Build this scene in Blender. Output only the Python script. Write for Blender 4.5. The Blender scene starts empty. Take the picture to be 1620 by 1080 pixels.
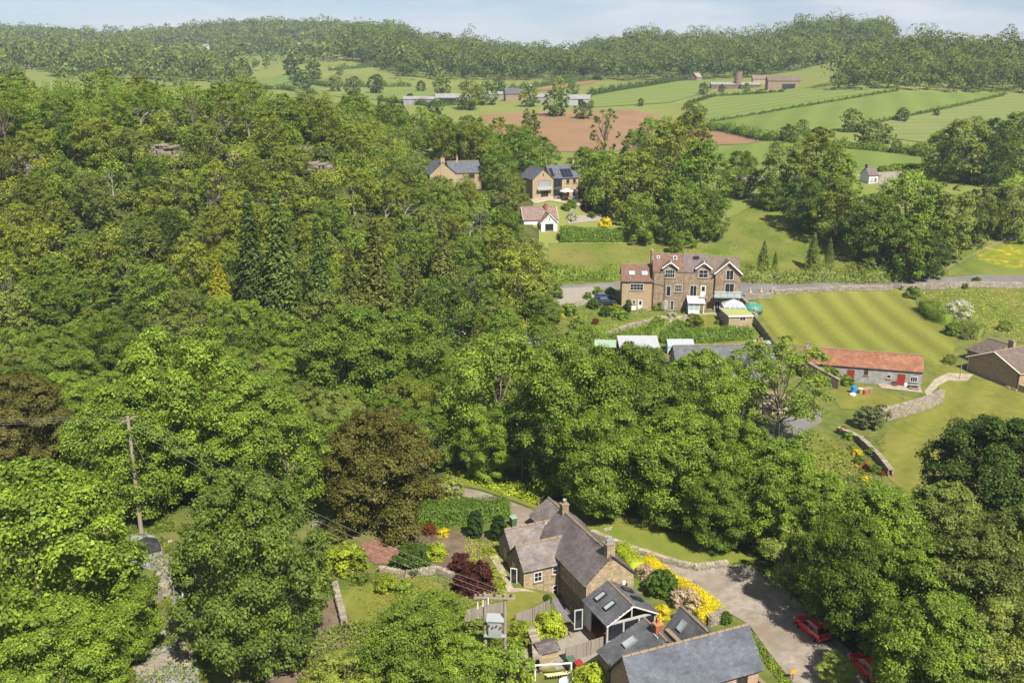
import bpy, bmesh, math, random
import numpy as np
from mathutils import Vector, Matrix, geometry
R_ = math.radians
HAZE = .00013
SC = bpy.context.scene
COL = SC.collection
# ---------------------------------------------------------------- camera
PITCH, FPX, CAMZ = R_(16), 1500.0, 55.0
cam_d = bpy.data.cameras.new('camera'); cam = bpy.data.objects.new('camera', cam_d); COL.objects.link(cam)
cam.location = (0, 0, CAMZ); cam.rotation_euler = (R_(90) - PITCH, 0, 0)
cam_d.sensor_width = 36; cam_d.lens = 36 * FPX / 1620; cam_d.clip_start = 1; cam_d.clip_end = 12000
SC.camera = cam
# ---------------------------------------------------------------- sky, sun, exposure
SUN_EL, SUN_AZ = R_(50), R_(180 - 27)          # azimuth clockwise from +Y (the view direction)
W = bpy.data.worlds.new('World'); SC.world = W; W.use_nodes = True
nt = W.node_tree; nt.nodes.clear()
def wn(t, **k):
    n = nt.nodes.new(t)
    for a, b in k.items(): setattr(n, a, b)
    return n
sky = wn('ShaderNodeTexSky', sky_type='NISHITA', sun_disc=False, sun_elevation=SUN_EL, sun_rotation=SUN_AZ, altitude=150, air_density=1.0, dust_density=.5, ozone_density=1.0)
tc = wn('ShaderNodeTexCoord'); mp = wn('ShaderNodeMapping'); mp.inputs['Scale'].default_value = (3.2, 3.2, 15)
nz = wn('ShaderNodeTexNoise'); nz.inputs['Scale'].default_value = 1.9; nz.inputs['Detail'].default_value = 7; nz.inputs['Roughness'].default_value = .55
rp = wn('ShaderNodeValToRGB'); rp.color_ramp.elements[0].position = .40; rp.color_ramp.elements[1].position = .62
rp.color_ramp.elements[0].color = (0, 0, 0, 1); rp.color_ramp.elements[1].color = (.92, .92, .92, 1)
mx = wn('ShaderNodeMix', data_type='RGBA'); mx.inputs[7].default_value = (1.78, 1.84, 1.96, 1)
tint = wn('ShaderNodeMix', data_type='RGBA', blend_type='MULTIPLY'); tint.inputs[0].default_value = 1; tint.inputs[7].default_value = (.20, .212, .26, 1)
bg = wn('ShaderNodeBackground'); bg.inputs[1].default_value = .15
ow = wn('ShaderNodeOutputWorld')
L = nt.links.new
L(tc.outputs['Generated'], mp.inputs[0]); L(mp.outputs[0], nz.inputs[0]); L(nz.outputs[0], rp.inputs[0])
L(sky.outputs[0], tint.inputs[6]); L(tint.outputs[2], mx.inputs[6]); L(rp.outputs[0], mx.inputs[0]); L(mx.outputs[2], bg.inputs[0]); L(bg.outputs[0], ow.inputs[0])
sun_d = bpy.data.lights.new('sun', 'SUN'); sun_d.energy = 3.9; sun_d.angle = R_(.53); sun_d.color = (1, .94, .84)
sun = bpy.data.objects.new('sun', sun_d); COL.objects.link(sun); sun.location = (100, -100, 300)
sd = Vector((math.cos(SUN_EL) * math.sin(SUN_AZ), math.cos(SUN_EL) * math.cos(SUN_AZ), math.sin(SUN_EL)))
sun.rotation_euler = sd.to_track_quat('Z', 'Y').to_euler()
SC.view_settings.view_transform = 'Standard'; SC.view_settings.look = 'None'; SC.view_settings.gamma = 1
SC.view_settings.use_curve_mapping = False; SC.view_settings.exposure = 1.54
SC.cycles.max_bounces = 8; SC.cycles.diffuse_bounces = 5; SC.cycles.glossy_bounces = 3; SC.cycles.transmission_bounces = 4
SC.cycles.transparent_max_bounces = 6; SC.cycles.volume_bounces = 0; SC.cycles.use_denoising = True
# ---------------------------------------------------------------- lie of the land
cp_, sp_ = math.cos(PITCH), math.sin(PITCH)
def ray(u, v):
    x = (u - 810) / FPX; y = (540 - v) / FPX
    return np.array([x, cp_ + y * sp_, -sp_ + y * cp_])
def proj(x, y, z):
    z = z - CAMZ; f = y * cp_ - z * sp_; up = y * sp_ + z * cp_
    return 810 + FPX * x / f, 540 - FPX * up / f
def PY(u, v, Y):
    d = ray(u, v); return Vector(d * (Y / d[1])) + Vector((0, 0, CAMZ))
def PZ(u, v, z):
    d = ray(u, v); return Vector(d * ((z - CAMZ) / d[2])) + Vector((0, 0, CAMZ))
cps = []
for u, Y, z in [  # levels the survey gives at a bearing and a distance
    (-300,45,1),(300,45,0),(810,45,-1.5),(1300,45,-1.5),(1900,45,-1.5),(-300,80,1),(60,80,.5),(300,84,.4),(500,84,.2),(640,80,-.6),(1900,80,-.5),(-250,106,.5),(222,106,.3),(450,108,.6),(620,100,1),
    (-300,135,3),(0,130,2.5),(0,155,6),(0,182,14),(0,205,25),(0,222,37),(0,242,43),(0,270,45),(-300,160,8),(-300,205,27),(-300,240,43),(-300,275,46),
    (300,128,1),(300,152,4),(300,182,13),(300,201,21),(240,216,32),(300,236,39),(300,265,42),(540,130,0),(540,162,4),(540,200,14),(500,226,26),(540,252,35),(540,275,38.5),
    (700,128,0),(700,152,1),(700,182,5),(700,212,12),(700,240,18.5),(715,276,23),(700,300,27.5),(620,290,33),(-300,350,38),(0,350,38),(0,500,40),(300,400,33),(300,600,38),(500,400,29),(640,380,26),
    (870,118,.2),(870,152,.5),(870,190,4),(870,216,6.5),(870,246,12.5),(868,262,20),(880,285,21.5),(880,350,21),(760,420,24),
    (1000,140,.2),(1150,128,0),(1150,155,.3),(1120,185,2.6),(1080,200,4),(1150,200,4.4),(1200,218,6.2),(1250,195,2.8),(1370,166,.4),(1450,150,0),(1560,158,0),(1500,130,-.3),(1600,120,-.5),(1450,110,-.3),(1320,112,0),(1900,130,0),(1900,170,2),
    (1420,218,5.6),(1620,218,6),(1900,222,8),(1550,196,3.4),(1200,246,11.5),(1350,228,8.5),(1560,236,10.8),(1620,270,17),(1900,270,18),(1190,276,18),(1300,262,15),(1400,310,22.4),(1300,300,20),(1190,320,21.5),(1900,320,24)]:
    cps.append(((u - 810) / FPX, math.log(Y), z))
for u, v, Y in [(1450,240,355),(1450,200,430),(1250,190,450),(1450,148,560),(1620,150,560),(1900,150,560),(1170,238,370),(950,240,400),(1180,222,405),(850,182,540),(1050,180,545),(690,166,600),(800,166,600),
    (1000,150,650),(1180,140,690),(1100,150,640),(600,142,720),(450,126,850),(560,110,900),(700,127,820),(850,128,820),(1000,127,830),(1080,128,790),(1200,124,760),(1320,97,830),(1360,82,930),
    (200,104,1000),(400,108,1000),(50,104,1000)]:
    d = ray(u, v); z = CAMZ + d[2] * Y / d[1]; cps.append((d[0] / d[1], math.log(Y), z))
for u, Y, z in [(600,1150,81),(700,1150,72),(800,1120,62),(900,1100,58),(1010,1080,75),(1120,1060,63),(1190,1040,66),(1260,1010,83),(1330,1000,79),(1290,900,60),(1430,720,63),(1500,720,61),(1620,730,63),(1900,740,64),(1400,650,52),(1500,640,50),
    (420,1800,122),(80,1800,110),(250,1750,102),(600,1500,102),(200,1350,80),(450,1350,78),(0,1350,82),(-300,1800,112),(-300,1000,60),(700,1700,95),(900,1700,85),(1200,1700,85),(1620,1400,75),(1900,1700,80),(400,3000,90),(810,4500,60),(1500,4000,60),(-300,4500,60),(1900,4500,60)]:
    cps.append(((u - 810) / FPX, math.log(Y), z))
CP_EXTRA = [  # spot heights close to the cottage (u, v, z)
    (830,929,.9),(796,876,1.1),(770,900,1),(850,962,.2),(900,946,-1.2),(926,985,-1.4),(870,1000,-1.2),(950,1030,-1.4),(900,1060,-1.4),(985,1100,-1.5),(1030,985,-.9),(1060,945,-.2),(1140,985,-.2),(1200,990,0),(1270,1060,0),(1000,900,.1),(1100,905,.1),(930,850,.4),(820,815,.7),(1330,1010,0),(700,960,.8),(590,900,1),(560,980,.6),(1280,920,.2),(1150,880,.5)]
for u, v, z in CP_EXTRA:
    p = PZ(u, v, z); cps.append((p.x / p.y, math.log(p.y), z))
cps = np.array(cps); KS = np.array([2.2, 1.0]); CPX = cps[:, :2] * KS
def _phi(r2): return .5 * r2 * np.log(r2 + 1e-12)
n_ = len(CPX); D2 = ((CPX[:, None] - CPX[None]) ** 2).sum(-1)
A = np.zeros((n_ + 3, n_ + 3)); A[:n_, :n_] = _phi(D2) + np.eye(n_) * 2e-5; A[:n_, n_] = 1; A[:n_, n_ + 1:] = CPX; A[n_:, :n_] = A[:n_, n_:].T
TW = np.linalg.solve(A, np.concatenate([cps[:, 2], np.zeros(3)]))
def gza(X, Y):
    X = np.atleast_1d(np.asarray(X, float)); Y = np.maximum(np.atleast_1d(np.asarray(Y, float)), 40)
    q = np.stack([np.clip(X / Y, -.74, .74), np.log(np.minimum(Y, 4500))], -1) * KS
    out = np.empty(len(q))
    for i in range(0, len(q), 20000):
        c = q[i:i + 20000]; d2 = ((c[:, None] - CPX[None]) ** 2).sum(-1)
        out[i:i + 20000] = _phi(d2) @ TW[:n_] + TW[n_] + c @ TW[n_ + 1:]
    return out
def gz(x, y): return float(gza([x], [y])[0])
_YS = np.exp(np.linspace(math.log(42), math.log(2500), 700))
def G(u, v, dz=0.0, lift=0.0):
    """the spot on the ground seen in direction u, v"""
    d = ray(u, v); t = _YS / d[1]; h = CAMZ + d[2] * t - gza(d[0] * t, _YS) - lift
    k = np.argmax(h < 0); k = max(int(k), 1) if (h < 0).any() else len(t) - 1
    a, b = t[k - 1], t[k]
    for _ in range(14):
        m = (a + b) / 2
        if CAMZ + d[2] * m - gz(d[0] * m, d[1] * m) - lift < 0: b = m
        else: a = m
    m = (a + b) / 2
    return Vector((d[0] * m, d[1] * m, gz(d[0] * m, d[1] * m) + dz))
_d = G(1366, 544) - G(1291, 469); STRIPE = math.atan2(_d.x, _d.y)
# ---------------------------------------------------------------- materials
MATS = {}
def M(name, cols, scale=1.0, detail=4, rough=.85, bump=0., bscale=None, stretch=(1, 1, 1), brick=None, island=0., objrand=0., spec=.3, wave=None, metal=0., trans=0., emit=None, big=None, zx=False, coat=0., contrast=(.3, .7), coord='Object'):
    if not name.startswith(('leaf', 'petal')): g_ = .69; g_ = np.array([.68, .70, .76]) if name.startswith('stone_') else g_; cols = [tuple(np.array(c_) * g_) for c_ in cols]; big = (big[0], tuple(np.array(big[1]) * g_), big[2]) if big else None
    m = bpy.data.materials.new(name); m.use_nodes = True; t = m.node_tree; t.nodes.clear(); N = t.nodes.new; K = t.links.new
    out = N('ShaderNodeOutputMaterial'); p = N('ShaderNodeBsdfPrincipled'); p.inputs['Roughness'].default_value = rough; p.inputs['Specular IOR Level'].default_value = spec; p.inputs['Metallic'].default_value = metal
    p.inputs['Coat Weight'].default_value = coat; p.inputs['Coat Roughness'].default_value = .06
    co = N('ShaderNodeTexCoord'); vec = co.outputs[coord]
    if zx:                                   # wall coordinates: along the wall, up the wall
        s = N('ShaderNodeSeparateXYZ'); K(vec, s.inputs[0]); a = N('ShaderNodeMath'); a.operation = 'ADD'; K(s.outputs[0], a.inputs[0]); K(s.outputs[1], a.inputs[1])
        cx = N('ShaderNodeCombineXYZ'); K(a.outputs[0], cx.inputs[0]); K(s.outputs[2], cx.inputs[1]); bvec = cx.outputs[0]
    else: bvec = vec
    mpp = N('ShaderNodeMapping'); mpp.inputs['Scale'].default_value = stretch; K(vec, mpp.inputs[0])
    n = N('ShaderNodeTexNoise'); n.inputs['Scale'].default_value = scale; n.inputs['Detail'].default_value = detail; n.inputs['Roughness'].default_value = .6; K(mpp.outputs[0], n.inputs[0])
    r = N('ShaderNodeValToRGB'); e = r.color_ramp.elements; k = len(cols)
    for i, c in enumerate(cols):
        pos = contrast[0] + (contrast[1] - contrast[0]) * i / max(k - 1, 1)
        el = e[i] if i < 2 else e.new(pos)
        el.position = pos; el.color = (*c, 1)
    K(n.outputs[0], r.inputs[0]); c = r.outputs[0]; hgt = n.outputs[0]
    def mul(c, fac_socket, lo, hi):
        mr = N('ShaderNodeMapRange'); mr.inputs[3].default_value = lo; mr.inputs[4].default_value = hi; K(fac_socket, mr.inputs[0])
        h = N('ShaderNodeMix'); h.data_type = 'RGBA'; h.blend_type = 'MULTIPLY'; h.inputs[0].default_value = 1
        K(c, h.inputs[6]); K(mr.outputs[0], h.inputs[7]); return h.outputs[2]
    if big:                                  # large soft variation: (scale, colour, amount)
        n2 = N('ShaderNodeTexNoise'); n2.inputs['Scale'].default_value = big[0]; n2.inputs['Detail'].default_value = 3; K(vec, n2.inputs[0])
        mr = N('ShaderNodeMapRange'); mr.inputs[1].default_value = .42; mr.inputs[2].default_value = .68; mr.inputs[4].default_value = big[2]; K(n2.outputs[0], mr.inputs[0])
        h = N('ShaderNodeMix'); h.data_type = 'RGBA'; K(mr.outputs[0], h.inputs[0]); K(c, h.inputs[6]); h.inputs[7].default_value = (*big[1], 1); c = h.outputs[2]
    if wave:                                 # (scale, angle, lo, hi, distortion)
        rot = N('ShaderNodeMapping'); rot.inputs['Rotation'].default_value = (0, 0, wave[1]); K(vec, rot.inputs[0])
        w = N('ShaderNodeTexWave'); w.inputs['Scale'].default_value = wave[0]; w.inputs['Distortion'].default_value = wave[4]; w.inputs['Detail'].default_value = 1; w.inputs['Detail Scale'].default_value = .4; K(rot.outputs[0], w.inputs[0])
        c = mul(c, w.outputs['Fac'], wave[2], wave[3])
    if brick:                                # (width, height, mortar size, mortar colour, lo, hi)
        b = N('ShaderNodeTexBrick'); b.inputs['Scale'].default_value = 1; b.inputs['Brick Width'].default_value = brick[0]; b.inputs['Row Height'].default_value = brick[1]; b.inputs['Mortar Size'].default_value = brick[2]
        b.inputs['Color1'].default_value = (brick[4],) * 3 + (1,); b.inputs['Color2'].default_value = (brick[5],) * 3 + (1,); b.inputs['Mortar'].default_value = (*brick[3], 1); b.inputs['Mortar Smooth'].default_value = .2
        wob = N('ShaderNodeMix'); wob.data_type = 'RGBA'; wob.blend_type = 'ADD'; wob.inputs[0].default_value = .06; K(bvec, wob.inputs[6]); K(n.outputs[1], wob.inputs[7]); K(wob.outputs[2], b.inputs[0])
        h = N('ShaderNodeMix'); h.data_type = 'RGBA'; h.blend_type = 'MULTIPLY'; h.inputs[0].default_value = 1; K(c, h.inputs[6]); K(b.outputs[0], h.inputs[7]); c = h.outputs[2]
        inv = N('ShaderNodeMath'); inv.operation = 'SUBTRACT'; inv.inputs[0].default_value = 1; K(b.outputs[1], inv.inputs[1]); hgt = inv.outputs[0]
    if island:
        g = N('ShaderNodeNewGeometry'); c = mul(c, g.outputs['Random Per Island'], 1 - island, 1 + island)
    if objrand:
        o = N('ShaderNodeObjectInfo'); c = mul(c, o.outputs['Random'], 1 - objrand, 1 + objrand)
    K(c, p.inputs['Base Color'])
    if bump:
        bp = N('ShaderNodeBump'); bp.inputs['Strength'].default_value = bump; bp.inputs['Distance'].default_value = .05; K(hgt, bp.inputs['Height']); K(bp.outputs[0], p.inputs['Normal'])
    sh = p.outputs[0]
    if trans:
        tr = N('ShaderNodeBsdfTranslucent'); hh = N('ShaderNodeMix'); hh.data_type = 'RGBA'; hh.blend_type = 'MULTIPLY'; hh.inputs[0].default_value = 1; K(c, hh.inputs[6]); hh.inputs[7].default_value = (1.22, 1.25, .68, 1); K(hh.outputs[2], tr.inputs[0])
        ms = N('ShaderNodeMixShader'); ms.inputs[0].default_value = trans; K(sh, ms.inputs[1]); K(tr.outputs[0], ms.inputs[2]); sh = ms.outputs[0]
    K(sh, out.inputs[0]); MATS[name] = m; return m
def leafm(name, c, var=.45, trans=.42, orand=.24, rough=.5, warm=None, sc=.55):
    a = np.array(c) * np.array([1.75, 1.62, 1.12]) if max(c) < .3 else np.array(c); w = np.array(warm) if warm else a * np.array([1.22, 1.1, .8])
    return M(name, [tuple(a * (.62 if sc > .2 else .5)), tuple(a), tuple(w * (1 if sc > .2 else 1.15))], scale=sc, detail=3, rough=rough, island=var, objrand=orand, trans=trans, spec=.12, contrast=(.34, .66))
# foliage
leafm('leaf_sycamore', (.094, .148, .026)); leafm('leaf_maple', (.070, .115, .021)); leafm('leaf_ash', (.098, .150, .028)); leafm('leaf_oak', (.108, .138, .026))
leafm('leaf_olive', (.094, .124, .038)); leafm('leaf_dark', (.040, .070, .017)); leafm('leaf_yew', (.066, .070, .018), warm=(.135, .120, .036)); leafm('leaf_spruce', (.052, .085, .026)); leafm('leaf_larch', (.070, .086, .028))
leafm('leaf_gold', (.17, .185, .02)); leafm('leaf_yellow', (.60, .50, .018), var=.25, orand=.05, warm=(.68, .58, .025)); leafm('leaf_lime', (.155, .205, .024)); leafm('leaf_purple', (.040, .012, .012), warm=(.085, .022, .018)); leafm('leaf_rust', (.12, .04, .016))
leafm('leaf_box', (.048, .092, .018), var=.3); leafm('leaf_yewclip', (.020, .046, .014), var=.3); leafm('leaf_grey', (.10, .125, .07)); leafm('leaf_hedge', (.064, .112, .022)); leafm('leaf_far', (.060, .090, .024), orand=0, var=.35, sc=.075); leafm('leaf_farmix', (.070, .098, .028), orand=0, var=.4, sc=.06)
leafm('leaf_mid', (.090, .138, .034)); leafm('leaf_floor', (.062, .092, .022)); leafm('leaf_pale', (.125, .165, .045)); leafm('petal_white', (.46, .47, .38), var=.35, orand=0, warm=(.56, .54, .44)); leafm('petal_pink', (.50, .38, .28), var=.3, orand=0, warm=(.6, .5, .36)); leafm('leaf_orange', (.45, .2, .02))
M('bark', [(.10, .08, .055), (.19, .16, .12)], scale=3, rough=.95, bump=.5, stretch=(3, 3, .6)); M('bark_pale', [(.24, .21, .165), (.36, .32, .26)], scale=3, rough=.95)
# ground
M('pasture', [(.140, .170, .034), (.175, .205, .045), (.205, .22, .06)], scale=.02, detail=9, rough=.95, spec=.1, big=(.006, (.20, .215, .06), .7))
M('mown', [(.150, .195, .042), (.180, .225, .052)], scale=.05, detail=8, rough=.95, spec=.1, wave=(.022, R_(60), .86, 1.06, 1.5)); M('mown2', [(.165, .195, .055), (.19, .215, .065)], scale=.05, detail=8, rough=.95, spec=.1, wave=(.03, R_(75), .88, 1.05, 1.5))
M('mown3', [(.138, .190, .036), (.16, .21, .045)], scale=.05, detail=8, rough=.95, spec=.1, wave=(.02, R_(20), .9, 1.04, 2))
M('meadow', [(.085, .125, .018), (.125, .160, .026), (.18, .185, .045)], scale=.12, detail=9, rough=.95, spec=.08, big=(.035, (.20, .175, .055), .75), bump=.5, contrast=(.36, .66))
M('buttercups', [(.12, .17, .022), (.22, .21, .020), (.48, .38, .02)], scale=.5, detail=10, rough=.95, spec=.08, contrast=(.38, .72))
M('soil', [(.225, .130, .072), (.275, .165, .095), (.30, .19, .115)], scale=.03, detail=9, rough=1, spec=.05, big=(.012, (.22, .16, .07), .5), wave=(.12, R_(82), .93, 1.04, 1.2))
M('lawn', [(.125, .150, .022), (.165, .180, .030), (.225, .205, .050)], scale=.6, detail=11, rough=.95, spec=.08, wave=(.05, R_(35), .88, 1.04, 3), big=(.10, (.235, .20, .055), .6), bump=.4)
M('lawn_striped', [(.135, .165, .024), (.180, .200, .032), (.235, .22, .055)], scale=1.6, detail=9, rough=.95, spec=.08, wave=(.052, STRIPE, .76, 1.06, .12), big=(.05, (.25, .225, .06), .35), bump=.4)
M('verge', [(.110, .160, .020), (.150, .190, .028), (.21, .205, .045)], scale=.5, detail=9, rough=.95, spec=.08, big=(.15, (.22, .20, .05), .5), bump=.5)
M('rough_grass', [(.072, .105, .020), (.12, .150, .028), (.19, .18, .06)], scale=.5, detail=9, rough=.95, spec=.08, big=(.08, (.19, .165, .06), .6), bump=.6)
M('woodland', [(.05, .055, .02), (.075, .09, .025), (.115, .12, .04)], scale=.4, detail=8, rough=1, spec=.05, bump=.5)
M('lane', [(.20, .172, .14), (.29, .25, .205), (.37, .325, .27)], scale=.9, detail=12, rough=.95, spec=.1, big=(.22, (.22, .18, .125), .8), bump=.35); M('tarmac', [(.135, .128, .122), (.175, .166, .158)], scale=.4, detail=9, rough=.92, spec=.15, big=(.1, (.25, .24, .22), .5))
M('gravel', [(.24, .21, .17), (.32, .285, .235)], scale=2, detail=8, rough=.95, bump=.4); M('paving', [(.33, .275, .20), (.44, .38, .28)], scale=1, detail=6, rough=.9, brick=(.8, .6, .02, (.5, .5, .45), .85, 1.1), bump=.3)
M('earth', [(.10, .072, .045), (.16, .12, .08), (.22, .17, .12)], scale=.6, detail=9, rough=1, spec=.05, bump=.6); M('slate_chips', [(.13, .115, .125), (.20, .18, .195)], scale=3, detail=6, rough=.85, bump=.5); M('stone_yard', [(.13, .12, .105), (.24, .23, .21), (.36, .345, .32)], scale=1.6, detail=10, rough=.92, bump=.4)
# walls, roofs
SB = (.42, .17, .014, (.62, .58, .5), .72, 1.12)
M('stone_warm', [(.34, .255, .135), (.44, .335, .19), (.52, .41, .245)], scale=1.6, detail=6, rough=.92, brick=SB, zx=True, bump=.6); M('stone_brown', [(.25, .18, .105), (.35, .255, .15), (.43, .33, .205)], scale=1.3, detail=6, rough=.92, brick=SB, zx=True, bump=.6)
M('stone_new', [(.40, .295, .160), (.47, .35, .20)], scale=1.2, detail=6, rough=.9, brick=(.4, .14, .01, (.78, .74, .66), .85, 1.08), zx=True, bump=.4); M('stone_grey', [(.27, .255, .225), (.36, .34, .30), (.43, .40, .35)], scale=1.2, detail=6, rough=.92, brick=(.4, .16, .012, (.8, .78, .72), .8, 1.1), zx=True, bump=.6)
M('rubble', [(.17, .135, .09), (.27, .22, .15), (.36, .30, .21)], scale=2.2, detail=7, rough=.95, brick=(.33, .17, .03, (.55, .5, .42), .65, 1.2), zx=True, bump=1); M('stone_block', [(.25, .205, .14), (.37, .31, .215)], scale=4, detail=6, rough=.95, bump=.6, island=.25, objrand=.1)
M('stone_bungalow', [(.40, .28, .155), (.50, .365, .21)], scale=1.6, detail=6, rough=.92, brick=(.4, .13, .012, (.72, .66, .58), .78, 1.12), zx=True, bump=.5); M('pink_stone', [(.40, .27, .19), (.49, .345, .25)], scale=1.3, detail=5, rough=.9, brick=(.45, .2, .012, (.8, .75, .7), .88, 1.08), zx=True, bump=.4)
M('render_white', [(.70, .69, .65), (.78, .77, .73)], scale=.6, rough=.9); M('brick_red', [(.26, .095, .055), (.36, .14, .08)], scale=3, rough=.9, brick=(.22, .075, .01, (.8, .75, .68), .8, 1.15), zx=True, bump=.3)
def roofm(n, c, w, h, isl=0, lich=None): M(n, [tuple(np.array(c) * .75), tuple(c), tuple(np.array(c) * 1.25)], scale=1.1, detail=7, rough=.7, spec=.35, brick=(w, h, .012, (.45, .45, .45), .78, 1.16), bump=.5, big=lich)
roofm('slate_blue', (.105, .116, .138), .36, .26); roofm('slate_dark', (.092, .095, .105), .36, .26); roofm('slate_stone', (.165, .135, .125), .4, .3, lich=(.35, (.21, .17, .145), .6)); roofm('slate_plum', (.100, .082, .085), .4, .3, lich=(.5, (.16, .135, .13), .6)); roofm('slate_grey', (.12, .125, .135), .4, .28)
roofm('tile_brown', (.185, .100, .066), .3, .3); roofm('tile_plum', (.165, .125, .115), .3, .3); roofm('tile_grey', (.155, .115, .09), .33, .3, lich=(.2, (.20, .15, .11), .6)); roofm('tile_red', (.25, .094, .046), .3, .35, lich=(.6, (.36, .175, .085), .7)); roofm('tile_dullred', (.24, .155, .125), .3, .3)
for k, c in [('one_slate_blue', (.088, .098, .118)), ('one_slate_dark', (.092, .093, .098)), ('one_slate_stone', (.170, .145, .132)), ('one_slate_plum', (.122, .104, .100)), ('one_tile_red', (.36, .125, .06))]: M(k, [tuple(np.array(c) * .72), c, tuple(np.array(c) * 1.3)], scale=.8, detail=8, rough=.75, spec=.25, island=.16, bump=.1, big=(.35, tuple(np.array(c) * 1.7 + .02), .55))
M('ridge_stone', [(.20, .15, .095), (.30, .235, .155)], scale=3, rough=.9, bump=.3); M('lead', [(.38, .38, .40), (.52, .52, .54)], scale=2, rough=.5); M('white_paint', [(.74, .74, .72), (.82, .82, .80)], scale=2, rough=.45, spec=.5); M('grey_paint', [(.42, .41, .37), (.50, .49, .45)], scale=2, rough=.5); M('black_paint', [(.012, .012, .014), (.03, .03, .03)], scale=2, rough=.45)
M('wood_brown', [(.16, .065, .025), (.25, .11, .045)], scale=3, rough=.6, stretch=(1, 1, .2)); M('wood_orange', [(.42, .13, .03), (.52, .18, .05)], scale=3, rough=.5); M('wood_grey', [(.235, .20, .16), (.33, .29, .235)], scale=2, rough=.9, stretch=(8, 8, .5), objrand=.12, bump=.2); M('wood_pale', [(.56, .42, .22), (.68, .53, .30)], scale=3, rough=.8, objrand=.1); M('wood_pole', [(.24, .195, .145), (.36, .30, .235)], scale=2, rough=.9, stretch=(6, 6, .4), bump=.3)
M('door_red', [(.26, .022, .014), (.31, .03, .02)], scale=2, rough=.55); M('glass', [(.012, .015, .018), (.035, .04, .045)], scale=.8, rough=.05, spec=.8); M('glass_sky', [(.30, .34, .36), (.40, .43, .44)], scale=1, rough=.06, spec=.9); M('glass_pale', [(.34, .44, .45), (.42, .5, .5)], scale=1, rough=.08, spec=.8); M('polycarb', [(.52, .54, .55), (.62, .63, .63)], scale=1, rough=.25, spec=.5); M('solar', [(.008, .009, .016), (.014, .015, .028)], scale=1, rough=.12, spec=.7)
M('metal_grey', [(.29, .31, .31), (.37, .39, .39)], scale=1, rough=.45, spec=.5); M('alu', [(.55, .55, .55), (.66, .66, .66)], scale=2, rough=.35, metal=.7); M('sheet_pale', [(.36, .365, .38), (.42, .425, .44)], scale=.5, rough=.55, stretch=(6, .3, 1)); M('sheet_farm', [(.22, .21, .20), (.31, .30, .285)], scale=.3, rough=.7); M('green_flat', [(.32, .34, .10), (.38, .40, .13)], scale=1, rough=.8); M('green_felt', [(.24, .34, .22), (.30, .40, .27)], scale=1, rough=.85); M('teal', [(.06, .20, .15), (.085, .25, .19)], scale=1, rough=.5)
M('car_red', [(.72, .010, .014), (.76, .012, .016)], scale=1, rough=.3, spec=.6, coat=1); M('car_blue', [(.012, .025, .13), (.016, .03, .16)], scale=1, rough=.3, spec=.6, coat=1); M('car_navy', [(.012, .016, .035), (.016, .02, .045)], scale=1, rough=.3, spec=.6, coat=1); M('tyre', [(.012, .012, .012), (.025, .025, .025)], scale=4, rough=.85); M('rim', [(.4, .4, .41), (.5, .5, .5)], scale=2, rough=.3, metal=.8); M('lamp_red', [(.35, .01, .01), (.4, .02, .02)], scale=2, rough=.2, spec=.6); M('plate_yellow', [(.66, .50, .04), (.7, .53, .05)], scale=2, rough=.5); M('plate_white', [(.7, .7, .7), (.72, .72, .72)], scale=2, rough=.5); M('lamp_clear', [(.6, .6, .6), (.7, .7, .7)], scale=2, rough=.1, spec=.8)
M('bin_green', [(.06, .12, .07), (.09, .16, .10)], scale=2, rough=.55); M('bin_red', [(.30, .02, .025), (.36, .03, .03)], scale=2, rough=.55); M('plastic_blue', [(.02, .22, .55), (.03, .27, .62)], scale=2, rough=.45); M('plastic_white', [(.68, .69, .70), (.76, .76, .76)], scale=2, rough=.6); M('tarp_black', [(.02, .02, .022), (.05, .05, .055)], scale=1.5, rough=.6, bump=.6); M('terracotta', [(.40, .16, .07), (.5, .21, .1)], scale=3, rough=.85); M('patio_tile', [(.20, .095, .065), (.28, .145, .10)], scale=4, rough=.85, island=.22)
M('hay', [(.46, .33, .16), (.55, .42, .23)], scale=.4, rough=1); M('cliff', [(.13, .115, .09), (.22, .19, .15), (.31, .275, .22)], scale=.35, detail=9, rough=.95, bump=1.0, stretch=(1, 1, 2.2)); M('ceramic', [(.09, .035, .03), (.14, .06, .05)], scale=3, rough=.2, spec=.6); M('wire', [(.30, .29, .27), (.36, .35, .32)], scale=1, rough=.5); M('floor_wood', [(.26, .085, .035), (.34, .125, .055)], scale=2, rough=.4); M('plaster', [(.55, .53, .48), (.6, .58, .53)], scale=1, rough=.9); M('sign_yellow', [(.55, .33, .02), (.62, .38, .03)], scale=2, rough=.6)
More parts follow.
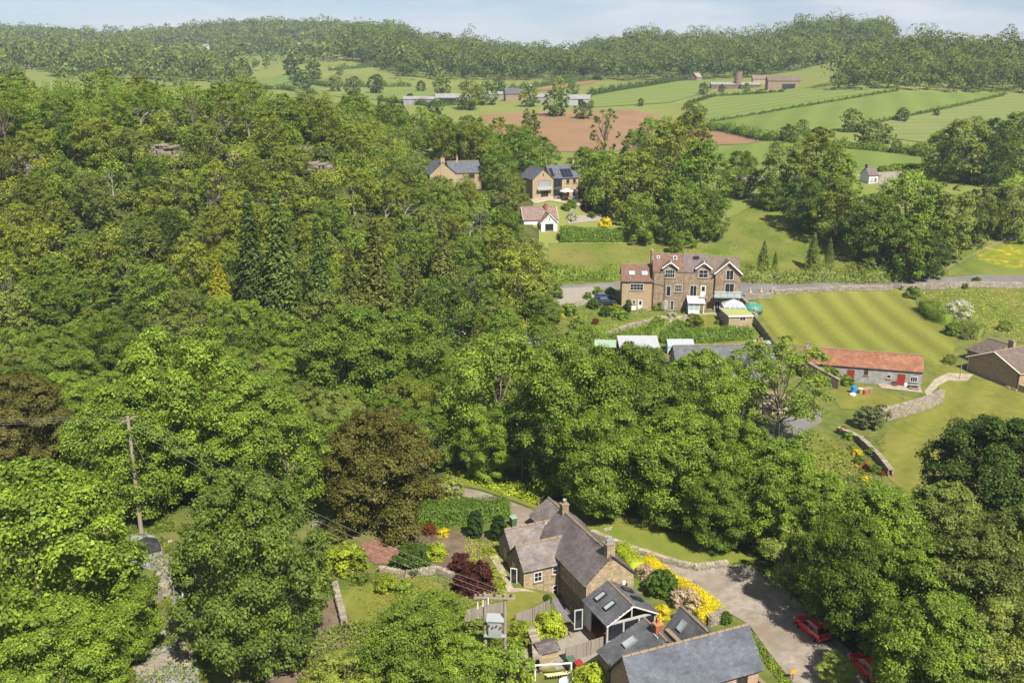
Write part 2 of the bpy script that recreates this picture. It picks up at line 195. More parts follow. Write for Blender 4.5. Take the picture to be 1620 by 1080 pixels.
# ---------------------------------------------------------------- helpers
def tag(o, label=None, cat=None, group=None, kind=None):
    for k, v in (('label', label), ('category', cat), ('group', group), ('kind', kind)):
        if v: o[k] = v
    return o
def empty(name, loc, rz=0., label=None, cat=None, group=None):
    o = bpy.data.objects.new(name, None); o.location = loc; o.rotation_euler = (0, 0, rz); o.empty_display_size = .2; COL.objects.link(o)
    return tag(o, label, cat, group)
def link(name, me, mat=None, parent=None, loc=None, rot=None, mw=None):
    o = bpy.data.objects.new(name, me); COL.objects.link(o)
    if mat and not me.materials: me.materials.append(MATS[mat])
    if parent: o.parent = parent
    if mw is not None: o.matrix_local = mw
    if loc is not None: o.location = loc
    if rot is not None: o.rotation_euler = rot
    return o
def setmat(o, mat):
    o.material_slots[0].link = 'OBJECT'; o.material_slots[0].material = MATS[mat]; return o
def mesh_np(name, V, F):
    me = bpy.data.meshes.new(name); V = np.asarray(V, np.float32); F = np.asarray(F, np.int32); k = F.shape[1]
    me.vertices.add(len(V)); me.vertices.foreach_set('co', V.ravel()); me.loops.add(F.size); me.loops.foreach_set('vertex_index', F.ravel())
    me.polygons.add(len(F)); me.polygons.foreach_set('loop_start', np.arange(0, F.size, k, dtype=np.int32)); me.update(calc_edges=True); return me
class MB:
    """collects shapes, links them as ONE mesh object"""
    def __init__(s): s.v = []; s.f = []
    def add(s, vs, fs): b = len(s.v); s.v += [tuple(v) for v in vs]; s.f += [tuple(i + b for i in f) for f in fs]; return s
    def box(s, x0, y0, z0, x1, y1, z1, mat=None):
        vs = [Vector(p) for p in ((x0,y0,z0),(x1,y0,z0),(x1,y1,z0),(x0,y1,z0),(x0,y0,z1),(x1,y0,z1),(x1,y1,z1),(x0,y1,z1))]
        if mat is not None: vs = [mat @ v for v in vs]
        return s.add(vs, [(3,2,1,0),(4,5,6,7),(0,1,5,4),(1,2,6,5),(2,3,7,6),(3,0,4,7)])
    def tube(s, pts, rad, n=6, cap=True):
        pts = [Vector(p) for p in pts]; rad = rad if hasattr(rad, '__len__') else [rad] * len(pts); vs = []; fs = []
        for i, p in enumerate(pts):
            d = (pts[min(i + 1, len(pts) - 1)] - pts[max(i - 1, 0)]); d = d.normalized() if d.length > 1e-9 else Vector((0, 0, 1))
            a = d.cross(Vector((0, 0, 1)) if abs(d.z) < .95 else Vector((1, 0, 0))).normalized(); b = d.cross(a)
            vs += [p + (a * math.cos(2 * math.pi * k / n) + b * math.sin(2 * math.pi * k / n)) * rad[i] for k in range(n)]
            if i: fs += [((i-1)*n+k, (i-1)*n+(k+1)%n, i*n+(k+1)%n, i*n+k) for k in range(n)]
        if cap: fs += [tuple(range(n)), tuple((len(pts)-1)*n+k for k in range(n-1, -1, -1))]
        return s.add(vs, fs)
    def lathe(s, c, prof, n=12):
        return s.tube([(c[0], c[1], c[2] + z) for r, z in prof], [max(r, .001) for r, z in prof], n)
    def prism(s, poly, z0, z1):
        k = len(poly); return s.add([(x, y, z0) for x, y in poly] + [(x, y, z1) for x, y in poly], [tuple(range(k-1, -1, -1)), tuple(range(k, 2*k))] + [(i, (i+1)%k, k+(i+1)%k, k+i) for i in range(k)])
    def build(s, name, mat, parent=None, smooth=False, bev=0., **k):
        me = bpy.data.meshes.new(name); me.from_pydata(s.v, [], s.f); me.update()
        bm = bmesh.new(); bm.from_mesh(me); bmesh.ops.recalc_face_normals(bm, faces=bm.faces)
        if bev: bmesh.ops.bevel(bm, geom=bm.edges[:], offset=bev, segments=1, affect='EDGES', profile=.5)
        bm.to_mesh(me); bm.free()
        if smooth: me.polygons.foreach_set('use_smooth', [True] * len(me.polygons))
        return link(name, me, mat, parent, **k)
_unit = None
def bx(name, mat, parent, x0, y0, z0, x1, y1, z1, rot=None):
    c = Vector(((x0+x1)/2, (y0+y1)/2, (z0+z1)/2)); h = ((x1-x0)/2, (y1-y0)/2, (z1-z0)/2)
    return MB().box(-h[0], -h[1], -h[2], *h).build(name, mat, parent, loc=c, rot=rot)
def inpoly(x, y, poly):
    x = np.asarray(x); y = np.asarray(y); r = np.zeros(x.shape, bool); n = len(poly); j = n - 1
    for i in range(n):
        xi, yi = poly[i]; xj, yj = poly[j]
        c = ((yi > y) != (yj > y)) & (x < (xj - xi) * (y - yi) / (yj - yi + 1e-12) + xi); r ^= c; j = i
    return r
def dens(poly, step):
    out = []
    for i, p in enumerate(poly):
        q = poly[(i + 1) % len(poly)]; p = Vector(p[:2]); q = Vector(q[:2]); n = max(1, int((q - p).length / step))
        out += [p.lerp(q, k / n) for k in range(n)]
    return out
def wobble(pts, amp, seed=0):
    r = random.Random(seed); return [p + Vector((r.uniform(-amp, amp), r.uniform(-amp, amp))) for p in pts]
def patch(name, poly, mat, off=.03, step=1.5, px=True, wob=0., kind='structure'):
    """a sheet of ground cover laid on the terrain"""
    P = [G(u, v) for u, v in poly] if px else poly
    b = dens(P, step); b = wobble(b, wob, len(b)) if wob else b
    xs = [p.x for p in b]; ys = [p.y for p in b]; pts = list(b)
    gx, gy = np.meshgrid(np.arange(min(xs), max(xs), step), np.arange(min(ys), max(ys), step)); m = inpoly(gx.ravel(), gy.ravel(), [(p.x, p.y) for p in b])
    pts += [Vector((x, y)) for x, y in zip(gx.ravel()[m], gy.ravel()[m])]
    r = geometry.delaunay_2d_cdt(pts, [], [list(range(len(b)))], 1, 1e-4)
    v2 = np.array([(p.x, p.y) for p in r[0]]); z = gza(v2[:, 0], v2[:, 1]) + off
    me = bpy.data.meshes.new(name); me.from_pydata(np.column_stack([v2, z]).tolist(), [], r[2]); me.update()
    bm = bmesh.new(); bm.from_mesh(me); bmesh.ops.recalc_face_normals(bm, faces=bm.faces)
    if sum(f.normal.z for f in bm.faces) < 0: bmesh.ops.reverse_faces(bm, faces=bm.faces[:])
    bm.to_mesh(me); bm.free(); me.polygons.foreach_set('use_smooth', [True] * len(me.polygons))
    return tag(link(name, me, mat), kind=kind)
def ribbon(pts, w):
    """outline of a road along pts (world) with width w"""
    pts = [Vector(p[:2]) for p in pts]; a = []; b = []
    for i, p in enumerate(pts):
        d = (pts[min(i+1, len(pts)-1)] - pts[max(i-1, 0)]).normalized(); n = Vector((-d.y, d.x)) * (w / 2); a.append(p + n); b.append(p - n)
    return a + b[::-1]
# ---------------------------------------------------------------- terrain
rows = np.exp(np.linspace(math.log(32), math.log(2600), 380)); na = 290
aa = np.linspace(-.92, .92, na)
TX = (rows[:, None] * aa[None]).ravel(); TY = np.repeat(rows, na); TZ = gza(TX, TY)
idx = np.arange(len(rows) * na).reshape(len(rows), na)
TF = np.stack([idx[:-1, :-1], idx[:-1, 1:], idx[1:, 1:], idx[1:, :-1]], -1).reshape(-1, 4)
tm = mesh_np('terrain', np.column_stack([TX, TY, TZ]), TF); tm.polygons.foreach_set('use_smooth', [True] * len(TF))
terrain = tag(link('terrain', tm), kind='structure')
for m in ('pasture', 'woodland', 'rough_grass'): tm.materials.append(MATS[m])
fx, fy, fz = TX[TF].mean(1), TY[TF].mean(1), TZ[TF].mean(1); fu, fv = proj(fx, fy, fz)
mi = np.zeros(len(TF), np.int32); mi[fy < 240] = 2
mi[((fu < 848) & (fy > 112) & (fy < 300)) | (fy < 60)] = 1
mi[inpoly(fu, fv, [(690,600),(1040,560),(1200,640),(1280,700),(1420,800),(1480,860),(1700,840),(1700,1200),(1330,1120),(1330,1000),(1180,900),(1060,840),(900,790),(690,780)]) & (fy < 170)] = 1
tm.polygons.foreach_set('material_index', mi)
# fields and grass
patch('ploughed_field', [(758,182),(830,177),(1000,174),(1062,186),(1085,204),(1145,208),(1212,222),(1180,228),(1110,231),(1000,238),(930,242),(850,238),(780,205)], 'soil', .15, 9)
patch('ploughed_strip', [(818,146),(850,140),(950,125),(940,131),(880,143)], 'soil', .3, 14)
patch('striped_field', [(1090,168),(1135,152),(1250,144),(1415,144),(1390,152),(1280,166),(1180,184),(1125,192)], 'mown', .2, 10)
patch('hay_field', [(1130,194),(1280,168),(1418,146),(1590,148),(1500,168),(1400,192),(1330,207),(1200,213)], 'mown3', .22, 10)
patch('hay_meadow', [(1340,207),(1500,170),(1600,150),(1700,150),(1700,215),(1560,216),(1460,226),(1400,218)], 'mown2', .24, 10)
patch('pasture_strip', [(1120,234),(1215,224),(1290,232),(1465,246),(1475,262),(1380,270),(1190,262),(1130,254)], 'mown3', .1, 6)
patch('green_field', [(905,152),(1080,128),(1150,128),(1110,150),(1060,163),(940,170)], 'mown', .3, 12)
patch('clover_field', [(395,128),(450,118),(470,126),(430,138),(400,140)], 'mown3', .4, 16)
patch('grazed_field', [(525,152),(640,140),(780,146),(740,150),(650,158),(560,158)], 'mown', .3, 14)
meadow = [(868,385),(930,384),(1060,388),(1135,372),(1150,345),(1205,320),(1225,322),(1300,352),(1395,405),(1380,425),(1300,437),(1168,436),(1030,438),(868,440)]
patch('meadow', meadow, 'meadow', .05, 3)
patch('side_meadow', [(1500,405),(1560,372),(1640,330),(1760,330),(1760,436),(1500,436)], 'meadow', .05, 3)
patch('buttercup_patch', [(1545,395),(1600,385),(1700,390),(1700,416),(1590,424),(1545,412)], 'buttercups', .09, 2, wob=.8)
patch('buttercup_patch', [(1300,370),(1345,385),(1385,412),(1370,416),(1320,396)], 'buttercups', .09, 2, wob=.8)
patch('rough_paddock', [(1450,462),(1500,458),(1760,455),(1760,560),(1600,540),(1560,528),(1530,518),(1500,500)], 'rough_grass', .04, 2)
patch('striped_lawn', [(1200,466),(1425,457),(1470,500),(1515,540),(1500,575),(1478,578),(1272,548),(1235,540),(1205,500)], 'lawn_striped', .04, 1.5)
patch('lower_lawn', [(1478,580),(1500,577),(1520,585),(1620,622),(1760,640),(1760,720),(1540,720),(1490,780),(1440,790),(1405,755),(1390,700),(1420,665),(1490,640)], 'lawn', .04, 1.5)
patch('yard_lawn', [(1310,618),(1350,612),(1460,632),(1440,645),(1400,655),(1330,646)], 'lawn', .045, 1)
patch('garden_lawn', [(1270,690),(1310,690),(1330,700),(1365,745),(1330,760),(1290,740)], 'lawn', .045, 1)
patch('terrace_lawn', [(905,528),(950,515),(1030,500),(1060,505),(1050,520),(990,530),(930,535)], 'verge', .06, 1)
patch('terrace_lawn', [(1098,500),(1130,497),(1155,526),(1100,528)], 'lawn', .06, 1)
patch('back_lawn', [(1095,545),(1200,540),(1215,556),(1180,562),(1096,562)], 'lawn', .06, 1)
patch('verge', [(700,740),(760,750),(840,790),(905,800),(1000,790),(1180,850),(1200,885),(1150,892),(1100,897),(1000,868),(955,848),(850,806),(760,774),(700,760)], 'verge', .04, 1.2)
patch('garden_grass', [(535,940),(580,920),(640,905),(700,925),(690,960),(640,985),(555,995)], 'lawn', .05, .8)
patch('cottage_lawn', [(803,938),(840,936),(866,942),(868,950),(815,980),(800,985)], 'lawn', .07, .6)
patch('flower_bed', [(610,850),(650,838),(735,840),(790,850),(800,870),(790,930),(740,915),(620,875)], 'earth', .045, .8)
patch('path', [(770,872),(786,872),(800,905),(812,930),(850,938),(835,945),(803,936),(795,915)], 'paving', .06, .6)
patch('slate_path', [(870,945),(900,946),(925,975),(900,985),(880,965)], 'slate_chips', .07, .6)
patch('yard', [(905,985),(960,1000),(1000,985),(990,1030),(880,1060),(860,1020),(900,1005)], 'gravel', .06, .8)
patch('bare_ground', [(440,990),(500,960),(530,945),(560,985),(590,1000),(560,1040),(470,1090),(420,1090)], 'earth', .05, 1)
patch('stone_yard', [(185,852),(225,840),(250,850),(266,895),(292,955),(276,962),(252,905),(190,888)], 'stone_yard', .05, .8)
patch('stone_yard', [(240,1030),(268,1018),(312,1040),(318,1110),(215,1110),(215,1060)], 'stone_yard', .05, .8)
# lanes and roads
patch('lane', [(690,764),(760,777),(812,795),(850,811),(905,836),(985,866),(1060,891),(1112,903),(1150,894),(1188,895),(1240,930),(1300,985),(1345,1030),(1420,1090),(1420,1140),(1280,1140),(1262,1090),(1215,1030),(1185,988),(1150,968),(1110,938),(1045,905),(985,881),(900,852),(840,835),(806,832),(806,806),(760,791),(690,777)], 'lane', .075, 1)
patch('road', ribbon([G(u, v) for u, v in [(800,462),(880,456),(980,452),(1160,450),(1230,452),(1300,450),(1400,448),(1500,446),(1620,443),(1760,440)]], 4.6), 'tarmac', .09, 2, px=False)
patch('parking_bay', [(1160,452),(1222,458),(1222,470),(1180,474),(1163,470)], 'tarmac', .12, 1)
patch('driveway', [(872,456),(935,454),(950,462),(935,478),(912,487),(874,482)], 'gravel', .12, 1)
patch('upper_lane', ribbon([G(u, v) for u, v in [(1150,283),(1260,279),(1380,277),(1400,274),(1440,272),(1520,275),(1620,281),(1760,286)]], 4.2), 'lane', .12, 3, px=False)
patch('turning_area', [(1396,276),(1412,273),(1425,278),(1408,290),(1386,294)], 'gravel', .16, 2)
patch('house_drive', [(895,345),(930,340),(945,325),(958,335),(950,350),(900,355)], 'gravel', .1, 1)
patch('side_path', [(1462,620),(1478,600),(1500,590),(1540,592),(1530,603),(1500,602),(1485,610),(1468,628)], 'paving', .07, .8)
patch('barn_terrace', [(1380,600),(1455,612),(1460,622),(1395,614)], 'paving', .08, .8)
patch('back_drive', [(1195,680),(1240,660),(1300,650),(1300,668),(1240,700),(1195,712)], 'tarmac', .07, 1)
patch('terrace_path', [(930,540),(990,508),(1040,500),(1090,497),(1160,495),(1150,500),(1060,510),(1000,520),(950,545)], 'paving', .04, .8)
# ---------------------------------------------------------------- buildings
def frame(p, ang): return Vector((p[0], p[1], p[2])), R_(ang)
def slope(root, pts, mat, th=.1, name='roof', slates=None, seed=0):
    """a roof plane: eave left, eave right, then up; its own axes run along the eave and up the slope"""
    P = [Vector(p) for p in pts]; X = (P[1] - P[0]).normalized(); Nn = X.cross(P[-1] - P[0]).normalized(); Y = Nn.cross(X); O = P[0]
    mw = Matrix((X, Y, Nn)).transposed().to_4x4(); mw.translation = O; loc = [((p - O).dot(X), (p - O).dot(Y)) for p in P]
    r = MB().prism(loc, .02, th).build(name, mat, root, mw=mw)
    if slates:                               # (material, width, course): slates laid in overlapping courses
        rng = random.Random(seed); w, c = slates[1], slates[2]; m = MB(); ys = [p[1] for p in loc]; y = -.04; row = 0
        while y < max(ys):
            x = min(p[0] for p in loc) - (w / 2 if row % 2 else 0)
            while x < max(p[0] for p in loc):
                ww = w * rng.uniform(.93, 1.0); k = inpoly(np.array([x + ww / 2]), np.array([y + c * .5]), loc)[0]
                if k:
                    j = rng.uniform(-.012, .012); z0 = th + .034 + rng.uniform(0, .012); z1 = th + .008; L0 = c * 1.12
                    x0, x1 = x + .006, x + ww
                    m.add([(x0, y + j, z0), (x1, y + j, z0 + rng.uniform(-.006, .006)), (x1, y + L0, z1), (x0, y + L0, z1), (x0, y + j, z0 - .025), (x1, y + j, z0 - .025)], [(0, 1, 2, 3), (4, 5, 1, 0)])
                x += w
            y += c; row += 1
        tag(m.build('slates', slates[0], r), kind='stuff')
    return r
def block(root, x0, y0, x1, y1, z0, ze, zr, axis, wm, rm, ov=.25, rp=.5, slates=None, ridge='ridge_stone', gutter='black_paint', hip=(0, 0), zb=-1.5, verge=None, roof_t=.1, seed=0):
    """walls with gables and a pitched roof; ridge along local x or y; hip = (start, end) set-backs"""
    z0 = z0 + zb
    if axis == 'x':
        ym = y0 + (y1 - y0) * rp; a, b, c, d = (x0, y0), (x1, y0), (x1, y1), (x0, y1); h0, h1 = hip
        vs = [(x0,y0,z0),(x1,y0,z0),(x1,y1,z0),(x0,y1,z0),(x0,y0,ze),(x1,y0,ze),(x1,y1,ze),(x0,y1,ze)]
        fs = [(3,2,1,0),(0,1,5,4),(2,3,7,6)]
        g0 = (x0 + h0, ym, zr); g1 = (x1 - h1, ym, zr); vs += [g0, g1]; fs += [(3,0,4,8,7),(1,2,6,9,5),(4,5,9,8),(6,7,8,9)] if not (h0 or h1) else [(3,0,4,7),(1,2,6,5),(4,8,7),(5,6,9),(4,5,9,8),(6,7,8,9)]
        ka = (zr - ze) / (ym - y0); kb = (zr - ze) / (y1 - ym); e0 = -ov if not h0 else -ov; e1 = ov
        ra, rb = (x0 + h0 - (0 if h0 else ov), ym, zr), (x1 - h1 + (0 if h1 else ov), ym, zr)
        S = [[(x0-ov, y0-ov, ze-ka*ov), (x1+ov, y0-ov, ze-ka*ov), rb, ra], [(x1+ov, y1+ov, ze-kb*ov), (x0-ov, y1+ov, ze-kb*ov), ra, rb]]
        if h0: S.append([(x0-ov, y1+ov, ze-kb*ov), (x0-ov, y0-ov, ze-ka*ov), ra])
        if h1: S.append([(x1+ov, y0-ov, ze-ka*ov), (x1+ov, y1+ov, ze-kb*ov), rb])
    else:
        xm = x0 + (x1 - x0) * rp; h0, h1 = hip
        vs = [(x0,y0,z0),(x1,y0,z0),(x1,y1,z0),(x0,y1,z0),(x0,y0,ze),(x1,y0,ze),(x1,y1,ze),(x0,y1,ze),(xm,y0+h0,zr),(xm,y1-h1,zr)]
        fs = [(3,2,1,0),(3,0,4,7),(1,2,6,5)] + ([(0,1,5,8,4),(2,3,7,9,6),(7,4,8,9),(5,6,9,8)] if not (h0 or h1) else [(0,1,5,4),(2,3,7,6),(4,5,8),(6,7,9),(7,4,8,9),(5,6,9,8)])
        ka = (zr - ze) / (xm - x0); kb = (zr - ze) / (x1 - xm)
        ra, rb = (xm, y0 + h0 - (0 if h0 else ov), zr), (xm, y1 - h1 + (0 if h1 else ov), zr)
        S = [[(x0-ov, y1+ov, ze-ka*ov), (x0-ov, y0-ov, ze-ka*ov), ra, rb], [(x1+ov, y0-ov, ze-kb*ov), (x1+ov, y1+ov, ze-kb*ov), rb, ra]]
        if h0: S.append([(x0-ov, y0-ov, ze-ka*ov), (x1+ov, y0-ov, ze-kb*ov), ra])
        if h1: S.append([(x1+ov, y1+ov, ze-kb*ov), (x0-ov, y1+ov, ze-ka*ov), rb])
    MB().add(vs, fs).build('wall', wm, root)
    for i, p in enumerate(S): slope(root, p, rm, slates=slates, th=roof_t, seed=seed * 10 + i)
    if ridge:                                # capping stones along the ridge
        a, b = Vector(ra) + Vector((0, 0, roof_t + .03)), Vector(rb) + Vector((0, 0, roof_t + .03)); n = max(2, int((b - a).length / .9)); m = MB()
        for i in range(n): m.tube([a.lerp(b, i / n), a.lerp(b, (i + .94) / n)], .13 + .012 * (i % 3), 6)
        m.build('ridge', ridge, root)
    if gutter:
        m = MB()
        for p in S[:2]:
            a, b = Vector(p[0]), Vector(p[1]); o = Vector((0, 0, -.02)); m.tube([a + o, b + o], .065, 6)
        m.build('gutter', gutter, root)
    if verge:                                # painted barge boards up the gables
        m = MB(); zz = Vector((0, 0, .03))
        for e, r_ in ((S[0][0], ra if axis == 'x' else rb), (S[0][1], rb if axis == 'x' else ra), (S[1][0], rb if axis == 'x' else ra), (S[1][1], ra if axis == 'x' else rb)): m.tube([Vector(e) + zz, Vector(r_) + zz], .1, 4)
        m.build('barge_board', verge, root)
FACE = {'F': 0, 'R': R_(90), 'B': R_(180), 'L': R_(-90)}
def win(root, face, at, off, z, w, h, nx=2, ny=1, fm='white_paint', gm='glass', sill='ridge_stone', name='window', lintel=None, th=.07):
    """a framed window centred 'at' along a wall whose face lies at 'off'"""
    loc = (at, off, z) if face in 'FB' else (off, at, z); m = MB(); b = th; hw = w / 2
    m.box(-hw, -.05, 0, -hw + b, .04, h).box(hw - b, -.05, 0, hw, .04, h).box(-hw + b, -.05, 0, hw - b, .04, b).box(-hw + b, -.05, h - b, hw - b, .04, h)
    iw = (w - 2 * b); ih = h - 2 * b; t = b * .55
    for i in range(1, nx): x = -hw + b + iw * i / nx; m.box(x - t/2, -.04, b, x + t/2, .03, h - b)
    for j in range(1, ny): zz = b + ih * j / ny; m.box(-hw + b, -.035, zz - t/2, hw - b, .025, zz + t/2)
    f = m.build(name, fm, root, loc=loc, rot=(0, 0, FACE[face]))
    pw, ph = iw / nx, ih / ny; pm = MB().box(-pw/2, -.012, 0, pw/2, -.006, ph)
    p0 = None
    for i in range(nx):
        for j in range(ny):
            l = (-hw + b + pw * (i + .5), 0, b + ph * j)
            if p0 is None: p0 = pm.build('pane', gm, f, loc=l)
            else: link('pane', p0.data, parent=f, loc=l)
    if sill: bx('sill', sill, f, -hw - .12, -.14, -.14, hw + .12, .02, 0)
    if lintel: bx('lintel', lintel, f, -hw - .18, -.02, h, hw + .18, .02, h + .22)
    return f
def door(root, face, at, off, z, w, h, mat, fm='white_paint', glazed=False, frame_=True):
    loc = (at, off, z) if face in 'FB' else (off, at, z); hw = w / 2; b = .07
    f = MB().box(-hw, -.06, 0, -hw + b, .04, h).box(hw - b, -.06, 0, hw, .04, h).box(-hw + b, -.06, h - b, hw - b, .04, h).build('door_frame', fm, root, loc=loc, rot=(0, 0, FACE[face]))
    bx('door', mat, f, -hw + b, -.03, 0, hw - b, .01, h - b)
    if glazed: bx('pane', 'glass', f, -hw + .2, -.04, h * .45, hw - .2, -.032, h - .22)
    bx('handle', 'alu', f, hw - .2, -.08, h * .48, hw - .14, -.03, h * .48 + .12); return f
def rooflight(root, c, X, Y, w, l, gm='glass_sky', fm='black_paint'):
    """c centre on the roof plane, X along eave, Y up slope"""
    X = Vector(X).normalized(); Y = Vector(Y).normalized(); Nn = X.cross(Y); mw = Matrix((X, Y, Nn)).transposed().to_4x4(); mw.translation = Vector(c); b = .1
    m = MB().box(-w/2, -l/2, 0, -w/2 + b, l/2, .2).box(w/2 - b, -l/2, 0, w/2, l/2, .2).box(-w/2 + b, -l/2, 0, w/2 - b, -l/2 + b, .2).box(-w/2 + b, l/2 - b, 0, w/2 - b, l/2, .2)
    f = m.build('skylight', fm, root, mw=mw); bx('pane', gm, f, -w/2 + b, -l/2 + b, .13, w/2 - b, l/2 - b, .16)
def chimney(root, x, y, z0, z1, w, d, mat, pots=2, potm='terracotta', cap='ridge_stone'):
    c = bx('chimney', mat, root, x - w/2, y - d/2, z0, x + w/2, y + d/2, z1); h = (z1 - z0) / 2
    bx('cap', cap, c, -w/2 - .07, -d/2 - .07, h + .002, w/2 + .07, d/2 + .07, h + .14)
    for i in range(pots): MB().lathe(((i - (pots - 1) / 2) * w / max(pots, 1) * .8, 0, h + .14), [(.13, 0), (.12, .35), (.15, .36), (.15, .45), (.09, .45)], 10).build('pot', potm, c, smooth=False)
    return c
def roofpt(x, y, z): return Vector((x, y, z))
SL = ('one_slate_stone', .42, .26); SP = ('one_slate_plum', .42, .27); SD = ('one_slate_dark', .34, .22); SBL = ('one_slate_blue', .40, .24)
# --- the stone cottage
CO = (7.7, 87.6, 0); CA = R_(23.6)
cot = empty('cottage', CO, CA, 'L shaped honey stone cottage with mossy stone slate roofs and two chimneys', 'cottage')
block(cot, 0, 0, 5.7, 11.5, 0, 3.8, 6.4, 'y', 'stone_warm', 'slate_plum', slates=SP, zb=-2, seed=1)
block(cot, -4.3, 6.2, 1.6, 10.25, 0, 3.0, 4.9, 'x', 'stone_warm', 'slate_stone', slates=SL, zb=-2, ov=.15, seed=2)
block(cot, -3.9, 10.3, 3.6, 14.1, 0, 3.0, 4.9, 'x', 'stone_warm', 'slate_stone', slates=SL, zb=-2, ov=.15, seed=3)
bx('lower_wall', 'rubble', cot, -.06, -.01, -2, .1, 6.2, 1.3)
MB().tube([(-.35, 5.95, 3.0), (1.25, 8.22, 5.06)], .1, 4).build('flashing', 'lead', cot); MB().tube([(-.3, 10.0, 3.05), (1.25, 12.2, 5.06)], .09, 4).build('flashing', 'lead', cot); bx('flashing', 'lead', cot, -3.6, 10.18, 2.98, .0, 10.37, 3.06)
c = chimney(cot, 2.85, .35, 5.7, 7.5, .95, .7, 'stone_warm', 3, 'metal_grey'); MB().tube([(0, .42, -.3), (0, .42, 2.7)], .03, 5).tube([(-.5, .42, 2.6), (.5, .42, 2.6)], .02, 4).tube([(-.4, .42, 2.4), (.4, .42, 2.4)], .02, 4).build('aerial', 'alu', c)
c = chimney(cot, 2.85, 10.9, 5.6, 7.4, .8, .75, 'stone_brown', 1, 'terracotta'); MB().lathe((0, 0, 1.35), [(.2, 0), (.24, .1), (.2, .2), (.06, .3)], 10).build('cowl', 'alu', c)
win(cot, 'F', -2.6, 6.2, 1.35, .95, 1.15, 2, 2, lintel='ridge_stone'); win(cot, 'F', -.55, 6.2, 1.75, .62, .95, 1, 2, lintel='ridge_stone'); win(cot, 'F', -.5, 6.2, -.75, .65, 1.15, 1, 2, lintel='ridge_stone'); bx('step', 'white_paint', cot, -.85, 5.75, -1.6, -.25, 6.19, -1.2)
win(cot, 'F', 1.45, 0, .9, 1.35, 1.45, 4, 3, lintel='ridge_stone'); bx('alarm_box', 'white_paint', cot, 4.3, -.12, 2.7, 4.65, -.002, 3.1); bx('vent', 'black_paint', cot, 4.75, -.08, 1.5, 4.9, -.002, 2.7)
win(cot, 'L', 12.2, -3.9, 1.2, .5, 1.5, 1, 1, lintel='ridge_stone')
win(cot, 'L', 8.9, -4.3, .85, 1.3, 2.1, 1, 1, fm='wood_orange', sill=None, name='open_door'); f = win(cot, 'F', -4.95, 7.4, .8, .75, 2.05, 1, 1, sill=None, name='door_leaf'); f.rotation_euler.z = R_(-40)
MB().tube([(-.12, -.1, 3.6), (-.12, -.1, -1.6)], .05, 6).build('drainpipe', 'black_paint', cot); MB().tube([(-1.9, 6.14, 1.6), (-1.9, 6.14, -1.2)], .045, 6).tube([(-1.9, 6.14, .1), (-4.2, 6.14, -.2)], .02, 4).build('drainpipe', 'wood_grey', cot)
for s in (-1, 1):
    m = MB(); n = 9
    for i in range(n): t = i / n; m.box(2.85 + s * (3.05 * t), -.18, 6.42 - 2.62 * t - .28, 2.85 + s * (3.05 * (t + .97 / n)), .1, 6.42 - 2.62 * (t + .5 / n) + .1)
# --- glazed garden room on the end of the cottage
gr = empty('garden_room', Vector(CO) + Matrix.Rotation(CA, 3, 'Z') @ Vector((2.5, -2.6, 0)), CA, 'slate roofed garden room with glazed gable and four skylights on the cottage end', 'garden room')
hw, y0, y1, ze, zr, zf = 2.75, -2.5, 2.55, 1.95, 3.5, -.85
for i, S in enumerate(([(-hw-.2, y1, ze), (-hw-.2, y0-.2, ze), (0, y0-.2, zr), (0, y1, zr)], [(hw+.2, y0-.2, ze), (hw+.2, y1, ze), (0, y1, zr), (0, y0-.2, zr)])): slope(gr, S, 'slate_grey', slates=('one_slate_stone' if 0 else 'one_slate_dark', .4, .25), seed=60 + i)
m = MB()
for i in range(6): m.tube([(0, y0 - .2 + i * .86, zr + .13), (0, y0 - .2 + i * .86 + .8, zr + .13)], .13, 6)
m.build('ridge', 'ridge_stone', gr)
for sx in (-1, 1):
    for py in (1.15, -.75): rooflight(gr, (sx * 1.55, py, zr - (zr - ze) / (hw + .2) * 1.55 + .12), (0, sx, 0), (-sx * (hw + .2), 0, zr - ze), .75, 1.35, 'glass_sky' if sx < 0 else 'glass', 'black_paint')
    bx('fascia', 'grey_paint', gr, sx * (hw + .1) - .06, y0 - .2, ze - .2, sx * (hw + .1) + .06, y1 - .02, ze - .02)
    MB().tube([(sx * (hw + .22), y0 - .22, ze - .06), (0, y0 - .22, zr - .05)], .11, 4).build('barge_board', 'grey_paint', gr)
for px in (-hw, -.9, .9, hw): bx('post', 'grey_paint', gr, px - .09, y0, zf, px + .09, y0 + .18, ze - .12)
bx('post', 'grey_paint', gr, -.07, y0 + .01, ze + .05, .07, y0 + .15, zr - .12); bx('beam', 'grey_paint', gr, -hw, y0 - .01, ze - .12, hw, y0 + .17, ze + .08)
for a, b in ((-hw + .1, -.99), (-.8, .8), (.99, hw - .1)): bx('pane', 'glass', gr, a, y0 + .08, zf + .9, b, y0 + .1, ze - .13); bx('rail', 'grey_paint', gr, a, y0 + .03, zf + .78, b, y0 + .15, zf + .9)
bx('low_wall', 'plaster', gr, -.8, y0 + .04, zf, hw - .1, y0 + .14, zf + .77); bx('floor', 'floor_wood', gr, -hw, y0, zf - .5, hw, y1, zf); bx('side_wall', 'plaster', gr, -hw, 1.0, zf, -hw + .12, y1, ze - .2); bx('side_wall', 'stone_warm', gr, hw - .1, y0 + .2, zf - .6, hw + .02, y1, zf + 2.7)
f = win(gr, 'L', 1.9, -hw - .95, zf, .95, 2.3, 1, 1, sill=None, name='door_leaf', fm='grey_paint', th=.12); f.rotation_euler.z = R_(-8)
def wpos(base, ang, p): return Vector(base) + Matrix.Rotation(ang, 3, 'Z') @ Vector(p)
GB = gr.location; tb = empty('dining_table', wpos(GB, CA, (.6, -.9, zf)), CA, 'wooden dining table inside the glazed garden room', 'table')
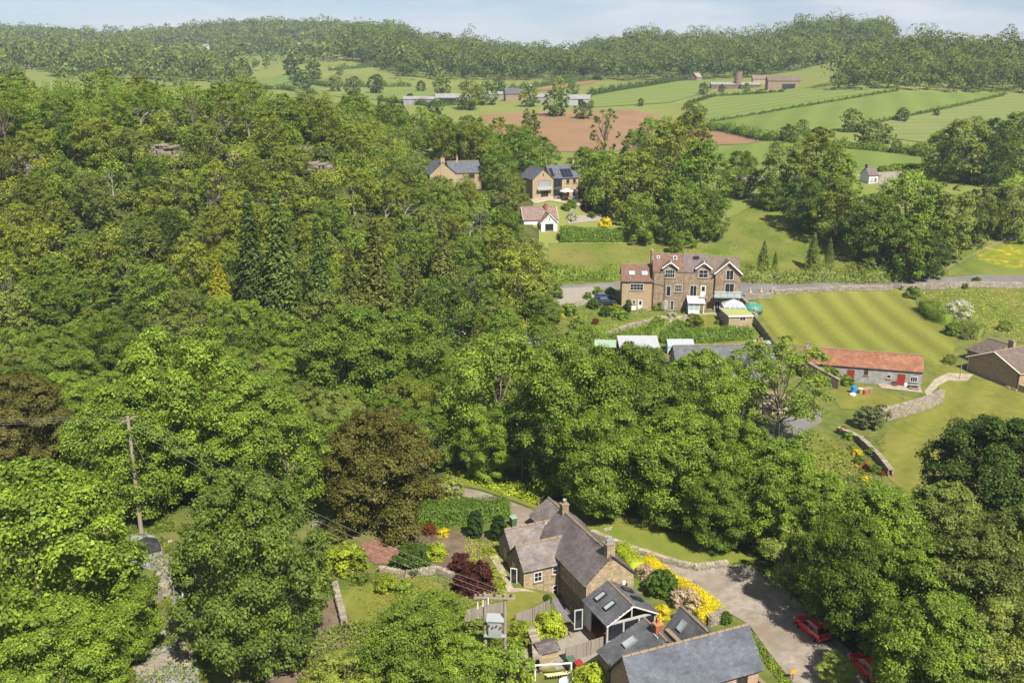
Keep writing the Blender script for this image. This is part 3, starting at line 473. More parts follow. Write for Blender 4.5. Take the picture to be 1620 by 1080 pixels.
bx('tabletop', 'wood_brown', tb, -1, -.5, .7, 1, .5, .76)
for sx in (-1, 1):
    for sy in (-1, 1): bx('leg', 'wood_brown', tb, sx * .85 - .04, sy * .4 - .04, 0, sx * .85 + .04, sy * .4 + .04, .7)
for i, (x, y) in enumerate(((-1.6, -1.75), (-.9, -1.8), (.4, -1.75))):
    ch = empty('dining_chair', wpos(GB, CA, (x, y, zf)), CA + i * .4, ('left', 'middle', 'right')[i] + ' white chair behind the gable glass of the garden room', 'chair', 'white chairs in the garden room')
    bx('seat', 'white_paint', ch, -.22, -.22, .42, .22, .22, .47); bx('backrest', 'white_paint', ch, -.22, .18, .47, .22, .22, .92)
    for sx in (-1, 1):
        for sy in (-1, 1): bx('leg', 'white_paint', ch, sx * .18 - .02, sy * .18 - .02, 0, sx * .18 + .02, sy * .18 + .02, .42)
# --- outbuilding behind
ob = empty('outbuilding', CO, CA, 'small outbuilding with dark stone slate roof behind the cottage chimney', 'outbuilding'); block(ob, 2.7, 14.6, 7.3, 19.3, .3, 2.3, 4.0, 'y', 'stone_brown', 'slate_stone', slates=SL, seed=7); door(ob, 'L', 16.5, 2.7, .3, 1, 1.9, 'wood_brown')
# --- the slate roofed house at the bottom edge
NO = (9.94, 73.22, -1.3); NA = R_(22.5)
nb = empty('slate_house', NO, NA, 'stone house with long blue slate roof and dark rear wings at the bottom edge', 'house')
block(nb, .1, -2.35, 13.0, 2.35, 0, 3.35, 6.1, 'x', 'pink_stone', 'slate_blue', slates=SBL, ov=.3, ridge='ridge_stone', seed=11)
block(nb, .35, 1.5, 7.5, 5.3, 0, 3.4, 5.6, 'y', 'stone_brown', 'slate_dark', slates=SD, rp=.68, seed=12, ov=.15); block(nb, 8.0, 1.5, 12.0, 5.9, 0, 3.4, 5.5, 'y', 'stone_brown', 'slate_dark', slates=SD, rp=.42, seed=13, ov=.15); bx('parapet', 'ridge_stone', nb, 7.52, 2.4, 2, 7.98, 5.3, 4.0)
c = chimney(nb, 5.2, 2.9, 4.6, 6.5, .75, .6, 'brick_red', 1, 'terracotta', cap='terracotta'); bx('flashing', 'lead', nb, 4.72, 2.1, 5.05, 4.82, 2.9, 5.65)
kA = (5.6 - 3.4) / (5.2 - .35); rooflight(nb, (2.75, 3.75, 3.4 + kA * 2.4 + .14), (0, -1, 0), (1, 0, kA), .8, 1.35, 'glass_sky', 'alu'); kB = (5.5 - 3.4) / (9.68 - 8.0); rooflight(nb, (8.85, 4.3, 3.4 + kB * .85 + .14), (0, -1, 0), (1, 0, kB), .75, 1.1, 'glass_sky', 'alu')
win(nb, 'F', 11.2, -2.35, 1.7, 1.25, 1.5, 2, 1, fm='wood_brown'); win(nb, 'F', 7.2, -2.35, 1.7, 1.5, 1.5, 3, 1, fm='wood_brown'); win(nb, 'F', 3.4, -2.35, 1.7, 1.25, 1.5, 2, 1, fm='wood_brown'); win(nb, 'L', 0, .1, 1.6, .8, 1.4, 1, 2, fm='black_paint')
MB().tube([(.02, 2.55, 3.9), (.02, 2.55, .2)], .06, 6).build('drainpipe', 'black_paint', nb)
bw = empty('boundary_wall', wpos(NO, NA, (13.4, -1.2, 0)), NA, 'low stone boundary wall running from the slate house beside the lane', 'wall'); bx('wall', 'stone_brown', bw, 0, -5, -.5, .35, 1.5, 1.3); bx('coping', 'ridge_stone', bw, -.06, -5.05, 1.302, .41, 1.55, 1.42)
# --- little stone shed
sh = empty('stone_shed', wpos(CO, CA, (-6.6, -4.1, -1.4)), CA, 'tiny square stone shed with plum slate lid below the bright shrub', 'shed'); bx('wall', 'stone_warm', sh, -1, -.9, -.8, 1, .9, 1.9); 
slope(sh, [(-1.15, -1.05, 1.92), (1.15, -1.05, 1.92), (1.15, 0, 2.4), (-1.15, 0, 2.4)], 'slate_plum', slates=SP, seed=21); slope(sh, [(1.15, 1.05, 1.92), (-1.15, 1.05, 1.92), (-1.15, 0, 2.4), (1.15, 0, 2.4)], 'slate_plum', slates=SP, seed=22)
# --- the terrace (left cottage, two dormered houses, gabled house)
TO = G(983, 489); TA = R_(-4)
def tpos(x, y=0, z=0): return wpos((TO.x, TO.y, TO.z), TA, (x, y, z))
t1 = empty('end_cottage', tpos(0), TA, 'left end house of the terrace with brown tiled roof and two skylights', 'house')
block(t1, 0, 0, 6.5, 8, 0, 6.4, 9.2, 'x', 'stone_new', 'tile_brown'); k = (9.2 - 6.4) / 4
for x in (2.1, 4.9): rooflight(t1, (x, 1.7, 6.4 + k * 1.7 + .12), (1, 0, 0), (0, 1, k), 1.25, 1.2, 'glass_pale', 'lead')
win(t1, 'F', 3.2, 0, 4.3, 2.9, 1.45, 4, 2); door(t1, 'F', 4.1, 0, .1, .95, 2.1, 'white_paint', glazed=True); win(t1, 'F', 2.7, 0, 1.2, .7, .9, 1, 2); bx('bench', 'plastic_white', t1, 1.6, -.9, 0, 3.2, -.05, .8)
def dormer(root, xc, w, z, ztop, rm, depth=2.6):
    hw = w / 2; zb = z
    MB().add([(xc-hw, -.06, zb-1), (xc+hw, -.06, zb-1), (xc+hw, -.06, ztop-hw*.75), (xc, -.06, ztop), (xc-hw, -.06, ztop-hw*.75), (xc-hw, depth, zb-1), (xc+hw, depth, zb-1), (xc+hw, depth, ztop-hw*.75), (xc, depth, ztop), (xc-hw, depth, ztop-hw*.75)], [(0,1,2,3,4),(1,6,7,2),(0,4,9,5),(4,3,8,9),(3,2,7,8)]).build('dormer', 'stone_brown', root)
    e = .35
    slope(root, [(xc-hw-e, depth, ztop-(hw+e)*.75), (xc-hw-e, -.45, ztop-(hw+e)*.75), (xc, -.45, ztop), (xc, depth, ztop)], rm); slope(root, [(xc+hw+e, -.45, ztop-(hw+e)*.75), (xc+hw+e, depth, ztop-(hw+e)*.75), (xc, depth, ztop), (xc, -.45, ztop)], rm)
    MB().tube([(xc-hw-e, -.48, ztop-(hw+e)*.75), (xc, -.48, ztop+.02), (xc+hw+e, -.48, ztop-(hw+e)*.75)], .15, 4).tube([(xc, -.48, ztop-.4), (xc, -.48, ztop+.6)], .07, 4).build('barge_board', 'white_paint', root)
t2 = empty('terraced_house', tpos(6.6), TA, 'brown roofed terraced house with white gabled dormer beside the end cottage', 'house')
block(t2, 0, 0, 6.7, 8, 0, 8.4, 11.6, 'x', 'stone_brown', 'tile_brown', ov=.02, gutter='black_paint'); dormer(t2, 3.65, 2.9, 7, 10.6, 'tile_brown'); win(t2, 'F', 3.65, -.06, 7.2, 2.1, 1.85, 4, 2)
win(t2, 'F', 3.5, 0, 3.1, 1.0, 2.3, 1, 1, sill='ridge_stone'); win(t2, 'F', 5.6, 0, 4.1, 1.6, 1.6, 4, 2); win(t2, 'F', 4.4, 0, .1, .8, 2, 1, 3, sill=None); door(t2, 'F', 2.9, 0, .1, .9, 2, 'metal_grey'); bx('chimney', 'stone_brown', t2, -.28, 2.6, 7, .22, 5.4, 12.6)
k = 3.2 / 4; rooflight(t2, (1.2, 3.1, 8.4 + k * 3.1 + .12), (1, 0, 0), (0, 1, k), .6, .8, 'glass', 'white_paint'); rooflight(t2, (4.9, 3.0, 8.4 + k * 3.0 + .12), (1, 0, 0), (0, 1, k), .8, 1, 'glass', 'white_paint'); MB().tube([(.2, -.1, 8.2), (.2, -.1, 0)], .06, 5).tube([(.2, -.1, 5.9), (2.6, -.1, 5.5)], .06, 5).tube([(2.6, -.1, 8), (2.6, -.1, 0)], .06, 5).build('drainpipe', 'black_paint', t2)
t3 = empty('terraced_house', tpos(13.35), TA, 'plum roofed terraced house with white gabled dormer in the middle of the terrace', 'house')
block(t3, 0, 0, 5.4, 8, 0, 8.4, 11.6, 'x', 'stone_brown', 'tile_plum', ov=.02, seed=3); dormer(t3, 4.05, 2.9, 7, 10.6, 'tile_plum'); win(t3, 'F', 4.05, -.06, 7.3, 2.0, 1.8, 2, 2); win(t3, 'F', 2.1, 0, 3.2, 1.5, 2.4, 2, 1, sill=None); door(t3, 'F', 4.2, 0, 3.3, 1.1, 2.3, 'white_paint', glazed=True); rooflight(t3, (2.7, 3.1, 8.4 + k * 3.1 + .12), (1, 0, 0), (0, 1, k), 1.3, .8, 'solar', 'black_paint'); win(t3, 'F', .9, 0, 1.4, 1, 1.1, 2, 1)
bx('landing', 'ridge_stone', t3, 3.2, -1.3, 3.0, 5.2, -.02, 3.2)
po = empty('porch', tpos(15.9, -1.6), TA, 'white framed lean-to porch with clear roof on the middle terraced house', 'porch')
for x in (-1.6, -.5, .6, 1.6): bx('post', 'white_paint', po, x - .08, -1.5, 0, x + .08, -1.36, 2.35)
slope(po, [(-1.9, -1.8, 2.3), (1.9, -1.8, 2.3), (1.9, 1.5, 3.2), (-1.9, 1.5, 3.2)], 'polycarb', th=.07)
for i in range(7): MB().tube([(-1.85 + i * .617, -1.8, 2.42), (-1.85 + i * .617, 1.45, 3.3)], .04, 4).build('glazing_bar', 'white_paint', po)
bx('rail', 'white_paint', po, -1.68, -1.5, 2.25, 1.68, -1.36, 2.42); bx('sill_wall', 'white_paint', po, -1.5, -1.48, 0, .5, -1.38, .8); bx('side_wall', 'white_paint', po, -1.68, -1.36, 0, -1.6, 1.4, 2.3)
for a, b in ((-1.5, -.6), (-.4, .5)): bx('pane', 'glass_pale', po, a, -1.46, .82, b, -1.42, 2.23)
t4 = empty('gabled_house', tpos(18.8), TA, 'right end house of the terrace with front gable and glass balcony', 'house')
block(t4, 0, 0, 6.5, 8, 0, 8.3, 11.1, 'x', 'stone_brown', 'tile_grey', ov=.1, seed=4)
MB().add([(1.2,-.5,-1),(6.5,-.5,-1),(6.5,-.5,8.6),(3.85,-.5,10.9),(1.2,-.5,8.6),(1.2,3,-1),(6.5,3,-1),(6.5,3,8.6),(3.85,3,10.9),(1.2,3,8.6)], [(0,1,2,3,4),(1,6,7,2),(0,4,9,5),(4,3,8,9),(3,2,7,8)]).build('gable', 'stone_brown', t4); k2 = 2.3 / 2.65
slope(t4, [(.85, 4, 8.6-.35*k2), (.85, -.85, 8.6-.35*k2), (3.85, -.85, 10.9), (3.85, 4, 10.9)], 'tile_grey'); slope(t4, [(6.85, -.85, 8.6-.35*k2), (6.85, 4, 8.6-.35*k2), (3.85, 4, 10.9), (3.85, -.85, 10.9)], 'tile_grey'); MB().tube([(.85, -.9, 8.3), (3.85, -.9, 10.95), (6.85, -.9, 8.3)], .17, 4).build('barge_board', 'white_paint', t4)
win(t4, 'F', 4.2, -.5, 7.0, 1.6, 2.2, 2, 1, gm='glass'); win(t4, 'F', 4.3, -.5, 3.9, 2.0, 2.4, 2, 1, sill=None, name='french_door'); win(t4, 'F', 1.9, -.5, .1, 1.1, 2.2, 2, 1, sill=None, name='french_door'); bx('string_course', 'ridge_stone', t4, 2.9, -.62, 6.55, 5.9, -.5, 6.75)
ba = bx('balcony', 'lead', t4, .9, -2.1, 3.4, 6.7, -.52, 3.6)
for i in range(5): bx('post', 'alu', ba, -2.9 + i * 1.43, -.8, .1, -2.84 + i * 1.43, -.74, 1.2); 
for i in range(4): bx('glass_panel', 'glass_pale', ba, -2.8 + i * 1.43, -.78, .15, -1.55 + i * 1.43, -.76, 1.05)
bx('rail', 'white_paint', ba, -2.92, -.82, 1.2, 2.92, -.72, 1.28)
# conservatory and green roofed annex of the gabled house
cs = empty('conservatory', tpos(23.6, -4.0), TA, 'white conservatory with pyramid glass roof in front of the gabled house', 'conservatory'); hw = 2.3
for a in (-1, 1):
    for i in range(5):
        x = -hw + i * hw / 2; bx('post', 'white_paint', cs, x - .06, a * hw - .06, -.8, x + .06, a * hw + .06, 2.2); bx('post', 'white_paint', cs, a * hw - .055, x - .05, -.8, a * hw + .055, x + .05, 2.19)
    bx('pane', 'glass_pale', cs, -hw, a * hw - .02, .4, hw, a * hw + .02, 2.1); bx('pane', 'glass_pale', cs, a * hw - .021, -hw, .4, a * hw + .021, hw, 2.09); bx('dwarf_wall', 'white_paint', cs, -hw, a * hw - .04, -.8, hw, a * hw + .04, .4); bx('dwarf_wall', 'white_paint', cs, a * hw - .042, -hw, -.8, a * hw + .042, hw, .39)
for i, (sx, sy) in enumerate(((0, -1), (1, 0), (0, 1), (-1, 0))):
    A_ = Vector((sx * hw - sy * hw * -1, sy * hw + sx * -hw, 2.2)); B_ = Vector((sx * hw - sy * hw, sy * hw + sx * hw, 2.2)); T_ = Vector((0, 0, 3.5)); slope(cs, [A_, B_, T_], 'glass_sky', th=.05, name='glass_roof')
    for t in (0, .25, .5, .75): MB().tube([A_.lerp(B_, t) + Vector((0, 0, .06)), T_ + Vector((0, 0, .06))], .06, 4).build('glazing_bar', 'white_paint', cs)
an = empty('annex', G(1152, 523), R_(4), 'stone annex with flat green roof in front of the white conservatory', 'annex'); bx('wall', 'stone_new', an, 0, 0, -1, 4.9, 6.5, 2.95); bx('fascia', 'white_paint', an, -.2, -.25, 2.952, 5.1, 6.5, 3.25); bx('roof', 'green_flat', an, -.08, -.12, 3.252, 4.98, 6.4, 3.30); win(an, 'F', 2.9, 0, 2.1, 1.3, .75, 2, 1, sill=None); win(an, 'L', 4.8, 0, 1.1, 1.2, 1.2, 2, 1)
# --- slate bungalow behind the tree belt
sb = empty('slate_bungalow', (30.0, 164.5, .8), R_(3), 'long grey slate roofed house half hidden behind the tree belt', 'house'); block(sb, 0, 0, 18, 6.5, 0, 2.8, 5.2, 'x', 'stone_grey', 'slate_grey'); block(sb, 12.3, -1.6, 16.6, 3.2, 0, 2.8, 4.9, 'y', 'stone_grey', 'slate_grey', seed=2); chimney(sb, 16.0, 3.2, 4.6, 6.4, .9, .8, 'stone_new', 1, 'black_paint'); win(sb, 'F', 3, 0, .9, 1.6, 1.2, 2, 1); win(sb, 'F', 7, 0, .9, 1.6, 1.2, 2, 1)
ps = empty('garden_shed', G(1201, 560), R_(-6), 'flat roofed shed with pale roof behind the grey slate house', 'shed'); bx('wall', 'green_felt', ps, -1.9, -1.3, -.4, 1.9, 1.3, 2.0); slope(ps, [(-2.1, -1.5, 2.0), (2.1, -1.5, 2.0), (2.1, 1.5, 2.3), (-2.1, 1.5, 2.3)], 'polycarb')
st = empty('garden_store', (29.3, 158, .4), R_(4), 'low stone building with flat pale eaves seen through the airy tree', 'outbuilding'); st.location = G(1194, 655); bx('wall', 'stone_new', st, 0, 0, -.5, 6, 4, 2.2); bx('roof', 'ridge_stone', st, -.2, -.2, 2.202, 6.2, 4.2, 2.4); door(st, 'F', 2, 0, 0, 2, 1.9, 'black_paint'); win(st, 'F', 4.6, 0, .8, 1.2, .9, 2, 1)
# --- long barn with red pantiles
BO = G(1300, 600); BA = math.atan2(160.9 - 165.3, 72.6 - 56.8)
bn = empty('long_barn', BO, BA, 'long low grey stone barn with orange red tiled roof and red doors', 'barn'); block(bn, -3.2, 0, 16.9, 5.6, 0, 3.0, 5.1, 'x', 'stone_grey', 'tile_red', ov=.2, ridge='ridge_stone'); chimney(bn, -2.9, 2.8, 4.8, 6.0, .5, .5, 'stone_grey', 0)
door(bn, 'F', 4.9, 0, .1, 1.35, 2.2, 'door_red', 'ridge_stone'); door(bn, 'F', 13.5, 0, 0, 1.4, 2.2, 'door_red', 'ridge_stone'); bx('hatch', 'door_red', bn, .8, -.08, 1.1, 2.7, -.02, 2.1); win(bn, 'F', 7.5, 0, 1.5, .7, 1.2, 2, 2, fm='wood_brown'); win(bn, 'F', 11.4, 0, 1.2, .75, .75, 1, 1); win(bn, 'F', 15.6, 0, .9, 1.2, 1.0, 3, 1)
lw = empty('lean_to_wall', wpos(BO, BA, (-3.4, -.2, 0)), BA - R_(36), 'dark sloping stone wall running from the left gable of the barn', 'wall'); MB().add([(0,0,-.5),(7.4,0,-.5),(7.4,0,1.5),(0,0,3.3),(0,.45,-.5),(7.4,.45,-.5),(7.4,.45,1.5),(0,.45,3.3)], [(0,1,2,3),(7,6,5,4),(0,4,5,1),(1,5,6,2),(2,6,7,3),(3,7,4,0)]).build('wall', 'rubble', lw); MB().tube([(0, .22, 3.4), (7.5, .22, 1.6)], .27, 4).build('coping', 'stone_block', lw)
# --- bungalow on the right
UO = G(1530, 585); UA = math.atan2(160.2 - 170.0, 90.2 - 85.6)
bg_ = empty('bungalow', (85.6, 170.0, .6), UA, 'brown tiled stone bungalow with white edged gable at the right edge', 'bungalow'); block(bg_, 0, 0, 10.8, 17, 0, 2.7, 5.1, 'y', 'stone_bungalow', 'tile_grey', ov=.35, hip=(0, 3), verge='white_paint', gutter='white_paint', ridge='ridge_stone')
block(bg_, -4.0, 4.5, 2, 10.5, 0, 2.6, 4.7, 'x', 'stone_bungalow', 'tile_grey', ov=.3, hip=(1.8, 0), seed=3); chimney(bg_, 4.6, 5.2, 4.4, 6.3, 1.1, .7, 'stone_new', 1, 'alu'); MB().tube([(10.6, -.1, 2.5), (10.6, -.1, -.6)], .06, 6).build('drainpipe', 'black_paint', bg_); MB().tube([(.15, -.1, 2.5), (.15, -.1, -.3)], .06, 6).build('drainpipe', 'white_paint', bg_); win(bg_, 'F', -2.3, 4.5, 1.6, 1.3, .5, 2, 1, gm='glass'); bx('end_wall', 'stone_new', bg_, 10.82, .1, -1, 12.3, .5, .5)
for i in range(8): bx('footing', 'stone_block', bg_, .6 + i * 1.3, -.55 + .12 * (i % 2), -1, 1.7 + i * 1.3, -.03, -.05 - .05 * i)
# --- the house with solar panels
SO = G(842.5, 316); SA = R_(20)
so = empty('solar_house', SO, SA, 'new sandstone house with slate roof, solar panels and gabled wing', 'house'); block(so, 6.0, 1.0, 14.2, 8.5, 0, 5.6, 8.6, 'x', 'stone_new', 'slate_blue', ov=.2); block(so, 0, 0, 6.2, 9.5, 0, 5.6, 8.3, 'y', 'stone_new', 'slate_blue', ov=.25, seed=2); chimney(so, 14.0, 4.7, 7.6, 10.2, .6, .9, 'stone_new', 1)
win(so, 'F', 3.4, 0, 2.9, 3.2, 2.2, 4, 1, fm='wood_brown', gm='glass_sky', sill=None); win(so, 'F', 3.6, 0, .1, 2.2, 2.1, 3, 1, fm='wood_brown', sill=None, name='patio_door'); win(so, 'F', 7.9, 1.0, .1, 2.6, 5.2, 3, 3, fm='black_paint', sill=None, name='glazed_screen'); win(so, 'F', 11.0, 1, 4.0, .9, 1.1, 1, 1, fm='wood_brown'); win(so, 'F', 13.0, 1, 4.0, .9, 1.1, 1, 1, fm='wood_brown'); win(so, 'F', 11.0, 1, .3, 1.0, 1.9, 1, 1, fm='wood_brown'); win(so, 'F', 13.0, 1, .3, 1.0, 1.9, 1, 1, fm='wood_brown')
bl = bx('balcony', 'stone_new', so, 1.2, -.9, 2.55, 5.6, -.02, 2.75); bx('glass_panel', 'glass_pale', bl, -2.15, -.42, .12, 2.15, -.40, 1.0); k = 3.0 / 3.75; bx('slit', 'glass', so, 3.0, -.04, 6.3, 3.25, -.005, 7.1)
for i in range(3):
    for j in range(2):
        X = Vector((1, 0, 0)); Y = Vector((0, 1, k)).normalized(); N3 = X.cross(Y); mw = Matrix((X, Y, N3)).transposed().to_4x4(); mw.translation = Vector((9.9 + i * 1.12, 1.6 + j * 1.3, 5.6 + k * (.6 + j * 1.3) + .14)); MB().box(-.52, -.78, 0, .52, .78, .05).build('solar_panel', 'solar', so, mw=mw)
for i in range(2):
    mw = mw.copy(); mw.translation = Vector((6.7, 1.9 + i * 1.3, 5.6 + k * (.9 + i * 1.3) + .14)); MB().box(-.52, -.78, 0, .52, .78, .05).build('solar_panel', 'solar', so, mw=mw)
for x in (8.0, 9.0): rooflight(so, (x, 2.2, 5.6 + k * 1.2 + .14), (1, 0, 0), (0, 1, k), .55, .7, 'glass_sky', 'black_paint')
# --- gabled slate house left of it
GO = G(680, 286); GA = R_(18)
ga = empty('gable_house', (GO.x, GO.y, GO.z - 1.6), GA, 'stone house with slate roof and chimney on its front gable among trees', 'house'); block(ga, 0, 0, 7.6, 9, 0, 3.4, 6.6, 'y', 'stone_new', 'slate_blue', ov=.25); block(ga, 6.4, 1.6, 15.6, 8.6, 0, 3.4, 6.2, 'x', 'stone_new', 'slate_blue', ov=.2, seed=5); chimney(ga, 3.8, .2, 1.5, 7.8, 1.2, .6, 'stone_new', 1); chimney(ga, 9.3, 5.1, 5.8, 7.5, .5, .5, 'stone_new', 1); win(ga, 'F', 12.6, 1.6, 1.7, 1.9, 1.2, 3, 1, fm='wood_brown'); win(ga, 'F', 1.6, 0, 1.2, 1.1, 1.1, 2, 1)
# --- white gabled bungalow below the solar house
WO = G(858, 370)
wb = empty('white_bungalow', (WO.x - 4.2, WO.y, WO.z), R_(12), 'white rendered bungalow with brown tiled roof below the solar house', 'bungalow'); block(wb, 0, 2.8, 9.2, 8.5, 0, 3.3, 6.2, 'x', 'render_white', 'tile_dullred', ov=.2, verge='white_paint', zb=-2.5); block(wb, 4.0, 0, 8.4, 4, 0, 2.7, 4.9, 'y', 'render_white', 'tile_dullred', ov=.25, verge='white_paint', seed=3, zb=-2.5); bx('plinth', 'brick_red', wb, 3.97, -.03, -2.5, 8.43, .3, .35)
win(wb, 'F', 6.2, 0, .75, 2.2, 1.7, 3, 1, fm='black_paint'); win(wb, 'R', 5.6, 9.2, .4, 1.6, 1.9, 2, 1, fm='black_paint', gm='glass'); bx('slit', 'glass', wb, 6.1, -.04, 3.4, 6.3, -.005, 4.1); chimney(wb, 6.4, 5.0, 5.2, 7.0, .8, .7, 'brick_red', 1); rooflight(wb, (5.0, 4.0, 3.3 + 1.2 * 1.02 + .14), (1, 0, 0), (0, 1, 1.02), .7, .7, 'glass', 'lead')
# --- small roadside cottage
s_ = G(1374, 291); rc = empty('roadside_cottage', s_, R_(16), 'small white fronted cottage with plum roof on the upper lane', 'cottage'); block(rc, 0, 0, 3.3, 4.6, 0, 2.6, 4.7, 'x', 'render_white', 'tile_plum', ov=.15); bx('gable_wall', 'brick_red', rc, 3.31, .02, -1, 3.38, 4.5, 2.5); win(rc, 'F', 1.0, 0, .7, 1.0, 1.1, 2, 1, gm='glass_sky'); win(rc, 'F', 2.4, 0, .7, .9, 1.1, 2, 1); chimney(rc, .3, 2.3, 4.0, 5.8, .6, .5, 'black_paint', 1)
# --- the farms
def shed(name, label, u, v, ang, w, d, he, hr, wm, rm, group=None, ax='x'):
    b = empty(name, G(u, v), R_(ang), label, 'barn' if 'barn' in name else 'building', group); block(b, -w/2, 0, w/2, d, 0, he, hr, ax, wm, rm, ov=.3, ridge=None, gutter=None); return b
b = shed('farm_barn', 'long low pale farm barn at the left of the central farm', 672, 166, 2, 26, 10, 3.4, 5, 'sheet_farm', 'sheet_farm'); b = shed('farm_barn', 'open fronted grey barn joined to the long pale one', 706, 166, 2, 13, 12, 4, 6.5, 'stone_grey', 'sheet_farm'); bx('opening_shade', 'black_paint', b, -3.5, -.1, 0, 6, -.02, 4.2); shed('farm_barn', 'small grey barn behind the wide pine clump', 728, 165, 2, 12, 10, 4, 6, 'sheet_farm', 'sheet_farm')  # black panel on the open front stands for the shade inside
b = shed('farmhouse', 'dark roofed farmhouse behind the poplars', 811, 160, 12, 9, 7, 4.5, 8, 'stone_brown', 'slate_dark'); chimney(b, -3, 3.5, 6.5, 10, 1.0, .9, 'stone_brown', 1); shed('farm_building', 'red roofed farm building beside the dark farmhouse', 826, 157, 20, 7, 6, 4, 6, 'stone_brown', 'tile_dullred'); shed('farm_barn', 'grey farm shed under the farmhouse', 783, 158, 4, 16, 8, 3.5, 5, 'sheet_farm', 'sheet_farm'); shed('farm_barn', 'pale roofed shed between two farm trees', 857, 163, 4, 13, 9, 3.6, 5.4, 'sheet_farm', 'sheet_farm'); b = shed('farm_barn', 'white gabled farm barn above the lone brown field oak', 912, 167, -8, 16, 10, 3.8, 6.2, 'sheet_pale', 'sheet_farm'); bx('opening_shade', 'black_paint', b, 1, -.1, 0, 4, -.02, 3.6)  # black panel on the white barn's front paints the dark of its interior
for u, v, l in ((811, 142, 'left'), (837, 139, 'right')): o = tag(MB().box(-1.8, -1.5, 0, 1.8, 1.5, 2.4).build('white_tank', 'plastic_white', bev=.5, loc=G(u, v)), '%s of two white boxes in the field behind the farm' % l, 'tank')
si = empty('silo', G(1167, 140), 0, 'round brown brick farm silo with open top', 'silo'); MB().lathe((0, 0, -1), [(2.7, 0), (2.7, 12.2), (2.85, 12.25), (2.85, 12.6), (2.4, 12.6), (2.4, 11)], 20).build('tower', 'tile_dullred', si); m = MB(); [m.tube([(2.73 * math.cos(a * .314), 2.73 * math.sin(a * .314), z) for a in range(21)], .08, 4) for z in (2.5, 5, 7.5, 10)]; m.build('hoop', 'stone_block', si)
b = shed('farm_barn', 'grey roofed barn behind the round silo', 1150, 141, -4, 22, 9, 3, 4.6, 'rubble', 'sheet_farm'); shed('farm_barn', 'low grey sheds to the right of the silo', 1187, 140, -18, 13, 9, 2.4, 4, 'rubble', 'sheet_farm'); b = shed('farm_building', 'orange tiled farmhouse right of the silo', 1203, 134, -6, 11, 7, 4, 6.4, 'stone_new', 'tile_dullred'); shed('farm_barn', 'long pinkish barn with moss grey roof right of the silo', 1240, 139, -3, 21, 9, 4.5, 7.4, 'stone_brown', 'tile_grey'); b = shed('farm_cottage', 'small stone gabled cottage left of the silo', 1106, 128, 40, 6, 6, 3, 6, 'stone_brown', 'sheet_farm')
tag(MB().box(-4, -1.2, .4, 4, 1.2, 3.2).box(-3, -1, 0, -2, 1, .4).box(2, -1, 0, 3, 1, .4).build('farm_trailer', 'car_navy', loc=G(1247, 141)), 'dark blue trailer parked before the pinkish barn', 'trailer')
for i, (u, v, w, l) in enumerate(((462, 76, 26, 'long cream hillside house with pale roof on the far slope'), (446, 75, 12, 'small hillside house left of the long cream one'), (152, 88, 12, 'pale house among trees on the far left slope'), (134, 107, 10, 'stone gable above the left wood'), (219, 99, 18, 'low brown roofed house on the far left slope'), (247, 100, 9, 'small pale shed beside the low brown roofed house'), (322, 79, 16, 'tiny pale farmhouse high on the far slope'))): shed('hillside_house', l, u, v, 5 * i - 10, w, 9, 5, 8, 'stone_new' if i % 2 else 'plaster', 'tile_dullred' if i in (3, 4) else 'sheet_farm')
# ---------------------------------------------------------------- trees: prototypes
def fib(n, rng, zmin=-.5):
    i = np.arange(n) + .5; z = 1 - (1 - zmin) * i / n; ph = i * 2.39996 + rng.uniform(0, 6.28)
    d = np.stack([np.cos(ph) * np.sqrt(1 - z * z), np.sin(ph) * np.sqrt(1 - z * z), z], -1) + rng.normal(0, .16, (n, 3))
    return d / np.linalg.norm(d, axis=1, keepdims=True)
def unit(a): return a / (np.linalg.norm(a, axis=-1, keepdims=True) + 1e-9)
def leafmesh(C, N, size, rng, asp=.62, axis=None):
    """one folded lozenge leaf spray per centre"""
    n = len(C); N = unit(N); t = rng.normal(0, 1, (n, 3)) if axis is None else axis + rng.normal(0, .25, (n, 3))
    t = unit(t - N * (t * N).sum(1, keepdims=True)); b = np.cross(N, t); s = size * rng.uniform(.5, 1.5, (n, 1)); up = N * s * .12
    V = np.stack([C - t * s * .5, C + b * s * asp * .5 + up, C + t * s * .5, C - b * s * asp * .5 + up], 1).reshape(-1, 3)
    return V, np.arange(n * 4).reshape(n, 4)
PROF = {'round': lambda t: np.sqrt(np.clip(1 - (2 * t - .86) ** 2 / 1.32, .02, 1)), 'tall': lambda t: np.clip(np.sin(np.pi * (t * .86 + .1)) ** .7, .05, 1), 'cone': lambda t: np.clip(1.02 - t, .03, 1) ** .8 * np.clip(t * 8 + .45, 0, 1),
        'column': lambda t: np.clip(np.sin(np.pi * (t * .9 + .07)) ** .45, .1, 1), 'spread': lambda t: np.clip(np.sin(np.pi * (t * .72 + .16)) ** .6, .1, 1), 'dome': lambda t: np.sqrt(np.clip(1 - (t * .98) ** 2.2, .02, 1))}
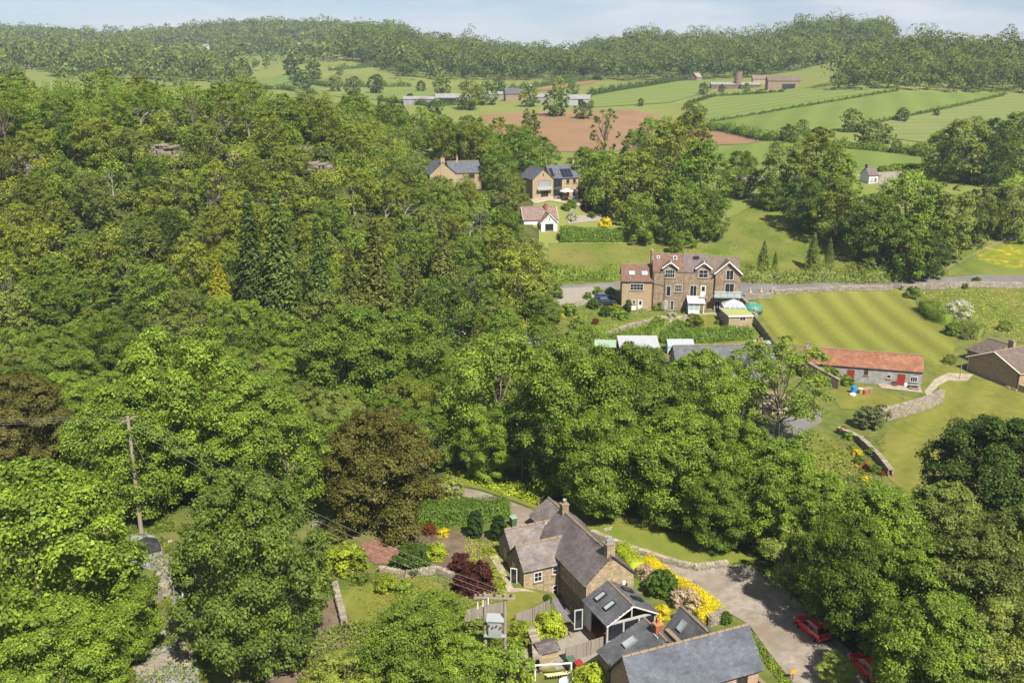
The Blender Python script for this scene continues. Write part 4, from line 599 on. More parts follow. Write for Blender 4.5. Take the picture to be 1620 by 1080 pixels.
def crown_mesh(name, seed, R, z0, H, shape='round', nl=40, ns=13, nq=60, leaf=.27, lr=(.2, .33), flat=.78, core=.12, droop=0., gap=0.):
    """leaf clumps: limbs' lobes -> sprays -> leaves; returns mesh and lobe centres"""
    rng = np.random.default_rng(seed); f = PROF[shape]
    hh = H - z0; ii = np.arange(nl) + .5
    t = np.clip(ii / nl + rng.normal(0, .04, nl), .03, .97); az = ii * 2.39996 + rng.normal(0, .3, nl); prof = f(t)
    L_ = R * rng.uniform(lr[0], lr[1], nl) * np.clip(prof + .25, .45, 1)
    rad = np.maximum(prof * R * rng.uniform(.86, 1.1, nl) - L_ * .8, 0)
    LC = np.stack([np.cos(az) * rad, np.sin(az) * rad, z0 + t * hh - L_ * .5 * (t > .75)], -1)
    keep = rng.uniform(0, 1, nl) > gap; LC = LC[keep]; L_ = L_[keep]; nl = len(LC)
    ctr = np.array([0, 0, z0 + hh * .40]); out = unit((LC - ctr) * np.array([1, 1, .9]))
    d = unit(rng.normal(0, 1, (nl, ns, 3)) + out[:, None] * .75 + np.array([0, 0, .35])); sc = LC[:, None] + d * (L_[:, None, None] * np.array([1, 1, flat])) * rng.uniform(.72, 1.05, (nl, ns, 1))
    g = rng.normal(0, 1, (nl, ns, nq, 3)) * (L_[:, None, None, None] * np.array([.21, .21, .14])); C = (sc[:, :, None] + g)
    C[..., 2] -= droop * (g[..., 0] ** 2 + g[..., 1] ** 2) / (L_[:, None, None] + .1) * 2
    N = d[:, :, None] * .55 + unit(g) * .35 + np.array([0, 0, .55]) + rng.normal(0, .38, (nl, ns, nq, 3))
    C = C.reshape(-1, 3); N = N.reshape(-1, 3)
    nc = int(len(C) * core)
    if nc:                                   # scattered inner leaves
        tt = rng.uniform(.05, .85, nc); a2 = rng.uniform(0, 6.28, nc); rr = np.sqrt(rng.uniform(0, 1, nc)) * f(tt) * R * .72
        C = np.concatenate([C, np.stack([np.cos(a2) * rr, np.sin(a2) * rr, z0 + tt * hh], -1)]); N = np.concatenate([N, rng.normal(0, 1, (nc, 3)) + [0, 0, .6]])
    V, F = leafmesh(C, N, leaf, rng)
    return mesh_np(name, V, F), LC
def trunk_mesh(name, seed, LC, z0, H, r0, nlimb=9, top=.62):
    rng = random.Random(seed); m = MB(); tp = [(0, 0, -1.2)]; a = H * top
    for k in range(1, 6): tp.append((rng.uniform(-.1, .1) * k * .4, rng.uniform(-.1, .1) * k * .4, a * k / 5))
    m.tube(tp, [r0 * 1.25, r0, r0 * .85, r0 * .7, r0 * .5, r0 * .22], 7)
    for c in sorted(LC.tolist(), key=lambda c: rng.random())[:nlimb]:
        c = Vector(c); zz = min(max(z0 * .75, c.z * .55), a * .9); k = zz / a * 5; i = min(int(k), 4); p = Vector(tp[i]).lerp(Vector(tp[i + 1]), k - i)
        mid = p.lerp(c, .5) + Vector((rng.uniform(-.3, .3), rng.uniform(-.3, .3), -.25))
        m.tube([p, mid, c], [r0 * .38, r0 * .26, r0 * .08], 5, cap=False)
        e = mid.lerp(c, .3) + Vector((rng.uniform(-1, 1), rng.uniform(-1, 1), rng.uniform(.3, 1.2)))
        m.tube([mid, e], [r0 * .18, r0 * .05], 4, cap=False)
    me = bpy.data.meshes.new(name); me.from_pydata(m.v, [], m.f); me.update(); me.polygons.foreach_set('use_smooth', [True] * len(me.polygons)); return me
PROTO = {}
def proto(key, seed, R, z0, H, tr=.3, nlimb=9, top=.62, **k):
    cm, LC = crown_mesh('crown_' + key, seed, R, z0, H, **k); cm.materials.append(MATS['leaf_ash'])
    t = trunk_mesh('trunk_' + key, seed, LC, z0, H, tr, nlimb, top); t.materials.append(MATS['bark'])
    PROTO[key] = (R, H, cm, t)
# close trees
proto('big1', 1, 5, 1.2, 12.5, nl=58, ns=14, nq=84, leaf=.205, shape='round', flat=.85, lr=(.17, .34)); proto('big2', 2, 5, 1.2, 12.5, nl=66, ns=12, nq=84, leaf=.195, lr=(.15, .3), flat=.9); proto('big3', 3, 5, 1.5, 13, nl=46, ns=16, nq=84, leaf=.21, shape='spread', lr=(.2, .36), flat=.7)
proto('ash1', 4, 5, 2.5, 12.5, nl=46, ns=11, nq=40, leaf=.24, shape='tall', lr=(.18, .3), flat=.6, core=.06, gap=.1, nlimb=16); proto('open1', 5, 5, 3.5, 11.5, nl=38, ns=10, nq=36, leaf=.25, shape='spread', lr=(.18, .31), flat=.5, core=.02, gap=.15, nlimb=22, tr=.22, top=.45)
proto('yew1', 6, 5, .6, 10, nl=90, ns=12, nq=80, leaf=.19, shape='dome', lr=(.15, .26), flat=.6, droop=.5, core=.2)
# trees further up the slope
for i, (sh, lrr, fl) in enumerate([('round', (.22, .40), .9), ('tall', (.2, .36), .95), ('spread', (.2, .36), .8), ('tall', (.16, .30), .95), ('round', (.16, .32), .85)]):
    proto('mid%d' % i, 20 + i, 5, 1.2, 12.5 + i % 2, shape=sh, nl=40, ns=10, nq=32, leaf=.33, lr=lrr, flat=fl, nlimb=7)
proto('thin0', 30, 4, 3, 13, shape='tall', nl=26, ns=8, nq=13, leaf=.36, lr=(.16, .28), gap=.12, core=.03, nlimb=18); proto('poplar', 31, 1.6, .8, 14, shape='column', nl=34, ns=8, nq=16, leaf=.34, lr=(.3, .5), nlimb=5, top=.8)

def spruce(key, seed, R, H, leaf, dr):
    """whorled boughs that sweep down, shorter towards the tip"""
    rng = np.random.default_rng(seed); C = []; N = []
    for k in range(30):
        t = k / 30; r = R * (1 - t) ** .85 * rng.uniform(.85, 1.1) + .12; nb = int(6 + 8 * (1 - t)); a0 = rng.uniform(0, 6.28)
        for j in range(nb):
            az = a0 + 6.283 * j / nb + rng.normal(0, .12); rr = r * rng.uniform(.75, 1.12); q = int(10 + 26 * (1 - t)); s_ = np.sqrt(rng.uniform(.03, 1, q)); lat = rng.normal(0, .13, q) * rr * s_
            ca, sa = math.cos(az), math.sin(az); C.append(np.stack([ca * rr * s_ - sa * lat, sa * rr * s_ + ca * lat, .5 + t * (H - .5) + .12 * rr - dr * rr * s_ ** 1.6 - rng.uniform(0, .25, q)], -1)); N.append(np.stack([ca * .5 * s_, sa * .5 * s_, np.full(q, .9)], -1) + rng.normal(0, .35, (q, 3)))
    V, F = leafmesh(np.concatenate(C), np.concatenate(N), leaf, rng, asp=.4); cm = mesh_np('crown_' + key, V, F); cm.materials.append(MATS['leaf_spruce']); t = trunk_mesh('trunk_' + key, seed, np.zeros((0, 3)), .5, H, .22, 0, .97); t.materials.append(MATS['bark']); PROTO[key] = (R, H, cm, t)
spruce('conif0', 32, 2.9, 14, .5, .42); spruce('conif1', 33, 3.5, 13.5, .55, .55)
# trees in the fields
for i, sh in enumerate(('round', 'spread', 'tall')): proto('far%d' % i, 40 + i, 5, .8, 10.5, shape=sh, nl=24, ns=7, nq=9, leaf=.85, lr=(.24, .4), nlimb=4)
# shrubs
proto('shrub0', 50, 1.5, .05, 2.1, shape='dome', nl=22, ns=10, nq=22, leaf=.17, lr=(.26, .42), tr=.06, nlimb=5); proto('shrub1', 51, 1.5, .05, 2.4, shape='spread', nl=20, ns=9, nq=18, leaf=.16, lr=(.24, .42), tr=.05, nlimb=7, core=.05)
proto('ball', 52, 1.5, .05, 2.5, shape='round', nl=80, ns=9, nq=10, leaf=.17, lr=(.16, .2), tr=.06, nlimb=3, core=.2); proto('pillar', 53, .9, .02, 3.2, shape='column', nl=90, ns=8, nq=9, leaf=.14, lr=(.26, .32), tr=.06, nlimb=3, core=.2)
# a bare dead tree
def dead_mesh(seed, H):
    rng = random.Random(seed); m = MB()
    def br(p, d, l, r, k):
        e = p + d * l; q = p.lerp(e, .5) + Vector((rng.uniform(-.1, .1), rng.uniform(-.1, .1), rng.uniform(-.05, .1))) * l; m.tube([p, q, e], [r, r * .8, r * .55], 5 if k > 2 else 3, cap=False)
        if k > 0:
            for _ in range(3 if k > 1 else 4):
                s = rng.uniform(.35, 1); nd = (d + Vector((rng.uniform(-1, 1), rng.uniform(-1, 1), rng.uniform(-.3, .7))) * .85).normalized(); br(p.lerp(e, s), nd, l * rng.uniform(.5, .8), r * .5, k - 1)
    br(Vector((0, 0, -.5)), Vector((0, 0, 1)), H * .36, H * .022, 4)
    me = bpy.data.meshes.new('bare_limbs'); me.from_pydata(m.v, [], m.f); me.update(); return me
DEADM = [dead_mesh(s, 10) for s in (3, 5)]
for d in DEADM: d.materials.append(MATS['bark_pale'])
TREES = []                                   # (x, y, crown radius) of every tree placed so far
rngT = random.Random(77)
def tree_at(p, key, mat, R, label, cat='tree', group=None, name='tree', hk=1., rz=None, track=True, bark=None):
    R0, H0, cm, tk = PROTO[key]; s = R / R0
    t = empty(name, (p[0], p[1], p[2] - .05), rngT.uniform(0, 6.28) if rz is None else rz, label, cat, group); t.scale = (s * rngT.uniform(.88, 1.12), s * rngT.uniform(.88, 1.12), s * hk)
    setmat(link('crown', cm, parent=t), mat); k = link('trunk', tk, parent=t)
    if bark: setmat(k, bark)
    if track: TREES.append((p[0], p[1], R))
    return t
def tree_px(key, mat, u, v, r, label, cat='tree', name='tree', hk=1., group=None, bark=None, k=None):
    """a tree whose crown is seen centred at u, v and r wide; it is stood on the ground below that"""
    R0, H0 = PROTO[key][:2]; H = H0 / R0 * hk; kk = H * .55 if k is None else k; d_ = 120.
    for _ in range(5):
        R = .95 * r * d_ / FPX; p = G(u, v, 0, R * kk); d_ = (p + Vector((0, 0, R * kk - CAMZ))).length
    return tree_at(p, key, mat, R, label, cat, group, name, hk)
def dead_at(p, H, label, group=None, i=0):
    t = empty('dead_tree', p, rngT.uniform(0, 6), label, 'dead tree', group); t.scale = (H / 10,) * 3; link('limbs', DEADM[i], parent=t); return t
# ---------------------------------------------------------------- hedges, walls, fences
def pxs(*p): return [G(u, v) for u, v in p]
def resample(P, step):
    out = []
    for a, b in zip(P[:-1], P[1:]):
        n = max(1, int((b - a).length / step)); out += [a.lerp(b, i / n) for i in range(n)]
    return out + [P[-1]]
def hedge(label, P, w, h, mat, leaf=.15, cover=1.5, rough=.12, cat='hedge', name='hedge', seed=1, sink=.3, kind=None):
    rng = np.random.default_rng(seed); P = [Vector(p[:2]) for p in P]; Q = resample(P, max(w * .6, .8)); m = MB(); prev = None
    def hh(s): return h * (1 + rough * .8 * math.sin(s * .9 / max(h, 1) + seed) + rough * .5 * math.sin(s * 2.3 / max(h, 1)))
    S = 0; sec = []
    for i, p in enumerate(Q):
        d = (Q[min(i+1, len(Q)-1)] - Q[max(i-1, 0)]).normalized(); n = Vector((-d.y, d.x)); z = gz(p.x, p.y); k = hh(S) * .9; ww = w * .42
        a = p + n * ww; b = p - n * ww; b0 = len(m.v); m.v += [(a.x, a.y, z - sink), (a.x, a.y, z + k * .93), (b.x, b.y, z + k * .93), (b.x, b.y, z - sink)]
        if i: q = b0 - 4; m.f += [(q, q+1, b0+1, b0), (q+1, q+2, b0+2, b0+1), (q+2, q+3, b0+3, b0+2)]
        else: m.f.append((b0+3, b0+2, b0+1, b0))
        sec.append((p, n, z, hh(S), d)); S += (Q[i+1] - p).length if i < len(Q) - 1 else 0
    e = len(m.v) - 4; m.f.append((e, e+1, e+2, e+3)); per = w + 2 * h; nl = int(S * per * cover / (leaf * leaf * .45))
    ii = rng.uniform(0, len(sec) - 1.001, nl); k0 = ii.astype(int); f = (ii - k0)[:, None]
    A = np.array([(p.x, p.y, z, k, n.x, n.y) for p, n, z, k, d in sec]); B = A[k0] * (1 - f) + A[k0 + 1] * f; s = rng.uniform(0, per, nl)
    side = np.where(s < h, 1, np.where(s < h + w, 0, -1)); off = np.where(side == 0, (s - h) / w - .5, side * .5) * w; zz = np.where(side == 1, s / h, np.where(side == 0, 1, (s - h - w) / h)) * B[:, 3]
    rd = rng.normal(0, rough * .5 + .03, (nl, 3)); C = np.stack([B[:, 0] + B[:, 4] * off, B[:, 1] + B[:, 5] * off, B[:, 2] + zz], -1) + rd * min(h, 2); C[:, 2] = np.maximum(C[:, 2], B[:, 2] + .02)
    N = np.stack([B[:, 4] * side, B[:, 5] * side, np.where(side == 0, 1.0, .35)], -1) + rng.normal(0, .45, (nl, 3)); V, F = leafmesh(C, N, leaf, rng)
    nv = len(m.v); V = np.concatenate([np.array(m.v, float), V]); F = np.concatenate([np.array(m.f), F + nv]); o0 = V.mean(0) * np.array([1, 1, 0]); V = V - o0
    o = link(name, mesh_np(name, V, F), mat, loc=tuple(o0)); return tag(o, label, cat, kind=kind)
def stone_wall(label, P, h, w, mat='stone_block', core='rubble', st=.42, seed=0, coping=True, cat='wall', name='stone_wall'):
    rng = random.Random(seed); Q = resample([Vector(p[:2]) for p in P], 1.0); o0 = Q[0]; r = empty(name, (o0.x, o0.y, 0), 0, label, cat); m = MB()
    def at(s):
        for a, b in zip(Q[:-1], Q[1:]):
            l = (b - a).length
            if s <= l: d = (b - a) / l; return a + d * s, d
            s -= l
        d = (Q[-1] - Q[-2]).normalized(); return Q[-1], d
    T_ = sum((b - a).length for a, b in zip(Q[:-1], Q[1:])); mc = MB()
    for i, p in enumerate(Q):
        d = (Q[min(i+1, len(Q)-1)] - Q[max(i-1, 0)]).normalized(); n = Vector((-d.y, d.x)) * (w * .42); z = gz(p.x, p.y); b0 = len(mc.v)
        for q, zz in ((p+n, -.5), (p+n, h*.96), (p-n, h*.96), (p-n, -.5)): mc.v.append((q.x-o0.x, q.y-o0.y, z+zz))
        if i: q = b0 - 4; mc.f += [(q,q+1,b0+1,b0),(q+1,q+2,b0+2,b0+1),(q+2,q+3,b0+3,b0+2)]
    mc.build('core', core, r); rowh = st * .48; nr = max(1, int(h / rowh))
    for k in range(nr):
        s = rng.uniform(0, st)
        while s < T_:
            l = st * rng.uniform(.6, 1.4); p, d = at(min(s + l / 2, T_)); n = Vector((-d.y, d.x)); z = gz(p.x, p.y) + (k + .5) * h / nr
            for sg in (-1, 1):
                c = p + n * sg * (w * .42); mw = Matrix.Translation((c.x - o0.x, c.y - o0.y, z)) @ Matrix.Rotation(math.atan2(d.y, d.x) + rng.uniform(-.06, .06), 4, 'Z') @ Matrix.Rotation(rng.uniform(-.06, .06), 4, 'Y'); m.box(-l*.47, -.1 - rng.uniform(0, .04), -rowh*.46, l*.47, .1, rowh*.46, mw)
            s += l
    if coping:
        s = 0
        while s < T_:
            l = st * rng.uniform(.5, 1.0); p, d = at(min(s + l/2, T_)); mw = Matrix.Translation((p.x-o0.x, p.y-o0.y, gz(p.x, p.y) + h + .06)) @ Matrix.Rotation(math.atan2(d.y, d.x) + rng.uniform(-.1, .1), 4, 'Z') @ Matrix.Rotation(rng.uniform(-.12, .12), 4, 'Y'); m.box(-l*.46, -w*.55, -.1, l*.46, w*.55, rng.uniform(.05, .16), mw); s += l
    tag(m.build('stones', mat, r), kind='stuff'); return r
def board_fence(label, P, h, mat='wood_grey', bw=.15, post=2.4, name='board_fence'):
    Q = [Vector(p[:2]) for p in P]; r = empty(name, (Q[0].x, Q[0].y, gz(*Q[0])), 0, label, 'fence'); z0 = r.location.z; rng = random.Random(len(label)); bm_ = None; pm = None
    for a, b in zip(Q[:-1], Q[1:]):
        L_ = (b - a).length; an = math.atan2((b - a).y, (b - a).x); n = int(L_ / bw)
        for i in range(n):
            p = a.lerp(b, (i + .5) / n); l = (p.x - Q[0].x, p.y - Q[0].y, gz(p.x, p.y) - z0 + rng.uniform(-.015, .015)); ro = (0, rng.uniform(-.012, .012), an)
            if bm_ is None: bm_ = MB().box(-bw*.47, -.012, -.2, bw*.47, .012, h).build('board', mat, r, loc=l, rot=ro)
            else: link('board', bm_.data, parent=r, loc=l, rot=ro)
        for i in range(int(L_ / post) + 1):
            p = a.lerp(b, min(1, i * post / L_)); l = (p.x - Q[0].x + .06 * math.sin(an), p.y - Q[0].y - .06 * math.cos(an), gz(p.x, p.y) - z0)
            if pm is None: pm = MB().box(-.05, -.05, -.3, .05, .05, h + .05).build('post', mat, r, loc=l, rot=(0, 0, an))
            else: link('post', pm.data, parent=r, loc=l, rot=(0, 0, an))
        for zz in (.3, h - .3): pa, pb = [Vector((q.x - Q[0].x - .05 * math.sin(an), q.y - Q[0].y + .05 * math.cos(an), gz(q.x, q.y) - z0 + zz)) for q in (a, b)]; MB().tube([pa, pb], .04, 4).build('rail', mat, r)
    return r
def rail_fence(label, P, h=1.1, step=2.0, mat='wood_pole', rails=2):
    Q = resample([Vector(p[:2]) for p in P], step); r = empty('rail_fence', (Q[0].x, Q[0].y, gz(*Q[0])), 0, label, 'fence'); T_ = [Vector((q.x - Q[0].x, q.y - Q[0].y, gz(q.x, q.y) - r.location.z)) for q in Q]; pm = MB().box(-.06, -.06, -.3, .06, .06, h).build('post', mat, r, loc=T_[0])
    for t in T_[1:]: link('post', pm.data, parent=r, loc=t)
    for k in range(rails):
        for a, b in zip(T_[:-1], T_[1:]): z = Vector((0, 0, h * (.9 - .42 * k))); MB().tube([a + z, b + z], .045, 4).build('rail', mat, r)
    return r
hedge('tall clipped green hedge between the dark yew and the lane', pxs((632,832),(700,828),(760,822),(803,814)), 2.2, 2.6, 'leaf_hedge', leaf=.18)
hedge('bright golden hedge curving along the lane beyond the cottage', pxs((1020,893),(1060,922),(1100,948),(1138,974),(1105,984)), 1.5, 1.1, 'leaf_yellow', leaf=.15, cover=1.8)
hedge('rounded lime green hedge beside the cottage gable', pxs((975,878),(995,893),(1008,905)), 2.0, 1.5, 'leaf_lime', leaf=.15)
hedge('long neatly clipped hedge above the meadow', pxs((886,380),(960,380),(1042,379)), 3, 3.0, 'leaf_hedge', leaf=.3)
hedge('clipped dark hedge behind the glass greenhouse and the annex', pxs((1045,541),(1120,540),(1188,534)), 2, 2.4, 'leaf_hedge', leaf=.24, seed=4)
hedge('bushy mixed hedge behind the green roofed shelter', pxs((918,545),(965,545),(1010,540),(1040,540)), 3, 2.6, 'leaf_ash', leaf=.26, rough=.35, seed=2)
hedge('dark box hedge at the right of the striped lawn', pxs((1462,490),(1480,505),(1500,512)), 3, 2.2, 'leaf_ash', leaf=.25, rough=.3, seed=3); hedge('low olive hedge above the bungalow roof', pxs((1512,522),(1535,530),(1552,535)), 4, 2.4, 'leaf_olive', leaf=.25, rough=.15, seed=5)
hedge('rough bushy hedge along the road below the meadow', pxs((1170,442),(1240,445),(1330,443),(1430,440)), 3.5, 2.2, 'leaf_olive', leaf=.34, rough=.55, seed=6); hedge('overgrown hedge between the meadow and the driveway', pxs((872,442),(920,440),(972,440)), 3, 2.2, 'leaf_ash', leaf=.3, rough=.5, seed=7)
hedge('dark field hedge under the hay field', pxs((1250,224),(1300,231),(1380,238),(1470,248)), 3, 1.8, 'leaf_maple', leaf=.6, rough=.6, seed=8); hedge('dark field hedge at the tip of the brown field', pxs((1105,203),(1150,208),(1215,222),(1270,227)), 4, 2.2, 'leaf_maple', leaf=.7, rough=.7, seed=9)
hedge('low roadside hedge beside the small cottage', pxs((1392,272),(1430,269),(1465,268)), 2.5, 1.8, 'leaf_maple', leaf=.5, seed=10); hedge('scrubby strip between upper lane and right trees', pxs((1425,281),(1500,283),(1620,290),(1740,292)), 4, 2.0, 'leaf_ash', leaf=.5, rough=.5, seed=11)
for i, (w, h, pts, l) in enumerate(((1.2, .8, ((1125,193),(1200,182),(1280,168),(1420,144)), 'middle field wall with scrub climbing to the right wood'), (1.2, .8, ((1345,206),(1400,192),(1480,176),(1590,150)), 'upper field wall with small bushes in the hay field'), (1.6, 1.2, ((1085,166),(1130,153),(1190,149),(1240,146)), 'hedge below the silo farm'), (3, 2.2, ((780,146),(850,138),(905,130),(950,126)), 'hedge along the ploughed strip'), (3, 2.4, ((930,153),(990,142),(1060,130),(1100,127)), 'hedge climbing to the long wood'), (3, 2.2, ((460,127),(520,138),(580,138),(650,137)), 'hedge across the left green fields'), (3, 2, ((600,160),(680,168),(760,165)), 'hedge below the long farm barn'), (3, 2, ((392,141),(450,142),(500,150)), 'hedge below the sloping green field'), (3, 2.4, ((520,112),(570,108),(620,104)), 'hedge along the top of the left green field'))): hedge(l, pxs(*pts), w, h, 'leaf_dark', leaf=.8, rough=.8, cover=1.2, seed=20 + i, cat='hedge', name='hedgerow')
stone_wall('low mossy drystone wall edging the mown verge by the lane', pxs((935,846),(960,856),(1000,872),(1050,889),(1098,901),(1148,896)), .55, .6, st=.5)
stone_wall('tall pale rubble garden wall in front of the barn lawn', pxs((1392,666),(1420,660),(1460,648),(1488,636)), 2.0, .7, core='stone_warm', st=.5, seed=1); stone_wall('long stone wall between road and striped lawn', pxs((1222,466),(1300,462),(1410,458)), 1.0, .6, st=.6, seed=2); stone_wall('roadside stone wall above the rough paddock', pxs((1425,459),(1500,457),(1620,455),(1750,453)), 1.2, .6, st=.6, seed=3); stone_wall('stone wall down the side of the parking bay', pxs((1172,476),(1185,490),(1196,500)), 1.1, .6, st=.6, seed=4); stone_wall('short stone wall at the end of the parking bay', pxs((1175,473),(1220,471),(1224,462)), 1.0, .5, st=.6, seed=5)
stone_wall('curved mossy wall behind the flower border and lawn', pxs((1325,684),(1360,700),(1390,728),(1408,752)), .9, .7, st=.55, seed=6); stone_wall('tumbled stone retaining wall in the cottage garden', pxs((530,930),(535,950),(545,990)), .7, .6, st=.45, seed=7); stone_wall('dry stone edge around the raised cottage bed', pxs((600,905),(640,912),(690,905),(715,915)), .6, .5, st=.4, seed=8)
stone_wall('collapsing drystone wall below the big lime tree', pxs((228,965),(255,945),(290,930),(315,925)), 1.3, .8, st=.5, seed=9); stone_wall('rough stone wall at the bottom left edge', pxs((60,1080),(110,1072),(160,1058)), 1.1, .7, st=.5, seed=10); stone_wall('rubble bank wall behind the tiny stone shed', pxs((838,1010),(848,1035),(850,1062)), 1.4, .8, st=.45, seed=11); stone_wall('stone wall end beside the golden hedge', pxs((1118,990),(1135,984),(1143,975)), 1.0, .6, st=.4, seed=12)
stone_wall('pink stone rockery along the terrace garden', pxs((945,541),(975,527),(1000,517),(1045,508)), .7, .8, st=.6, seed=13)
board_fence('tall weathered board fence below the glazed garden room', pxs((895,1048),(935,1036),(1000,1016),(1035,1004)), 1.75); board_fence('short weathered fence between cottage lawn and yard', pxs((815,990),(845,980),(870,966)), 1.4); board_fence('weathered fence panel behind the transformer poles', pxs((735,985),(765,978),(797,972)), 1.5); board_fence('dark board fence between the gardens and the striped lawn', pxs((1192,512),(1206,530),(1222,552),(1234,568)), 1.8, bw=.3)
rail_fence('two rail fence at the far end of the verge', pxs((852,800),(872,790),(900,778))); rail_fence('timber rail fence beside the dark yew', pxs((495,835),(520,838),(560,845))); rail_fence('pale rail fence on the buttercup meadow edge', pxs((1495,432),(1540,408),(1590,385),(1620,372)), 1.2, 5)
# ---------------------------------------------------------------- shrubs
def S(key, mat, u, v, r, label, hk=1., cat='shrub', name='shrub', k=.55): return tree_px(key, mat, u, v, r, label, cat, name, hk, k=k)
S('pillar','leaf_yewclip',752,834,14,'left of two clipped dark yew columns by the garden hedge',cat='topiary',name='clipped_yew',k=1.3); S('pillar','leaf_yewclip',788,840,13,'right of two clipped dark yew columns by the garden hedge',cat='topiary',name='clipped_yew',k=1.3)
S('ball','leaf_box',1047,926,24,'big round dark green bush beside the golden hedge'); S('shrub1','petal_pink',1085,950,20,'large pale pink flowering shrub between round bush and golden hedge'); S('shrub1','petal_pink',1020,906,14,'smaller pale pink flowering shrub by the cottage gable'); S('shrub0','leaf_yellow',1047,968,14,'golden yellow mound by the garden room'); S('shrub0','leaf_yellow',1075,975,12,'low golden mound beside the slate roof'); S('ball','leaf_box',1148,978,11,'small green bush at the tip of the golden hedge')
S('ball','leaf_rust',680,839,12,'round rust brown shrub under the garden hedge'); S('shrub0','leaf_yellow',702,842,10,'bright yellow shrub beside the rust brown ball'); S('shrub0','leaf_box',650,884,29,'wide green mound with white blossom in the cottage garden'); S('shrub0','leaf_lime',690,872,18,'lime green mound right of the white blossom'); S('shrub0','petal_white',665,880,9,'patch of white blossom on the green mound',hk=1.4,k=.9); S('shrub0','petal_white',648,890,6,'smaller patch of white blossom on the green mound',hk=1.4,k=1.2); S('shrub0','leaf_lime',628,892,13,'left lime green mound of the garden bed')
S('shrub0','leaf_purple',728,895,20,'left purple leaved shrub in the cottage garden',hk=1.2); S('shrub0','leaf_purple',758,915,25,'large purple leaved shrub in front of the cottage path',hk=1.2); S('shrub0','leaf_purple',738,925,22,'purple shrub nearest the transformer poles',hk=1.2)
for i, (u, v, r) in enumerate(((776,895,9),(785,908,9),(792,920,10),(796,935,8),(775,868,12))): S('shrub0','leaf_lime',u,v,r,'%s lime yellow mound along the cottage path' % ('first','second','third','fourth','widest')[i],hk=.55)
S('shrub0','leaf_lime',545,885,34,'big bright green shrub left of the brick patio'); S('shrub0','leaf_ash',570,915,14,'small green shrub below the bright one beside the wall'); S('shrub1','leaf_lime',610,925,18,'yellow green shrub on the cottage garden grass'); S('shrub0','leaf_ash',640,930,17,'green shrub on the garden grass below the white blossom'); S('shrub1','leaf_pale',655,960,24,'straggly pale shrub in the middle of the garden'); S('ball','leaf_box',866,948,8,'little round box ball by the cottage front wall'); S('shrub1','leaf_grey',652,852,12,'grey shrub in the bare bed under the hedge'); S('shrub1','leaf_grey',672,860,9,'small grey shrub beside it in the bare bed'); S('shrub1','leaf_pale',715,775,22,'pale yellow flowering shrub behind the garden hedge'); S('shrub1','leaf_rust',830,1015,7,'small rusty shrub left of the stone shed')
